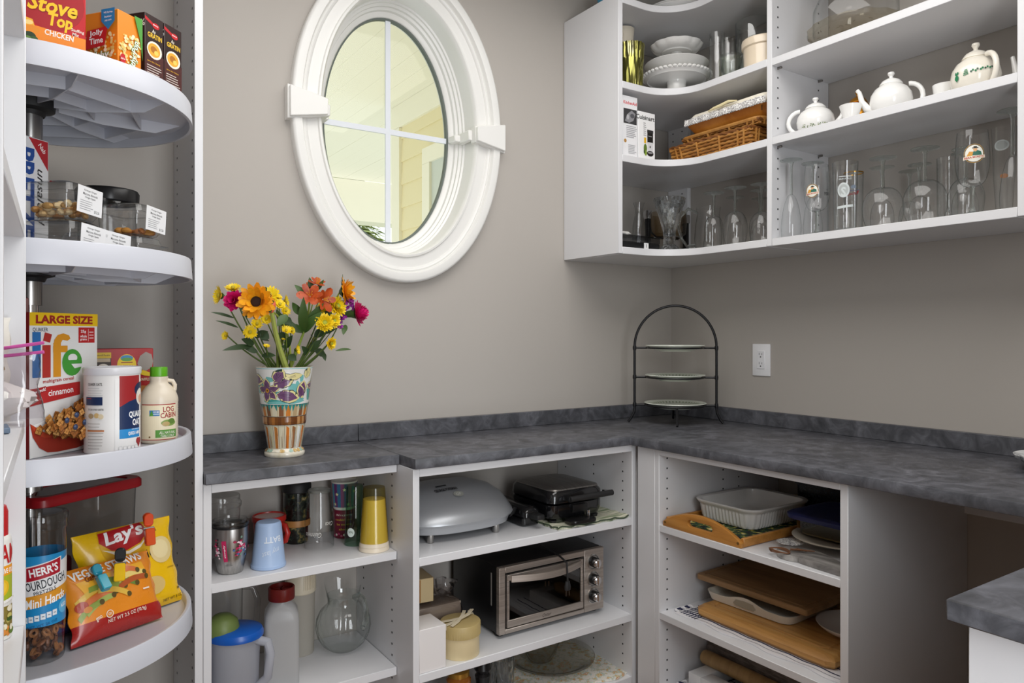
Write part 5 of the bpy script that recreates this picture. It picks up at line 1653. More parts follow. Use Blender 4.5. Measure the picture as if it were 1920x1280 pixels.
# ---- flowers in the vase: each stem with its blooms is a thing
GRP = 'cut flowers in the painted vase'
STEM, STEM2, LEAF, LEAFD = P('6E7F2E', .5), P('4E6128', .5), P('3E5A24', .5), P('2C4220', .55)
YELF, YELD = P('F2D21A', .5), P('C9A01A', .6)
MOUTH = (vx, vy, ZC_ + .236)


def leafblade(g, p, q, w, droop=.0, up=(-.35, -.9, .45)):
    p, q = Vector(p), Vector(q)
    w *= 1.25
    ax = q - p
    sd = ax.cross(Vector(up))
    if sd.length < 1e-5:
        sd = Vector((1, 0, 0))
    sd.normalize()
    nr = sd.cross(ax).normalized()
    vs, fs = [], []
    n = 9
    for i in range(n + 1):
        u = i / n
        ww = w * sin(PI * min(1, u * .97 + .03)) ** .8 * (1 - .35 * u)
        c = p + ax * u + nr * (droop * sin(PI * u)) * ax.length
        vs += [c - sd * ww, c - nr * ww * .25, c + sd * ww]
    for i in range(n):
        a = i * 3
        fs += [(a, a + 1, a + 4, a + 3), (a + 1, a + 2, a + 5, a + 4)]
    g.add(vs, fs)


def frame(c, nrm):
    n = Vector(nrm).normalized()
    x = n.cross(Vector((0, 0, 1)))
    x = x.normalized() if x.length > 1e-4 else Vector((1, 0, 0))
    y = n.cross(x)
    return Matrix(((x.x, y.x, n.x, c[0]), (x.y, y.y, n.y, c[1]), (x.z, y.z, n.z, c[2]), (0, 0, 0, 1)))


def petals(g, M, r0, r1, n, w, lift, curl=0.0, rnd=None, ph=0.0):
    """ring of petals in the frame M, from radius r0 to r1, rising by lift"""
    for k in range(n):
        a = 2 * PI * (k + ph) / n + (rnd.uniform(-.08, .08) if rnd else 0)
        s = rnd.uniform(.85, 1.1) if rnd else 1
        ca, sa = cos(a), sin(a)
        vs = []
        for u, ww in ((0, .35), (.4, .95), (.75, 1.0), (1, .35)):
            r = r0 + (r1 * s - r0) * u
            z = lift * u + curl * u * u
            for v in (-1, 0, 1):
                vs.append(M @ Vector((r * ca - v * w * ww * sa, r * sa + v * w * ww * ca, z + (.12 * w if v else 0))))
        g.M = None
        g.add(vs, [(3 * i + j, 3 * i + j + 1, 3 * i + j + 4, 3 * i + j + 3) for i in range(3) for j in range(2)])


def stem_to(g, c, m, r, bend=(0, 0, 0), n=8):
    c, m, b = Vector(c), Vector(m), Vector(bend)
    pts = [m.lerp(c, i / n) + b * sin(PI * i / n) for i in range(n + 1)]
    low = Vector((MOUTH[0] + (m.x - MOUTH[0]) * .35, MOUTH[1] + (m.y - MOUTH[1]) * .35, m.z - .11)) if m.z > 1.1 and abs(m.z - MOUTH[2]) < .02 else None
    pts = ([low] if low else []) + pts
    k = len(pts) - 1
    g.tube(pts, [r * (1 - .35 * i / k) for i in range(k + 1)], 7)
    return pts


def mouth(dx, dy=0.0):
    return (MOUTH[0] + dx, MOUTH[1] + dy, MOUTH[2] + .002)


def daisy(t, c, nrm, r, seed=0, side=False, name='bloom', double=False):
    rnd = random.Random(seed)
    M = frame(c, nrm)
    g = G(YELF)
    petals(g, M, r * .2, r, 20, r * .13, r * (.25 if not side else .5), 0, rnd)
    petals(g, M, r * .15, r * .8, 17, r * .12, r * .42, 0, rnd, .5)
    if double:
        petals(g, M, r * .1, r * .62, 15, r * .12, r * .58, .0, rnd, .3)
        petals(g, M, r * .05, r * .42, 11, r * .11, r * .7, .0, rnd, .1)
    o = g.build(name, t, fix=False, angle=80)
    g = G(P('B7A528', .7) if not double else P('9DA838', .7))
    g.M = M @ Matrix.Translation((0, 0, r * .30))
    g.ball((0, 0, 0), r * .27, r * .27, r * .16, 10)
    g.build('flower_centre', o)
    g = G(LEAF)
    g.M = M @ Matrix.Translation((0, 0, -r * .05))
    g.lathe([(0, -r * .3), (r * .16, -r * .28), (r * .38, 0), (0, r * .05)], 10)
    g.build('calyx', o)


V = lambda *a: Vector(a)
# left spray of yellow daisies
t = thing('daisy_spray', 'left spray of small yellow daisies in the vase', 'flower', (0, 0, 0), 0, GRP)
g = G(STEM2)
LD = [((-1.832, -.165, 1.348), (-.95, -.2, .1), .024, 1), ((-1.797, -.145, 1.368), (-.2, -.5, .9), .022, 0), ((-1.815, -.15, 1.243), (-.8, -.45, .15), .013, 1), ((-1.765, -.19, 1.252), (-.15, -.95, .2), .019, 0), ((-1.725, -.20, 1.214), (-.0, -.6, .8), .009, 1), ((-1.735, -.14, 1.275), (0, -.8, .3), .016, 0)]
for i, (c, nn, r, s) in enumerate(LD):
    stem_to(g, V(*c) - V(*nn).normalized() * r * .25, mouth(-.045 + .006 * i, -.015 + .004 * i), .0028, (-.008, 0, .0))
g.build('stem', t)
for i, (c, nn, r, s) in enumerate(LD):
    daisy(t, c, nn, r, i, s)
g = G(LEAFD)
for p, q, w in (((-1.80, -.17, 1.29), (-1.86, -.17, 1.305), .004), ((-1.79, -.17, 1.265), (-1.85, -.18, 1.283), .004), ((-1.755, -.17, 1.215), (-1.835, -.19, 1.205), .008), ((-1.75, -.17, 1.22), (-1.785, -.18, 1.235), .010), ((-1.74, -.17, 1.2), (-1.775, -.17, 1.21), .008), ((-1.735, -.18, 1.25), (-1.715, -.19, 1.235), .012), ((-1.73, -.17, 1.19), (-1.70, -.2, 1.19), .008), ((-1.745, -.16, 1.24), (-1.72, -.2, 1.255), .01)):
    leafblade(g, p, q, w, .08)
g.build('foliage', t)
# middle spray
t = thing('daisy_spray', 'middle spray of yellow daisies behind the large sunflower', 'flower', (0, 0, 0), 0, GRP)
g = G(STEM)
MD = [((-1.703, -.15, 1.352), (-.3, -.75, .5), .029, 0), ((-1.677, -.13, 1.350), (.2, -.5, .6), .015, 0), ((-1.660, -.14, 1.338), (.85, -.5, .2), .018, 1), ((-1.682, -.17, 1.328), (.1, -.8, .5), .017, 0), ((-1.66, -.15, 1.312), (.2, -.8, .2), .014, 0), ((-1.718, -.17, 1.288), (-.1, -.8, .2), .016, 0), ((-1.672, -.195, 1.256), (.05, -.75, .65), .015, 1), ((-1.652, -.18, 1.257), (.5, -.7, .2), .012, 0), ((-1.643, -.19, 1.205), (.75, -.6, .1), .014, 1), ((-1.675, -.18, 1.232), (0, -.5, .8), .006, 1)]
for i, (c, nn, r, s) in enumerate(MD):
    stem_to(g, V(*c) - V(*nn).normalized() * r * .25, mouth(-.022 + .003 * i, -.005 + .004 * (i % 4)), .0024, (.006, 0, 0))
g.build('stem', t)
for i, (c, nn, r, s) in enumerate(MD):
    daisy(t, c, nn, r, 20 + i, s)
g = G(LEAFD)
for p, q, w in (((-1.665, -.17, 1.21), (-1.655, -.20, 1.245), .010), ((-1.66, -.17, 1.20), (-1.685, -.2, 1.215), .010), ((-1.66, -.18, 1.19), (-1.645, -.2, 1.175), .011), ((-1.665, -.17, 1.235), (-1.69, -.18, 1.25), .011), ((-1.67, -.16, 1.29), (-1.65, -.18, 1.275), .012), ((-1.715, -.17, 1.235), (-1.735, -.19, 1.232), .012)):
    leafblade(g, p, q, w, .1)
g.build('foliage', t)
# right spray of button chrysanthemums
t = thing('chrysanthemum_spray', 'right spray of round yellow button chrysanthemums', 'flower', (0, 0, 0), 0, GRP)
g = G(STEM2)
RD = [((-1.522, -.17, 1.325), (.25, -.85, .3), .032, 0), ((-1.558, -.15, 1.318), (-.3, -.8, .3), .018, 0), ((-1.568, -.205, 1.278), (-.2, -.9, .2), .028, 0), ((-1.537, -.19, 1.285), (.2, -.9, .1), .021, 0), ((-1.550, -.20, 1.222), (.35, -.85, -.1), .019, 0)]
for i, (c, nn, r, s) in enumerate(RD):
    stem_to(g, V(*c) - V(*nn).normalized() * r * .3, mouth(.028 + .004 * i, .0), .0026, (.004, 0, 0))
g.build('stem', t)
for i, (c, nn, r, s) in enumerate(RD):
    daisy(t, c, nn, r, 40 + i, s, double=True)
g = G(LEAFD)
for p, q, w in (((-1.585, -.17, 1.24), (-1.555, -.18, 1.262), .012), ((-1.60, -.17, 1.2), (-1.57, -.19, 1.232), .011), ((-1.6, -.16, 1.19), (-1.625, -.18, 1.215), .009), ((-1.585, -.16, 1.225), (-1.60, -.2, 1.245), .012), ((-1.56, -.16, 1.30), (-1.545, -.2, 1.305), .012), ((-1.56, -.16, 1.25), (-1.52, -.17, 1.265), .009), ((-1.58, -.16, 1.2), (-1.545, -.15, 1.188), .012), ((-1.56, -.17, 1.196), (-1.56, -.19, 1.172), .006)):
    leafblade(g, p, q, w, .1)
g.build('foliage', t)


def carnation(label, c, nrm, r, mo, seed, bend=(0, 0, 0), buds=()):
    t = thing('carnation', label, 'flower', (0, 0, 0), 0, GRP)
    rnd = random.Random(seed)
    g = G(STEM2)
    n = V(*nrm).normalized()
    stem_to(g, V(*c) - n * r * 1.1, mo, .0024, bend)
    g.build('stem', t)
    M = frame(c, nrm)
    g = G(P('D4146E', .55))
    for k in range(5):
        petals(g, M, r * .1, r * (1 - .17 * k), 13 - k, r * (.24 - .02 * k), r * (.1 + .18 * k), r * .15, rnd, k * .37)
    g.build('bloom', t, fix=False, angle=80)
    g = G(LEAF)
    g.M = M
    g.lathe([(0, -r * 1.15), (r * .2, -r * 1.1), (r * .3, -r * .4), (r * .45, 0), (0, .0)], 10)
    g.build('calyx', t)
    for q in buds:
        g = G(LEAF)
        leafblade(g, q[0], q[1], q[2], .1)
        g.build('leaf', t)


carnation('hot pink carnation at the left behind the large sunflower', (-1.803, -.185, 1.335), (-.5, -.8, .1), .028, mouth(-.03, .01), 3)
carnation('hot pink carnation at the right edge of the bouquet', (-1.461, -.165, 1.308), (.75, -.62, .1), .037, mouth(.055, .01), 4, (.012, 0, -.012),
          (((-1.49, -.16, 1.275), (-1.505, -.18, 1.245), .008), ((-1.52, -.16, 1.2), (-1.468, -.15, 1.203), .004)))
t = thing('statice_sprig', 'small purple statice sprig beside the right pink carnation', 'flower', (0, 0, 0), 0, GRP)
g = G(STEM2)
stem_to(g, (-1.497, -.165, 1.345), mouth(.05, .02), .0018, (.01, 0, 0))
stem_to(g, (-1.512, -.165, 1.285), mouth(.045, .02), .0016, (.006, 0, 0))
g.build('stem', t)
g = G(P('8A1E8A', .6))
rnd = random.Random(6)
for c0, n in (((-1.483, -.17, 1.332), 26), ((-1.512, -.165, 1.282), 14), ((-1.505, -.165, 1.308), 8)):
    for k in range(n):
        g.M = None
        petals(g, frame((c0[0] + rnd.uniform(-.012, .014), c0[1] + rnd.uniform(-.012, .01), c0[2] + rnd.uniform(-.016, .018)), (rnd.uniform(-1, 1), -1, rnd.uniform(-.5, 1))), .0005, .0055, 5, .002, .002)
tag(g.build('florets', t, fix=False), kind='stuff')


def sunflower(label, c, nrm, r, mo, rs, bend, seed, sepal=1.0):
    t = thing('sunflower', label, 'flower', (0, 0, 0), 0, GRP)
    rnd = random.Random(seed)
    n = V(*nrm).normalized()
    g = G(P('8A963A', .5))
    stem_to(g, V(*c) - n * r * .35, mo, rs, bend, 10)
    g.build('stem', t)
    M = frame(c, nrm)
    g = G(noisy('sunflower_petal', [(0.3, 'E08A0E'), (0.7, 'F6B41C')], (40, 40, 40), 3, .5))
    petals(g, M, r * .26, r * 1.02, 16, r * .17, r * .10, -r * .10, rnd)
    petals(g, M, r * .24, r * .95, 13, r * .17, r * .30, r * .05, rnd, .5)
    petals(g, M, r * .22, r * .72, 9, r * .17, r * .50, r * .16, rnd, .2)
    petals(g, M, r * .22, r * .5, 5, r * .16, r * .5, -r * .05, rnd, .4)
    g.build('petal', t, fix=False, angle=80)
    g = G(P('2A170C', .85, bump=.6, bscale=900))
    g.M = M @ Matrix.Translation((0, 0, r * .10))
    g.ball((0, 0, 0), r * .30, r * .30, r * .13, 18)
    g.build('flower_disc', t)
    g = G(LEAF)
    petals(g, M @ Matrix.Translation((0, 0, -r * .12)), r * .2, r * .95 * sepal, 12, r * .16, r * .10 * (2 - sepal), r * .05, rnd)
    g.M = M @ Matrix.Translation((0, 0, -r * .2))
    g.lathe([(0, -r * .2), (r * .12, -r * .18), (r * .45, r * .05), (r * .3, r * .12), (0, r * .1)], 14)
    g.build('sepal', t)


sunflower('large amber sunflower with dark centre at the left of the bouquet', (-1.757, -.225, 1.332), (-.5, -.82, .1), .047, mouth(.012, -.02), .0035, (.03, .02, .03), 2)
sunflower('amber sunflower turned sideways with green sepals at the upper right', (-1.495, -.165, 1.37), (.85, -.5, .12), .040, mouth(.04, .02), .0035, (.0, 0, .0), 5, 1.25)
t = thing('tulip', 'thick pale green stem with a small closed coral bud, left of centre', 'flower', (0, 0, 0), 0, GRP)
g = G(P('98A24E', .5))
stem_to(g, (-1.715, -.215, 1.305), mouth(-.004, -.03), .0088, (-.004, 0, .0), 10)
g.build('stem', t)
g = G(P('D9604A', .45))
g.M = Matrix.Translation((-1.716, -.215, 1.318)) @ Matrix.Rotation(R(20), 4, 'Y')
g.lathe([(0, -.016), (.0085, -.012), (.0105, 0), (.008, .012), (.003, .02), (0, .021)], 14)
g.build('bud', t)
# alstroemeria
t = thing('alstroemeria', 'orange alstroemeria cluster with broad green leaves, upright in the centre', 'flower', (0, 0, 0), 0, GRP)
g = G(P('7C8F36', .5))
hub = (-1.614, -.165, 1.252)
stem_to(g, hub, mouth(.012, -.01), .0052, (0, 0, 0))
AL = [((-1.604, -.19, 1.352), (-.3, -.85, .3), .036), ((-1.566, -.185, 1.345), (.3, -.9, .0), .036), ((-1.575, -.16, 1.388), (.1, -.55, .8), .026), ((-1.545, -.17, 1.34), (.8, -.5, .4), .026), ((-1.593, -.15, 1.38), (-.2, -.3, .9), .02)]
for c, nn, r in AL:
    stem_to(g, V(*c) - V(*nn).normalized() * r * .5, hub, .0022, (.004, 0, 0))
g.build('stem', t)
ORG = noisy('alstroemeria_petal', [(0.3, '9A3410'), (0.7, 'C4541C')], (50, 50, 50), 3, .45)
rnd = random.Random(12)
for c, nn, r in AL:
    M = frame(c, nn)
    g = G(ORG)
    petals(g, M, r * .05, r, 3, r * .32, r * .55, -r * .25, rnd)
    petals(g, M, r * .05, r * .95, 3, r * .24, r * .65, -r * .2, rnd, .5)
    b_ = g.build('bloom', t, fix=False, angle=80)
    g = G(P('F0B02A', .5))
    for k in range(5):
        a = 2 * PI * k / 5
        p = M @ V(.002 * cos(a), .002 * sin(a), r * .1)
        q = M @ V(r * .22 * cos(a), r * .22 * sin(a), r * .8)
        g.tube([p, q], .0008, 5)
    g.build('stamen', b_)
for p, q, w, dr in ((hub, (-1.63, -.215, 1.35), .013, .12), (hub, (-1.70, -.2, 1.315), .014, -.25), (hub, (-1.568, -.2, 1.335), .013, .1), ((-1.625, -.18, 1.30), (-1.652, -.185, 1.335), .010, -.1), (hub, (-1.575, -.21, 1.31), .013, .15),
                    ((-1.607, -.17, 1.35), (-1.638, -.16, 1.385), .009, .1), ((-1.60, -.17, 1.345), (-1.635, -.19, 1.36), .010, .0), ((-1.59, -.16, 1.37), (-1.596, -.16, 1.408), .007, 0), ((-1.575, -.16, 1.37), (-1.558, -.17, 1.402), .006, .0), ((-1.67, -.2, 1.30), (-1.70, -.21, 1.268), .012, .1), (hub, (-1.65, -.21, 1.275), .008, .0)):
    g = G(LEAF)
    leafblade(g, p, q, w, dr)
    g.build('leaf', t)


# ================================================================== base cabinet under the vase
S1 = 0.6413
t = thing('steel_tumbler', 'stainless steel tumbler with pink flower stickers and a clear lid', 'tumbler', (-1.8225, -.228, S1), fr(-1.8225, -.228))
tp = [(.028, 0), (.031, .004), (.0385, .04), (.0435, .08), (.0440, .098), (.0435, .116)]
G(STEELV).lathe([(0, 0)] + tp + [(.0415, .116), (0, .115)], 48).build('body', t)
G(BLACK).lathe([(.0415, .1155), (.0445, .117), (.0445, .122), (.041, .123)], 40).build('gasket', t)
G(PLASTIC).lathe([(.0455, .121), (.0465, .126), (.0455, .133), (.041, .134), (.040, .128), (0, .128)], 40).build('lid', t, fix=False)


def tr_(q):
    for (ra, za), (rb, zb) in zip(tp, tp[1:]):
        if za <= q <= zb:
            return ra + (rb - ra) * (q - za) / max(1e-6, zb - za)
    return tp[-1][0]


it = [('r', -.014, .062, .011, .054, 'C2245A', 4), ('t', 'simply', -.014, .062, .034, .005, 'FFFFFF', 94)]
rnd = random.Random(5)
for q in range(46):
    it.append(('e', .029 + rnd.gauss(0, .009), .066 + rnd.gauss(0, .009), rnd.uniform(.0022, .0042), rnd.uniform(.0018, .0036), rnd.choice(['C8285E', 'E05A84', 'F4D7DF', 'A81E4A', '7A9A8A', '4A6AA0'])))
for q in range(22):
    it.append(('e', -.032 + rnd.gauss(0, .003), .062 + rnd.gauss(0, .011), .0028, .0024, rnd.choice(['C8285E', 'E05A84', 'F4D7DF', 'A81E4A'])))
it.append(('r', -.004, .026, .018, .0012, '333333'))
printed(t, 'printed_sticker', wrap(tr_, -PI / 2, .042), it, cut=(.003, .004), base=.0005)
t = thing('travel_cup', 'clear lidded acrylic cup behind the steel tumbler', 'cup', (-1.818, -.118, S1))
G(PLASTIC).lathe([(0, 0), (.033, 0), (.035, .004), (.045, .145), (.044, .145)], 40).build('wall', t, fix=False)
G(PLASTIC).lathe([(.047, .143), (.048, .147), (.048, .155), (.044, .160), (.044, .172), (.042, .175), (0, .174)], 40).build('lid', t, fix=False)
t = thing('plastic_cup', 'light blue plastic cup upside down with white lettering', 'cup', (-1.7295, -.236, S1), fr(-1.7295, -.236))
BLU = P('A3BBDD', .42)
G(BLU).lathe([(.042, 0), (.0445, .001), (.0445, .008), (.042, .011), (.033, .108), (.031, .114), (.028, .1165), (.012, .1165), (0, .1165)], 48).build('body', t)
it = [('t', 'BATT', .012, .076, .046, .0155, 'E4ECF6', 180, .02), ('t', 'my last', .006, .046, .046, .018, 'D6E2F2', 196, .005, .3)]
printed(t, 'printed_lettering', wrap(lambda q: .042 - (q - .011) * .0928, -PI / 2, .038), it, cut=(.004, .006), base=.0005)
t = thing('travel_mug', 'red plastic mug with red-rimmed lid and side handle', 'mug', (-1.687, -.085, S1), R(-62))
RP = P('B5261E', .32)
G(RP).lathe([(0, 0), (.034, 0), (.036, .004), (.043, .075), (.043, .082), (0, .08)], 44).build('body', t)
G(RP).lathe([(.0435, .079), (.0465, .082), (.0468, .092), (.0445, .096), (.041, .096), (.040, .092)], 44).build('lid_rim', t)
G(P('D8B8B0', .3)).lathe([(.0405, .0925), (0, .0935)], 40).build('lid_panel', t)
G(RP).tube([(.040, 0, .078), (.062, 0, .074), (.072, 0, .055), (.064, 0, .032), (.038, 0, .022)], [.007, .0075, .008, .0075, .007], 10).build('handle', t)
t = thing('travel_mug', 'clear travel mug with black lid, leafy print and wooden band', 'mug', (-1.600, -.056, S1), fr(-1.6, -.056))
G(noisy('leafy_print', [(0.45, '17130F'), (0.56, '26302A'), (0.64, '7A6A3A'), (0.76, 'B8B29C')], (30, 30, 30), 5, .15, noise=1.4)).lathe([(0, 0), (.031, 0), (.033, .004), (.0335, .058), (.0375, .060), (.0375, .148), (0, .148)], 44).build('body', t)
G(P('A8743A', .5)).lathe([(.0345, .048), (.0388, .050), (.0388, .066), (.038, .068)], 44).build('band', t)
G(BLACKM).lathe([(.0385, .147), (.0415, .149), (.0415, .168), (.038, .174), (0, .175)], 40).build('lid', t)
t = thing('beer_glass', 'can-shaped clear beer glass upside down with white lettering', 'glass', (-1.5605, -.138, S1), fr(-1.56, -.138))
G(GLASS).lathe([(.0405, 0), (.0415, .004), (.0412, .05), (.040, .08), (.034, .125), (.0325, .15), (.0325, .161), (.030, .164), (0, .164)], 44).build('wall', t, fix=False)
G(GREENGLASS).lathe([(0, .155), (.031, .155), (.0325, .159), (.031, .163), (0, .1635)], 40).build('base', t)
for it in (('t', 'Guinness', -.018, .042, .048, .014, 'D6D3CC', 180, .01, .2), ('t', 'Coca', .03, .070, .026, .012, 'D6D3CC', 180, .01, .2)):
    printed(t, 'printed_lettering', wrap(.0412, -PI / 2), [it], cut=(.004, 0), base=.0005)
t = thing('paper_mug', 'maroon mug with cream lettering at the bottom of a pair', 'mug', (-1.463, -.078, S1), fr(-1.463, -.078), 'stacked pair of printed mugs')
G(P('7A1E36', .4)).lathe([(0, 0), (.0285, 0), (.03, .003), (.0325, .084), (.031, .084), (.029, .01), (0, .01)], 40).build('body', t)
it = [('t', "life's a journey", 0, .070, .05, .008, 'EFE6D8', 0, .01), ('t', "couldn't you", -.002, .056, .052, .0085, 'D9B24A', 0, .01), ('t', 'be moving', .0, .042, .046, .0085, 'D9B24A', 0, .01), ('t', 'along?', .0, .028, .032, .0085, 'D9B24A', 0, .01)]
for q in range(9):
    it.append(('e', -.032 + q * .008, .009 + .003 * (q % 3), .0035, .0035, ['C9547A', 'E8D8D0', 'B8406A'][q % 3]))
printed(t, 'printed_lettering', wrap(.0318, -PI / 2), it, cut=(.004, 0), base=.0005)
t = thing('paper_mug', 'blue and pink striped mug with stars on top of the maroon mug', 'mug', (-1.463, -.078, S1 + .0843), fr(-1.463, -.078), 'stacked pair of printed mugs')
G(P('E8E2DA', .4)).lathe([(0, 0), (.0305, 0), (.0325, .003), (.0385, .080), (.0395, .083), (.0375, .084), (.030, .01), (0, .01)], 44).build('body', t)
it = []
for q in range(16):
    x = (q - 7.5) * .0105
    it.append(('r', x, .044, .0104, .070, ['3A6F8E', '8A4A78', '2A4A6A', 'C07A8E', '5A9AB0', '6A3A6E'][q % 6]))
for x, y in ((-.022, .048), (.012, .018), (.03, .055), (-.03, .018), (.0, .062)):
    it.append(('p', [(x + (.006 if k % 2 == 0 else .0026) * sin(2 * PI * k / 10), y + (.006 if k % 2 == 0 else .0026) * cos(2 * PI * k / 10)) for k in range(10)], 'E6DDA8'))
printed(t, 'printed_stripes', wrap(lambda q: .0327 + q * .0745, -PI / 2, .036), it, cut=(.004, .01), base=.0005)
t = thing('drinking_glass', 'green tinted glass upside down with a round white print', 'glass', (-1.4665, -.172, S1), fr(-1.4665, -.172))
G(glass('green_tint_glass', 'C9E6D2', 'A9CDB6', '3E6A52')).lathe([(.029, 0), (.030, .003), (.027, .08), (.0245, .165), (.022, .171), (0, .171)], 40).build('wall', t, fix=False)
printed(t, 'printed_emblem', wrap(.0295, -PI / 2), [('e', -.012, .04, .011, .013, 'D9E4DC'), ('t', 'hot', -.012, .04, .013, .008, '3E5A4A', 180)], cut=(.004, 0), base=.0005)
t = thing('amber_tumblers', 'stack of amber yellow plastic tumblers upside down by the panel', 'tumbler', (-1.441, -.252, S1))
AMB = glass('amber_plastic', 'F4ECC4', 'E6D890', 'A8963E', .12, .8)
G(P('E3D6C0', .4)).lathe([(.0415, 0), (.0425, .001), (.0425, .006), (.0405, .012), (.0415, .013), (.041, .018), (.0395, .024)], 44).build('lower_rim', t)
G(P('E3D27C', .35)).lathe([(.0393, .024), (.0315, .135), (.0305, .143), (0, .143)], 44).build('inner_tumbler', t)
G(AMB).lathe([(.0405, .024), (.031, .168), (.0295, .176), (0, .1765)], 44).build('outer_tumbler', t, fix=False)

S2 = 0.3178
t = thing('drink_pitcher', 'frosted plastic pitcher with blue lid and green flip top', 'pitcher', (-1.812, -.235, S2), R(-42))
FR = frost('frosted_plastic', 'D9DBE2', .30)
G(FR).lathe([(0, 0), (.052, 0), (.055, .004), (.060, .150), (.061, .160), (.0595, .160)], 48).build('body', t, fix=False)
G(P('1557B0', .3)).lathe([(.058, .158), (.0635, .160), (.064, .168), (.060, .177), (.045, .183), (0, .185)], 48, sx=1.1).build('lid', t)
g = G(P('6B7C40', .45))
g.M = Matrix.Translation((-.026, -.016, .183))
g.lathe([(.040, -.010), (.041, .0), (.036, .020), (.020, .034), (0, .038)], 32)
g.build('flip_top', t)
G(FR).tube([(.056, 0, .152), (.088, 0, .148), (.095, 0, .12), (.088, 0, .06), (.058, 0, .03)], [.012, .012, .011, .011, .012], 10).build('handle', t, fix=False)
t = thing('plastic_jug', 'tall clear plastic jug with a curved handle behind the blue-lidded pitcher', 'pitcher', (-1.815, -.095, S2), R(-20))
G(PLASTIC).lathe([(0, 0), (.047, 0), (.05, .005), (.053, .25), (.052, .25)], 40).build('body', t, fix=False)
G(PLASTIC).tube([(.052, 0, .24), (.08, 0, .235), (.092, 0, .20), (.088, 0, .14), (.055, 0, .1)], .008, 10).build('handle', t, fix=False)
t = thing('water_jug', 'translucent square-shouldered plastic jug with dark red screw cap', 'jug', (-1.6875, -.208, S2), R(-14))
MILK = frost('milky_plastic', 'DADADA', .26)
L0 = lambda a, z, r: [(x, y, z) for x, y in rrect(-a, a, -a, a, r, 6)]
stack_loops(G(MILK), [L0(.040, 0, .012), L0(.044, .004, .014), L0(.044, .170, .014), L0(.042, .188, .018), L0(.034, .205, .022), L0(.026, .215, .0255), L0(.0255, .226, .0254)], True, False).build('bottle', t, fix=False)
G(P('6E1A16', .35)).lathe([(.027, .218), (.0335, .221), (.0345, .224), (.034, .252), (.0325, .254), (.0300, .253), (.029, .235), (0, .235)], 44, wob=lambda a, z, k: 1 + (.01 * cos(40 * a) if k in (2, 3) else 0)).build('cap', t)
g = G(P('7E241E', .4))
for q in range(5):
    g.M = Matrix.Rotation(2 * PI * q / 5, 4, 'Z')
    g.box(.004, .027, -.001, .001, .235, .247)
tag(g.build('cap_rib', t), kind='stuff')
t = thing('shaker_bottle', 'tall translucent pitcher with ridged cream lid at the back', 'pitcher', (-1.590, -.062, S2), R(-60))
G(frost('beige_plastic', 'DAD5CA', .22)).lathe([(0, 0), (.036, 0), (.038, .004), (.041, .185), (0, .185)], 44).build('body', t, fix=False)
g = G(P('D9CFB8', .4)).lathe([(.041, .178), (.0435, .181), (.044, .238), (.041, .243), (0, .244)], 44)
for q in range(8):
    g.M = Matrix.Rotation(-.6 + q * .12, 4, 'Z')
    g.box(.043, .0455, -.0016, .0016, .192, .232)
g.build('lid', t)
t = thing('glass_pitcher', 'round ribbed clear glass pitcher with ice lip and handle', 'pitcher', (-1.476, -.104, S2), R(-65))
rib = lambda a, z, k: 1 + .035 * abs(sin(11 * a)) if .004 < z < .13 else 1
G(glass('ribbed_pitcher_glass', 'FDFEFE', 'F4F7F6', '8E9896', .01, 1.3)).lathe(
    [(0, .004), (.038, 0), (.042, .002), (.060, .018), (.073, .042), (.078, .066), (.075, .092), (.064, .116), (.050, .130), (.045, .138), (.0455, .150), (.048, .160), (.0465, .160), (.043, .148), (.044, .136)], 112, wob=rib).build('body', t, fix=False)
g = G(GLASS)
vs, fs = [], []
n = 40
for i in range(n):
    a = 2 * PI * i / n
    zt_ = .160 + .030 * (.35 + .65 * abs(cos(a * 1.0))) + .012 * max(0, cos(a - PI)) ** 6
    ro = .048 + .004 + .016 * max(0, cos(a - PI)) ** 8
    vs += [(.0475 * cos(a), .0475 * sin(a), .159), (ro * cos(a), ro * sin(a), zt_)]
for i in range(n):
    j = (i + 1) % n
    fs.append((2 * i, 2 * j, 2 * j + 1, 2 * i + 1))
g.add(vs, fs)
g.build('lip', t, fix=False)
G(GREENGLASS).tube([(.046, 0, .158), (.062, 0, .168), (.080, 0, .158), (.090, 0, .130), (.090, 0, .100), (.083, 0, .080), (.076, 0, .076)], [.010, .0095, .009, .0085, .008, .008, .009], 12).build('handle', t)

# ================================================================== base cabinet with the appliances
R1 = 0.6432
t = thing('contact_grill', 'silver domed contact grill with short round feet', 'grill', (-1.168, -.205, R1))
SIL = P('B9BCC0', .34, .55)


def sup(a, b, e, z, n=56):
    out = []
    for i in range(n):
        th = 2 * PI * i / n
        c, s = cos(th), sin(th)
        out.append((a * abs(c) ** e * (1 if c >= 0 else -1), b * abs(s) ** e * (1 if s >= 0 else -1), z))
    return out


sh = lambda l, d: [(x, y + d, z) for x, y, z in l]
stack_loops(G(SIL), [sup(.165, .110, .75, .022), sup(.178, .120, .75, .026), sup(.186, .126, .75, .048)], True, True).build('lower_body', t)
stack_loops(G(SIL), [sup(.192, .131, .78, .047), sup(.198, .136, .8, .054), sup(.196, .134, .82, .062), sh(sup(.188, .126, .84, .080), .006), sh(sup(.174, .110, .86, .106), .018), sh(sup(.145, .084, .9, .129), .036), sh(sup(.10, .052, .95, .142), .050), sh(sup(.03, .015, 1, .146), .055)], True, True).build('lid', t)
g = G(SIL)
stack_loops(g, [[(x - .0, y, z) for x, y, z in sup(.19, .13, .8, .058)]][:0] or [sup(.1, .02, .9, .05), sup(.105, .024, .9, .06)])
for x, y in ((-.115, -.085), (.105, -.092), (.11, .07), (-.11, .07)):
    G(STEELV).lathe([(0, 0), (.0095, 0), (.0105, .002), (.0105, .024), (0, .026)], 20, c=(x, y, 0)).build('foot', t)
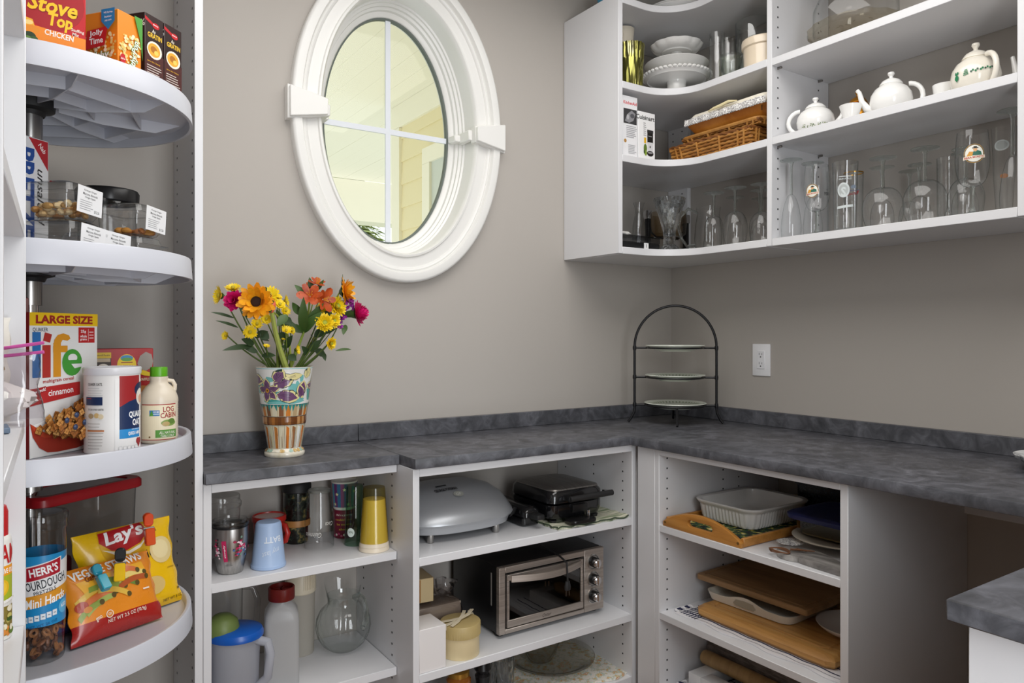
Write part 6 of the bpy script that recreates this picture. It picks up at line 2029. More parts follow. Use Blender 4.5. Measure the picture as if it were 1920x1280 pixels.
G(BLACK).prism([(-.198, .01), (-.178, .002), (-.172, .03), (-.176, .052), (-.19, .05)], -.12, .05, 'xz').build('handle', t, bevel=.004)
G(BLACK).prism([(.172, .03), (.192, .04), (.20, .058), (.187, .062), (.176, .05)], -.07, .07, 'xz').build('hinge_cover', t, bevel=.003)


def dome_z(x, y):
    # front flank of the lid: nested outlines, each lower and further out
    o = ((.03, .015, .055, .146), (.10, .052, .050, .142), (.145, .084, .036, .129), (.174, .110, .018, .106), (.188, .126, .006, .080), (.196, .134, 0, .062))
    y0, z0 = None, .146
    for a, b, s, z in o:
        if abs(x) >= a:
            continue
        yy = s - b * math.sqrt(1 - (x / a) ** 2)
        if y >= yy:
            return z if y0 is None else z0 + (z - z0) * (y0 - y) / max(1e-6, y0 - yy)
        y0, z0 = yy, z
    return .06


mp = lambda x, y, off: Vector((x, y - off, dome_z(x, y) + off + .0012))
printed(t, 'printed_lettering', mp, [('t', 'GEORGE FOREMAN', -.035, -.030, .075, .016, '2A2B2E', 0, .035), ('r', -.04, -.006, .036, .007, '26272A', 0), ('e', -.008, -.060, .017, .011, '9A9A92'), ('t', 'GF', -.008, -.060, .018, .009, 'C9C9C2', 0, .02)], cut=(.006, .006), base=.0012)
t = thing('cloth_mat', 'green and cream plaid quilted cloth mat under the waffle maker', 'mat', (-.728, -.292, R1))
g = G(noisy('plaid_cloth', [(0.25, '3E5A3E'), (0.42, '8E9A7A'), (0.55, 'DAD6C2'), (0.66, 'C9C6AE'), (0.8, '9A5E4A')], (2, 30, 2), 3, .85, noise=2.2, dist=.8, bump=.3))
n, m_ = 34, 20
vs, fs = [], []
for zz in (0, 1):
    for j in range(m_ + 1):
        for i in range(n + 1):
            u, v = i / n - .5, j / m_ - .5
            wv = .003 * (sin(i * .9) + sin(j * 1.3 + i * .4)) * (abs(u) + abs(v)) + .0032
            ex = .004 * sin(j * 1.7) * (1 if abs(u) > .45 else 0)
            ey = .005 * sin(i * 1.1) * (1 if abs(v) > .42 else 0)
            vs.append((u * .335 + ex, v * .20 + ey, max(0, wv) * (.8 if zz else 0) + (.0035 if zz else .0003)))
K = (n + 1) * (m_ + 1)
for j in range(m_):
    for i in range(n):
        a = j * (n + 1) + i
        fs += [(a, a + n + 1, a + n + 2, a + 1), (K + a, K + a + 1, K + a + n + 2, K + a + n + 1)]
ed = [i for i in range(n + 1)] + [j * (n + 1) + n for j in range(1, m_ + 1)] + [m_ * (n + 1) + i for i in range(n - 1, -1, -1)] + [j * (n + 1) for j in range(m_ - 1, 0, -1)]
for a, b in zip(ed, ed[1:] + ed[:1]):
    fs.append((a, b, K + b, K + a))
g.add(vs, fs)
g.build('cloth', t)
G(P('3E4A38', .8)).tube([(vs[K + a][0], vs[K + a][1], vs[K + a][2] - .001) for a in ed], .0026, 6, closed=True).build('hem', t)
t = thing('waffle_maker', 'black waffle maker with brushed steel top plate and front handle', 'waffle maker', (-.785, -.235, R1 + .0095))
L0 = lambda s, z, r=.03: [(x, y, z) for x, y in rrect(-.108 - s, .108 + s, -.118 - s, .118 + s, r)]
BK = P('121214', .16, coat=.4)
stack_loops(G(BK), [L0(-.02, .004), L0(-.006, .012), L0(0, .03), L0(0, .055)], True, True).build('lower_body', t)
stack_loops(G(BK), [L0(-.002, .058), L0(.002, .062), L0(0, .088), L0(-.01, .102)], True, True).build('upper_body', t)
stack_loops(G(noisy('brushed_lid', [(0.3, '7E7B77'), (0.7, '9C9894')], (200, 3, 3), 3, .36, metal=.9)), [L0(-.006, .099), L0(-.008, .103), L0(-.03, .109), L0(-.07, .111, .02)], True, True).build('top_plate', t)
g = G(BLACKM).tube([(-.06, -.150, .078), (.115, -.150, .080)], .0095, 12)
g.build('handle', t)
for x in (-.055, .108):
    G(CHROME if x > 0 else BLACK).box(x - .008, x + .008, -.152, -.116, .070, .086).build('handle_bracket', t, bevel=.003)
G(BLACK).prism(rrect(-.06, .04, -.170, -.112, .018), .002, .012).build('drip_tongue', t, bevel=.002)
G(CHROME).box(.012, .022, -.150, -.142, .010, .036).build('latch', t, bevel=.002)
G(BLACK).box(-.03, .03, -.128, -.115, .028, .052).build('control_panel', t, bevel=.002)
for x, y in ((-.085, -.095), (.085, -.095), (.085, .095), (-.085, .095)):
    G(BLACKM).lathe([(0, -.004), (.01, -.004), (.012, .006), (0, .006)], 14, c=(x, y, 0)).build('foot', t)
t = thing('sandwich_press', 'small black sandwich press wedged between grill and waffle maker', 'sandwich press', (-.935, -.19, R1))
stack_loops(G(BK), [[(x, y, z) for x, y in rrect(-.033 + s, .033 - s, -.115 + s, .115 - s, .015)] for s, z in ((.008, 0), (0, .006), (0, .026))], True, True).build('lower_body', t)
stack_loops(G(BK), [[(x, y, z) for x, y in rrect(-.033 + s, .033 - s, -.125 + s, .115 - s, .015)] for s, z in ((.0, .029), (0, .04), (.004, .052), (.014, .062))], True, True).build('upper_body', t)
G(BLACKM).prism([(-.018, -.115), (.018, -.115), (.014, -.168), (-.014, -.168)], .03, .046).build('handle', t, bevel=.004)

R2 = 0.3273
t = thing('toaster_oven', 'stainless steel toaster oven with glass door and three knobs', 'oven', (-.868, -.330, R2))
w2, h2, dp = .205, .205, .285
BRO = noisy('warm_brushed_steel', [(0.3, 'A3988F'), (0.7, 'C6BCB3')], (3, 3, 240), 3, .42, metal=.75)
G(BLACK).box(-w2, w2, .012, dp, .012, .012 + h2).build('case', t, bevel=.006)
fo = rrect(-w2 - .002, w2 + .002, .010, .014 + h2, .012)
g = G(BRO)
x0, x1, z0, z1 = -.178, .118, .030, .190
hole = [(x0, z0), (x1, z0), (x1, z1), (x0, z1)]
for bx in ((-w2 - .001, x0 - .006, .012, .215), (x1 + .006, w2 + .001, .012, .215), (x0 - .006, x1 + .006, .012, .026), (x0 - .006, x1 + .006, .196, .215)):
    g.box(bx[0], bx[1], -.004, .014, bx[2], bx[3])
g.build('front_frame', t, bevel=.0018, seg=1)
dr = thing('door', None, None)
dr.parent = t
g = G(BRO)
for bx in ((x0, x1, z0, .052), (x0, x1, .172, z1), (x0, x0 + .008, .052, .172), (x1 - .010, x1, .052, .172)):
    g.box(bx[0], bx[1], -.006, .006, bx[2], bx[3])
g.build('door_frame', dr, bevel=.001, seg=1)
G(glass('dark_oven_glass', '8A8886', '6E6C6A', '2E2C2A', .02, 1.6)).box(x0 + .008, x1 - .010, -.002, .0015, .052, .172).build('pane', dr)
pts = []
for i in range(17):
    u = i / 16
    pts.append((x0 + .012 + (x1 - x0 - .026) * u, -.012 - .034 * sin(PI * u), .178))
g = G(BRO)
vs, fs = [], []
for x, y, z in pts:
    vs += [(x, y, z - .010), (x, y + .006, z - .010), (x, y + .006, z + .010), (x, y, z + .010)]
for i in range(16):
    for j in range(4):
        a, b = i * 4 + j, i * 4 + (j + 1) % 4
        fs.append((a, b, b + 4, a + 4))
fs += [(0, 1, 2, 3), (67, 66, 65, 64)]
g.add(vs, fs)
g.build('handle', dr)
printed(dr, 'printed_logo', flat((0, -.0062, 0), (1, 0, 0), (0, 0, 1)), [('t', 'Oster', -.03, .041, .034, .011, '5E5650', 0, .01, .3)])
g = G(BLACKM)
g.box(x0 - .004, x1 + .004, .02, .022, .028, .195)
g.box(x0 - .004, x0 - .002, .02, .25, .028, .195)
g.box(x1 + .002, x1 + .004, .02, .25, .028, .195)
g.f = g.f[6:]
g.mi = g.mi[6:]
g.box(x0, x1, .245, .25, .03, .19)
g.build('cavity', t)
for q in range(14):
    x = x0 + .012 + q * .0212
    G(CHROME).tube([(x, .03, .098), (x, .24, .098)], .0011, 5).build('rack_wire', t)
G(CHROME).tube([(x0 + .004, .026, .099), (x1 - .004, .026, .099)], .0022, 6).build('rack_bar', t)
for k, z in enumerate((.173, .117, .062)):
    kn = G(STEELV)
    kn.M = Matrix.Translation((.160, -.004, z)) @ Matrix.Rotation(PI / 2, 4, 'X')
    kn.lathe([(0, 0), (.025, 0), (.025, .003), (.022, .004), (.0205, .002), (0, .002)], 36)
    o = kn.build('knob', t)
    kn = G(BLACK)
    kn.M = Matrix.Translation((.160, -.007, z)) @ Matrix.Rotation(PI / 2, 4, 'X')
    kn.lathe([(0, 0), (.0165, 0), (.0165, .014), (0, .014)], 30)
    kn.build('knob_collar', o)
    kn = G(CHROME)
    kn.M = Matrix.Translation((.160, -.021, z)) @ Matrix.Rotation(PI / 2, 4, 'X')
    kn.lathe([(0, 0), (.0145, 0), (.0135, .010), (.011, .012), (0, .012)], 30)
    kn.box(-.0025, .0025, -.0135, .0135, .011, .0155)
    kn.build('knob_cap', o)
G(P('5A1210', .2)).lathe([(0, -.003), (.003, -.003), (.003, .003), (0, .003)], 12, c=(.189, -.0035, .044)).build('indicator_light', t)
for x, y in ((-.185, .03), (.185, .03), (.185, .26), (-.185, .26)):
    G(BLACKM).lathe([(0, 0), (.013, 0), (.015, .012), (0, .0125)], 16, c=(x, y, 0)).build('foot', t)
g = G(BLACKM)
g.tube([(-.02, .20, .222), (.012, .10, .226), (.012, .03, .224), (.012, -.012, .221), (.013, -.052, .208), (.013, -.055, .18), (.014, -.055, .150)], .0032, 8)
g.build('power_cord', t)
G(BLACKM).lathe([(0, .123), (.010, .123), (.0115, .132), (.008, .15), (0, .152)], 12, c=(.014, -.055, 0), sy=.7).build('plug', t)
for s in (-1, 1):
    G(CHROME).box(.014 + s * .0062 - .0008, .014 + s * .0062 + .0008, -.058, -.052, .105, .124).build('plug_pin', t)
G(P('8E8A86', .5)).box(-w2 - .0006, -w2 + .001, .04, .046, .09, .19).build('side_vent', t)

carton('tall_carton', 'plain tall white carton at the front left beside the cream round box', (-1.332, -.352, R2), 0, .082, .095, .118, 'E6E2E0')
t = thing('hat_box', 'round cream cardboard box with ridged gold-beige lid and ribbon', 'box', (-1.214, -.343, R2), R(5))
G(P('DDCBA0', .55)).lathe([(0, 0), (.0545, 0), (.0555, .002), (.0555, .07), (0, .07)], 56).build('body', t)
G(P('B5A06C', .5)).lathe([(.056, .058), (.0588, .0585), (.0588, .091), (.0575, .0935), (.05, .0945), (0, .0945)], 168, wob=lambda a, z, k: 1 + (.007 * cos(84 * a) if k in (1, 2) else 0)).build('lid', t)
RIB = P('D9CDB2', .6, bump=.2, bscale=500)


def ribbon(g, pts, w, th=.0012):
    vs, fs = [], []
    pts = [V(*p) for p in pts]
    for i, p in enumerate(pts):
        tg = (pts[min(i + 1, len(pts) - 1)] - pts[max(i - 1, 0)])
        rd = V(p.x, p.y, 0).normalized() if V(p.x, p.y, 0).length > .05 and abs(tg.z) > abs(tg.x) + abs(tg.y) else V(0, 0, 1)
        sd = tg.cross(rd).normalized() * w / 2
        vs += [p - sd, p + sd, p + sd + rd * th, p - sd + rd * th]
    for i in range(len(pts) - 1):
        for j in range(4):
            a, b = i * 4 + j, i * 4 + (j + 1) % 4
            fs.append((a, b, b + 4, a + 4))
    k = (len(pts) - 1) * 4
    fs += [(3, 2, 1, 0), (k, k + 1, k + 2, k + 3)]
    g.add(vs, fs)


g = G(RIB)
ribbon(g, [(-.06, -.012, .085), (-.058, -.012, .0965), (-.03, -.008, .0965), (0, .0, .098), (.03, .012, .0965), (.055, .022, .0965), (.061, .022, .085), (.061, .018, .05), (.063, .010, .02)], .012)
ribbon(g, [(-.058, .016, .085), (-.055, .012, .0985), (-.03, .006, .0985), (0, -.002, .1005), (.028, .0, .104), (.05, .012, .110), (.058, .028, .103), (.05, .034, .0975)], .011)
ribbon(g, [(-.05, -.03, .0975), (-.02, -.016, .0985), (.01, .004, .103), (.03, .022, .108), (.04, .036, .100)], .010)
g.build('ribbon', t)
t = thing('wrapped_box', 'cellophane-wrapped gift box behind the tall white carton', 'box', (-1.262, -.205, R2))
G(P('A89A8A', .5)).box(-.095, .095, -.06, .06, 0, .118).build('carton', t, bevel=.002)
g = G(glass('cellophane', 'F2EFEF', 'D9D4D4', '9A9494', .06, 2.0))
rnd = random.Random(8)
loops = []
for k, z in enumerate((.0, .03, .06, .09, .12, .128)):
    s = .003 if z < .12 else (-.004 if z < .125 else -.05)
    loops.append([(x * (1 + rnd.uniform(-.012, .02)), y * (1 + rnd.uniform(-.02, .03)), z + rnd.uniform(0, .004)) for x, y in rrect(-.097 - s, .097 + s, -.062 - s, .062 + s, .006, 4)])
stack_loops(g, loops, False, True)
g.build('cellophane', t, fix=False, angle=20)
G(glass('cellophane', '', '', '')).lathe([(.004, .125), (.03, .14), (.045, .165), (.035, .17)], 18, c=(.055, -.01, 0), wob=lambda a, z, k: 1 + .3 * sin(5 * a + k)).build('gathered_top', t, fix=False)
carton('small_carton', 'small tan carton lying on top of the wrapped gift box', (-1.302, -.205, R2 + .1325), R(-6), .10, .10, .07, 'C9B48A', ri=[('r', .05, .035, .1, .07, 'D9C79E')], fr=[('r', .03, .035, .06, .066, '9A6A2E')])

R3 = 0.1213
t = thing('floral_cloth', 'folded floral cloth under the glass platter on the low shelf', 'cloth', (-.775, -.212, R3))
FLO = noisy('floral_print', [(0.34, 'E9E2D6'), (0.47, 'EDE8DE'), (0.53, 'B9C9C6'), (0.58, 'E3D39A'), (0.64, 'D08A5E'), (0.7, 'E8E0D4')], (38, 38, 38), 3, .85, noise=1.6)
vs, fs = [], []
for zz in (0, 1):
    for j in range(19):
        for i in range(33):
            u, v = i / 32 - .5, j / 18 - .5
            rf = 1 + .05 * sin(9 * u + 3) * abs(v) * 2
            vs.append((u * .36 * rf, v * .34 + .012 * sin(u * 14), (.004 + .004 * sin(u * 17 + v * 9) * (abs(u) + abs(v)) + .003) * (1 if zz else .1)))
K = 33 * 19
for j in range(18):
    for i in range(32):
        a = j * 33 + i
        fs += [(a, a + 33, a + 34, a + 1), (K + a, K + a + 1, K + a + 34, K + a + 33)]
ed = list(range(33)) + [j * 33 + 32 for j in range(1, 19)] + [18 * 33 + i for i in range(31, -1, -1)] + [j * 33 for j in range(17, 0, -1)]
for a, b in zip(ed, ed[1:] + ed[:1]):
    fs.append((a, b, K + b, K + a))
G(FLO).add(vs, fs).build('cloth', t)
t = thing('glass_platter', 'round clear glass platter with raised rim on the floral cloth', 'platter', (-.772, -.185, R3 + .012))
PLG = glass('platter_glass', 'FDFDFC', 'F6F6F3', '8E8E88', .02, 1.0)
G(PLG).lathe([(0, 0), (.10, 0), (.125, .006), (.150, .020), (.152, .026), (.149, .026), (.122, .0105), (.10, .005), (0, .005)], 64).build('platter', t, fix=False)
t = thing('glass_bowl', 'small clear glass bowl standing in the glass platter', 'bowl', (-.80, -.165, R3 + .018))
G(PLG).lathe([(0, 0), (.035, 0), (.04, .003), (.055, .03), (.068, .065), (.0665, .065), (.05, .03), (.035, .008), (0, .007)], 48).build('bowl', t, fix=False)
t = thing('crystal_tumbler', 'cut crystal tumbler on the low shelf left of the platter', 'glass', (-1.005, -.245, R3))
G(CRYSTAL).lathe([(0, 0), (.03, 0), (.033, .006), (.0345, .03), (.0355, .05), (.0365, .07), (.038, .09), (.039, .105), (.0375, .105), (.034, .03), (0, .02)], 48, wob=lambda a, z, k: 1 + .05 * cos(12 * a) * (1 if k % 2 else -1) if .01 < z < .095 else 1).build('body', t, fix=False, angle=8)
t = thing('pepper_mill', 'short black pepper mill on the low shelf left of the crystal tumbler', 'mill', (-1.085, -.255, R3))
G(BLACK).lathe([(0, 0), (.028, 0), (.029, .01), (.02, .05), (.024, .075), (.018, .082), (.026, .095), (.022, .115), (.008, .122), (.01, .13), (0, .134)], 30).build('body', t)
t = thing('honey_jar', 'amber jar on the low shelf left of the black mill', 'jar', (-1.17, -.255, R3))
G(P('9A5A1A', .15, coat=.5)).lathe([(0, 0), (.036, 0), (.038, .006), (.038, .085), (.03, .095), (0, .095)], 36).build('jar', t)
G(P('B98A3A', .3, .7)).lathe([(.031, .0955), (.033, .097), (.033, .11), (.03, .112), (0, .112)], 36).build('lid', t)

# ================================================================== base cabinet of trays and boards
B1 = 0.6473
WOOD = noisy('honey_wood', [(0.25, '9A6428'), (0.5, 'B67C38'), (0.75, 'C68E48')], (30, 2.2, 30), 6, .38, noise=1.5)
t = thing('wooden_tray', 'honey wood serving tray with an arched end handle', 'tray', (-.345, -.688, B1))
ar = [(-.150, 0), (.150, 0), (.150, .014)] + [(.150 - .300 * i / 24, .014 + .046 * sin(PI * i / 24) ** .8) for i in range(1, 24)] + [(-.150, .014)]


def arch_end(g, xa, xb):
    """arched board with a slotted hand hole"""
    sl = [(-.042 + .042 * 0, .022)]
    hl = []
    for i in range(8):
        a = R(90 + 180 * i / 7)
        hl.append((-.038 + .0095 * cos(a), .030 + .0095 * sin(a)))
    for i in range(8):
        a = R(-90 + 180 * i / 7)
        hl.append((.038 + .0095 * cos(a), .030 + .0095 * sin(a)))
    bm = bmesh.new()
    o1 = [bm.verts.new((xa, y, z)) for y, z in ar]
    h1 = [bm.verts.new((xa, y, z)) for y, z in hl]
    e = [bm.edges.new((l[i], l[(i + 1) % len(l)])) for l in (o1, h1) for i in range(len(l))]
    bmesh.ops.triangle_fill(bm, edges=e, use_beauty=True)
    r = bmesh.ops.extrude_face_region(bm, geom=bm.faces[:])
    bmesh.ops.translate(bm, vec=(xb - xa, 0, 0), verts=[v for v in r['geom'] if isinstance(v, bmesh.types.BMVert)])
    bm.verts.index_update()
    g.add([tuple(v.co) for v in bm.verts], [[v.index for v in f.verts] for f in bm.faces])
    bm.free()


for xa in (-.25, .236):
    g = G(WOOD)
    arch_end(g, xa, xa + .014)
    g.build('end_board', t, bevel=.002, seg=2)
for s in (-1, 1):
    G(WOOD).box(-.236, .236, s * .144 - .006, s * .144 + .006, 0.001, .026).build('side_rail', t, bevel=.002, seg=1)
    g = G(P('8A6A3A', .4, .6))
    g.M = Matrix.Translation((-.2502, s * .140, .013)) @ Matrix.Rotation(PI / 2, 4, 'Y')
    g.lathe([(0, -.0006), (.004, -.0006), (.004, .0006), (0, .0006)], 12)
    g.build('screw', t)
G(WOOD).box(-.236, .236, -.138, .138, .003, .009).build('bottom_board', t)
t = thing('potholder', 'dark green patterned potholder under the white baking dish', 'potholder', (-.335, -.685, B1 + .0095))
stack_loops(G(noisy('dark_print', [(0.4, '16161A'), (0.52, '2E5A3A'), (0.6, 'C9B23A'), (0.68, 'E6E2D2')], (30, 30, 30), 3, .8, noise=1.5)), [[(x, y, z) for x, y in rrect(-.222, .14, -.125, .125, .01)] for z in (0, .0035)]).build('cloth', t)
t = thing('baking_dish', 'white fluted ceramic baking dish standing in the wooden tray', 'dish', (-.335, -.672, B1 + .0135))
WD = P('E6E4E0', .22, coat=.2)


def flut(a, b, r, z, amp=0.0):
    base = rrect(-a, a, -b, b, r, 12)
    out = []
    n = len(base)
    seq = []
    for i in range(n):
        p, q = V(*base[i], 0), V(*base[(i + 1) % n], 0)
        m = max(1, int((q - p).length / .0032))
        for k in range(m):
            seq.append(p.lerp(q, k / m))
    return seq


def fl_loop(s, z, amp, ref):
    out = []
    for i, p in enumerate(ref):
        q = ref[(i + 1) % len(ref)] - ref[i - 1]
        nn = V(q.y, -q.x, 0).normalized()
        w_ = amp * (1, .6, -1, -.8)[i % 4]
        c = p + nn * (s + w_)
        out.append((c.x, c.y, z))
    return out


ref = flut(.138, .108, .04, 0)
g = G(WD)
stack_loops(g, [fl_loop(-.018, 0, 0, ref), fl_loop(-.008, .003, .001, ref), fl_loop(-.004, .012, .0018, ref), fl_loop(.002, .046, .0018, ref), fl_loop(.003, .05, 0, ref), fl_loop(.009, .055, 0, ref), fl_loop(.0145, .061, 0, ref), fl_loop(.0150, .064, 0, ref), fl_loop(.012, .066, 0, ref),
                fl_loop(-.0005, .063, 0, ref), fl_loop(-.008, .02, 0, ref), fl_loop(-.026, .008, 0, ref)], True, True)
g.build('dish', t, angle=50)
t = thing('roasting_box', 'black speckled enamel roasting pan box at the back right', 'box', (-.085, -.915, B1))
SPK = noisy('speckled_black', [(0.5, '15171B'), (0.66, '2A2F36'), (0.76, '505862')], (60, 60, 60), 4, .25, noise=2.5)
stack_loops(G(SPK), [[(x, y, z) for x, y in rrect(-.068 + s, .068 - s, -.215 + s, .215 - s, .012)] for s, z in ((.004, 0), (.002, .11), (-.004, .112), (-.004, .118))]).build('pan', t)
stack_loops(G(SPK), [[(x, y, z) for x, y in rrect(-.068 + s, .068 - s, -.215 + s, .215 - s, .012)] for s, z in ((-.004, .1185), (-.004, .128), (.004, .132), (.006, .176), (.014, .182))]).build('cover', t)
PB = noisy('grey_driftwood', [(0.3, '5A5654'), (0.5, '94908C'), (0.7, 'C4C1BD')], (14, 4, 14), 6, .6, noise=1.4, dist=.8)
t = thing('paddle_board', 'grey weathered wood paddle board with twine loop at the shelf front', 'cutting board', (-.528, -.975, B1))
pd = [(.052 * cos(R(a)), .052 * sin(R(a)) + .006) for a in range(60, 246, 12)] + [(-.044, -.030), (-.046, -.052), (-.050, -.09), (-.052, -.155), (.006, -.155), (.02, -.10), (.04, -.06), (.05, -.03), (.05, .0), (.04, .034)]
G(PB).prism(pd, 0.0004, .0145).build('board', t, bevel=.0018, seg=2)
TW = P('7A5238', .85, bump=.5, bscale=900)
g = G(TW)
for k in range(3):
    g.tube([(-.030 + .018 * cos(2 * PI * i / 18) - .012, .030 + (.026 + .002 * k) * sin(2 * PI * i / 18), .0168 + .0016 * k + .002 * sin(i * .7 + k)) for i in range(19)], .0016, 6)
for k in range(5):
    g.tube([(-.02, .012, .0195 + k * .001), (.0 + k * .004, .004 - k * .01, .0225), (.014 - k * .006, -.014 + .008 * k, .0172)], .0013, 6)
g.build('twine', t)
t = thing('lace_doily', 'white lace doily corner tucked beside the twine loop', 'doily', (-.468, -.905, B1 + .0152))
G(LACE).lathe([(0, .0002), (.030, .0), (.034, .0002), (.034, .0016), (.030, .002), (0, .002)], 60, wob=lambda a, z, k: 1 + .05 * abs(sin(10 * a)) if k in (2, 3) else 1).build('lace', t)
t = thing('oval_plate', 'cream oval plate under the glass dish with the blue lid', 'plate', (-.355, -.985, B1 + .0180))
G(CREAM).lathe([(0, 0), (.085, 0), (.09, .002), (.125, .010), (.128, .013), (.124, .014), (.088, .006), (0, .005)], 56, sx=1.0, sy=.98).build('plate', t)
t = thing('storage_dish', 'clear glass storage dish with a dark blue plastic lid', 'dish', (-.325, -.978, B1 + .0300))
L0 = lambda s, z, r=.04: [(x, y, z) for x, y in rrect(-.115 - s, .115 + s, -.108 - s, .108 + s, r, 8)]
stack_loops(G(glass('smoky_dish_glass', 'C9C6B4', '9A968A', '3E3C36', .02, 1.6)), [L0(-.026, 0), L0(-.016, .004), L0(-.004, .048), L0(0, .050)], True, False).build('dish', t, fix=False)
G(P('C9A860', .6)).prism(rrect(-.09, .09, -.085, .085, .03), .002, .006).build('base', t)
stack_loops(G(P('222A5E', .4)), [L0(.006, .046), L0(.008, .05), L0(.008, .058), L0(.003, .062), L0(-.014, .0625), L0(-.02, .060)], True, True).build('lid', t)

B2 = 0.3723
STR = noisy('striped_towel_cloth', [(0.5, 'E6E4E6'), (0.9, 'E6E4E6')], (1, 1, 1), 2, .9, bump=.3)


def towel(label, x0, x1, y0, y1, z, name='striped_towel', seed=1, fringe=True):
    rnd = random.Random(seed)
    t = thing(name, label, 'towel', ((x0 + x1) / 2, (y0 + y1) / 2, z))
    W_, L_ = x1 - x0, y1 - y0
    n, m = 30, 40
    vs, fs = [], []
    for zz in (0, 1):
        for j in range(m + 1):
            for i in range(n + 1):
                u, v = i / n - .5, j / m - .5
                e = .006 * sin(v * 21 + seed) if i == 0 else (.003 * sin(v * 21 + seed) if i == 1 else 0)
                vs.append((u * W_ + e, v * L_, (.0035 + (.0012 * sin(v * 40 + u * 9) if i < 5 else 0)) if zz else .0004))
    K = (n + 1) * (m + 1)
    ga, gb = G(STR), G(P('26284A', .9))
    fa, fb = [], []
    for j in range(m):
        for i in range(n):
            a = j * (n + 1) + i
            fa.append((a, a + n + 1, a + n + 2, a + 1))
            fa.append((K + a, K + a + 1, K + a + n + 2, K + a + n + 1))
    ed = list(range(n + 1)) + [j * (n + 1) + n for j in range(1, m + 1)] + [m * (n + 1) + i for i in range(n - 1, -1, -1)] + [j * (n + 1) for j in range(m - 1, 0, -1)]
    for a, b in zip(ed, ed[1:] + ed[:1]):
        fa.append((a, b, K + b, K + a))
    ga.add(vs, fa).build('cloth', t)
    mf = lambda x, y, off: V(x, y, .0036 + off + (.0012 * sin(y / L_ * 40 + x / W_ * 9) if x < -W_ * .35 else 0))
    st = []
    for q in range(6):
        st.append(('r', -W_ / 2 + .03 + q * .034, 0, .0045, L_ * .99, '26284A'))
        st.append(('r', 0, L_ / 2 - .016 - q * .011, W_ * .98, .0042, '26284A'))
    st.append(('r', -W_ / 2 + .012, 0, .0012, L_ * .99, '34365A'))
    printed(t, 'woven_stripes', mf, st, cut=(.02, .008), rough=.9, base=.0006, step=.00001)
    if fringe:
        for q in range(5):
            g = G(STR if q % 2 == 0 else P('26284A', .9))
            px = -W_ / 2 + .014 + q * .016
            g.tube([(px, L_ / 2, .003), (px - .004 + rnd.uniform(-.004, .004), L_ / 2 + .008, .006), (px - .006 + rnd.uniform(-.004, .004), L_ / 2 + .016, .003)], [.003, .0036, .0022], 6)
            g.build('tassel', t)
    return t


towel('white towel with navy stripes lying under the thick bamboo board', -.560, -.10, -1.13, -.560, B2)
BAM = noisy('bamboo', [(0.25, '9A6A34'), (0.5, 'C08C4C'), (0.75, 'D3A564')], (60, 3, 60), 6, .4, noise=1.0)
t = thing('bamboo_board', 'thick honey bamboo cutting board with grooved edge on the striped towel', 'cutting board', (-.325, -.848, B2 + .0052))
po_ = [(-.19, -.225), (-.205, -.205), (-.205, .222), (-.188, .240), (.19, .240), (.205, .222), (.205, -.205), (.19, -.225)]
g = G(BAM)
po_s = lambda s: [(x * (1 - s / .2), y * (1 - s / .22)) for x, y in po_]
stack_loops(g, [[(x, y, 0) for x, y in po_s(.006)], [(x, y, .008) for x, y in po_s(0)], [(x, y, .020) for x, y in po_s(0)], [(x, y, .032) for x, y in po_s(.012)], [(x, y, .0335) for x, y in po_s(.016)], [(x, y, .0335) for x, y in po_s(.034)], [(x, y, .031) for x, y in po_s(.037)], [(x, y, .031) for x, y in po_s(.042)], [(x, y, .0335) for x, y in po_s(.045)]])
g.build('board', t, angle=25)
t = thing('serving_plate', 'white china plate with dark sprig on the bamboo board, half behind the panel', 'plate', (-.335, -1.020, B2 + .0392))
G(CHINA).lathe([(0, 0), (.05, 0), (.055, .002), (.085, .012), (.101, .026), (.103, .03), (.099, .03), (.08, .016), (.05, .007), (0, .006)], 56).build('plate', t)
printed(t, 'painted_sprig', lambda x, y, off: V(x, y, .020 + off), [('e', .055 + .006 * q * cos(q * 2.1), .02 + .006 * q * sin(q * 2.1) * .5, .004, .0025, '2A3A30') for q in range(7)])
t = thing('melamine_tray', 'cream white melamine tray with cut-out end handles on the bamboo board', 'tray', (-.315, -.735, B2 + .0392), R(3))
WT = P('E4DFD2', .3)
pl_ = lambda s, z: [(x, y, z) for x, y in rrect(-.145 - s, .145 + s, -.150 - s, .150 + s, .035, 8)]


def wavy(s, hb):
    out = []
    for x, y in rrect(-.145 - s, .145 + s, -.150 - s, .150 + s, .035, 8):
        out.append((x, y, hb))
    return out


def subdiv(loop, n=4):
    out = []
    for i in range(len(loop)):
        p, q = V(*loop[i]), V(*loop[(i + 1) % len(loop)])
        m = max(1, int((q - p).length / .012))
        for k in range(m):
            out.append(p.lerp(q, k / m))
    return out


def tray_h(p):
    if abs(p.x) > .13:
        return .026 + .016 * (0.5 + .5 * cos(min(PI, abs(p.y) / .085 * PI)))
    return .026


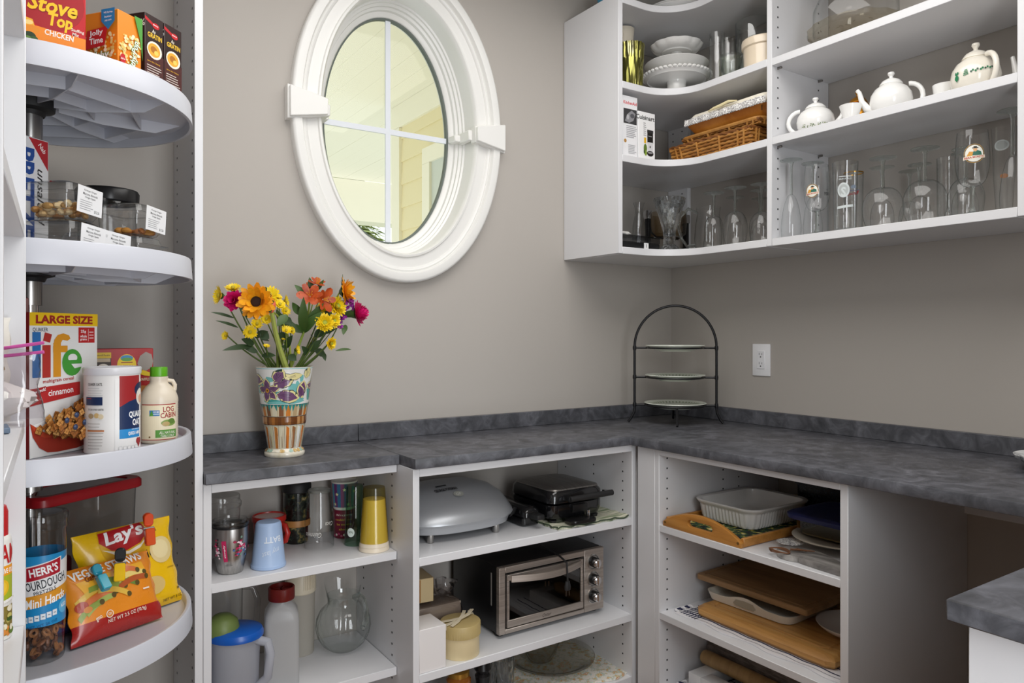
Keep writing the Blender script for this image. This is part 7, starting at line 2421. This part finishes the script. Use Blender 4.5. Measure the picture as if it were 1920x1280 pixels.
g = G(WT)
lo = [subdiv(pl_(s, 0)) for s in (-.016, -.006, .002, -.002, -.010, -.020)]
zs = (0, .002, None, None, .006, .005)
loops = []
base_ = lo[2]
for l, z, k in zip(lo, zs, range(6)):
    n = len(base_)
    l2 = []
    for i in range(n):
        b = base_[i]
        s = (-.016, -.006, .002, -.002, -.010, -.020)[k]
        f = 1 + (s - .002) / .147
        l2.append((b.x * f, b.y * f, tray_h(b) if z is None else z))
    loops.append(l2)
stack_loops(g, loops).build('tray', t, angle=45)
for s in (-1, 1):
    o = printed(t, 'handle_slot', flat((s * .1468, 0, 0), (0, -s, 0), (0, 0, 1)), [('p', [(-.04, .018), (-.032, .012), (.032, .012), (.04, .018), (.03, .030), (0, .0325), (-.03, .030)], 'A89F8C')], base=.0006)
t = thing('wood_board', 'brown wood cutting board with juice groove on top of the cream tray', 'cutting board', (-.300, -.735, B2 + .0822), rot=(R(0), R(0.0), R(2)))
WAL = noisy('striped_board_wood', [(0.3, '7A5A38'), (0.48, '9E7A50'), (0.7, 'B8936A')], (14, 1.4, 14), 5, .5, noise=1.0)
bo_ = lambda s, z: [(x, y, z) for x, y in rrect(-.142 - s, .142 + s, -.196 - s, .196 + s, .008, 3)]
stack_loops(G(WAL), [bo_(-.002, 0), bo_(0, .002), bo_(0, .016), bo_(-.002, .018), bo_(-.016, .018), bo_(-.018, .0162), bo_(-.022, .0162), bo_(-.024, .018)]).build('board', t, angle=25)

B3 = 0.1303
towel('white towel with bold navy stripes on the lowest shelf', -.575, -.25, -1.02, -.55, B3, seed=5)
t = thing('white_frame_tray', 'white rectangular tray with an open window on the lowest striped towel', 'tray', (-.36, -.77, B3 + .0065))
FT = P('E8E8E8', .35)
for a in ((-.155, .155, .15, .20), (-.155, .155, -.20, -.15), (-.155, -.105, -.15, .15), (.105, .155, -.15, .15)):
    G(FT).box(a[0], a[1], a[2], a[3], 0, .045).build('frame_bar', t, bevel=.003)
t = thing('rolling_pin', 'pale wooden rolling pin lying on the white frame tray', 'rolling pin', (-.43, -.75, B3 + .0745), rot=(PI / 2, 0, 0))
G(noisy('pale_beech', [(0.3, '9E7C4C'), (0.7, 'BE9C68')], (3, 3, 30), 5, .45)).lathe([(0, -.19), (.020, -.19), (.0225, -.185), (.0225, .125), (.021, .132), (.012, .135), (.013, .15), (0, .155)], 30).build('pin', t)
t = thing('placemat_roll', 'rolled taupe woven placemat behind the rolling pin', 'placemat', (-.365, -.735, B3 + .0515))
TAU = noisy('taupe_weave', [(0.4, '6E655E'), (0.6, '8E847C')], (200, 30, 200), 3, .85, noise=1.0, bump=.4)
vs, fs = [], []
sec = []
for i in range(40):
    a = i / 39
    if a < .55:
        th = R(-60) + a / .55 * R(300)
        sec.append((.034 * cos(th + PI), .034 * sin(th + PI) + .034))
    else:
        q = (a - .55) / .45
        sec.append((sec[21][0] + q * .2, sec[21][1] * (1 - q) + q * .01 + .006 * sin(q * 9)))
for y in (.19, -.34):
    for x, z in sec:
        vs.append((x, y, max(z, .0)))
n = len(sec)
for i in range(n - 1):
    fs.append((i, i + 1, n + i + 1, n + i))
G(TAU).add(vs, fs).build('mat', t, solid=.004)
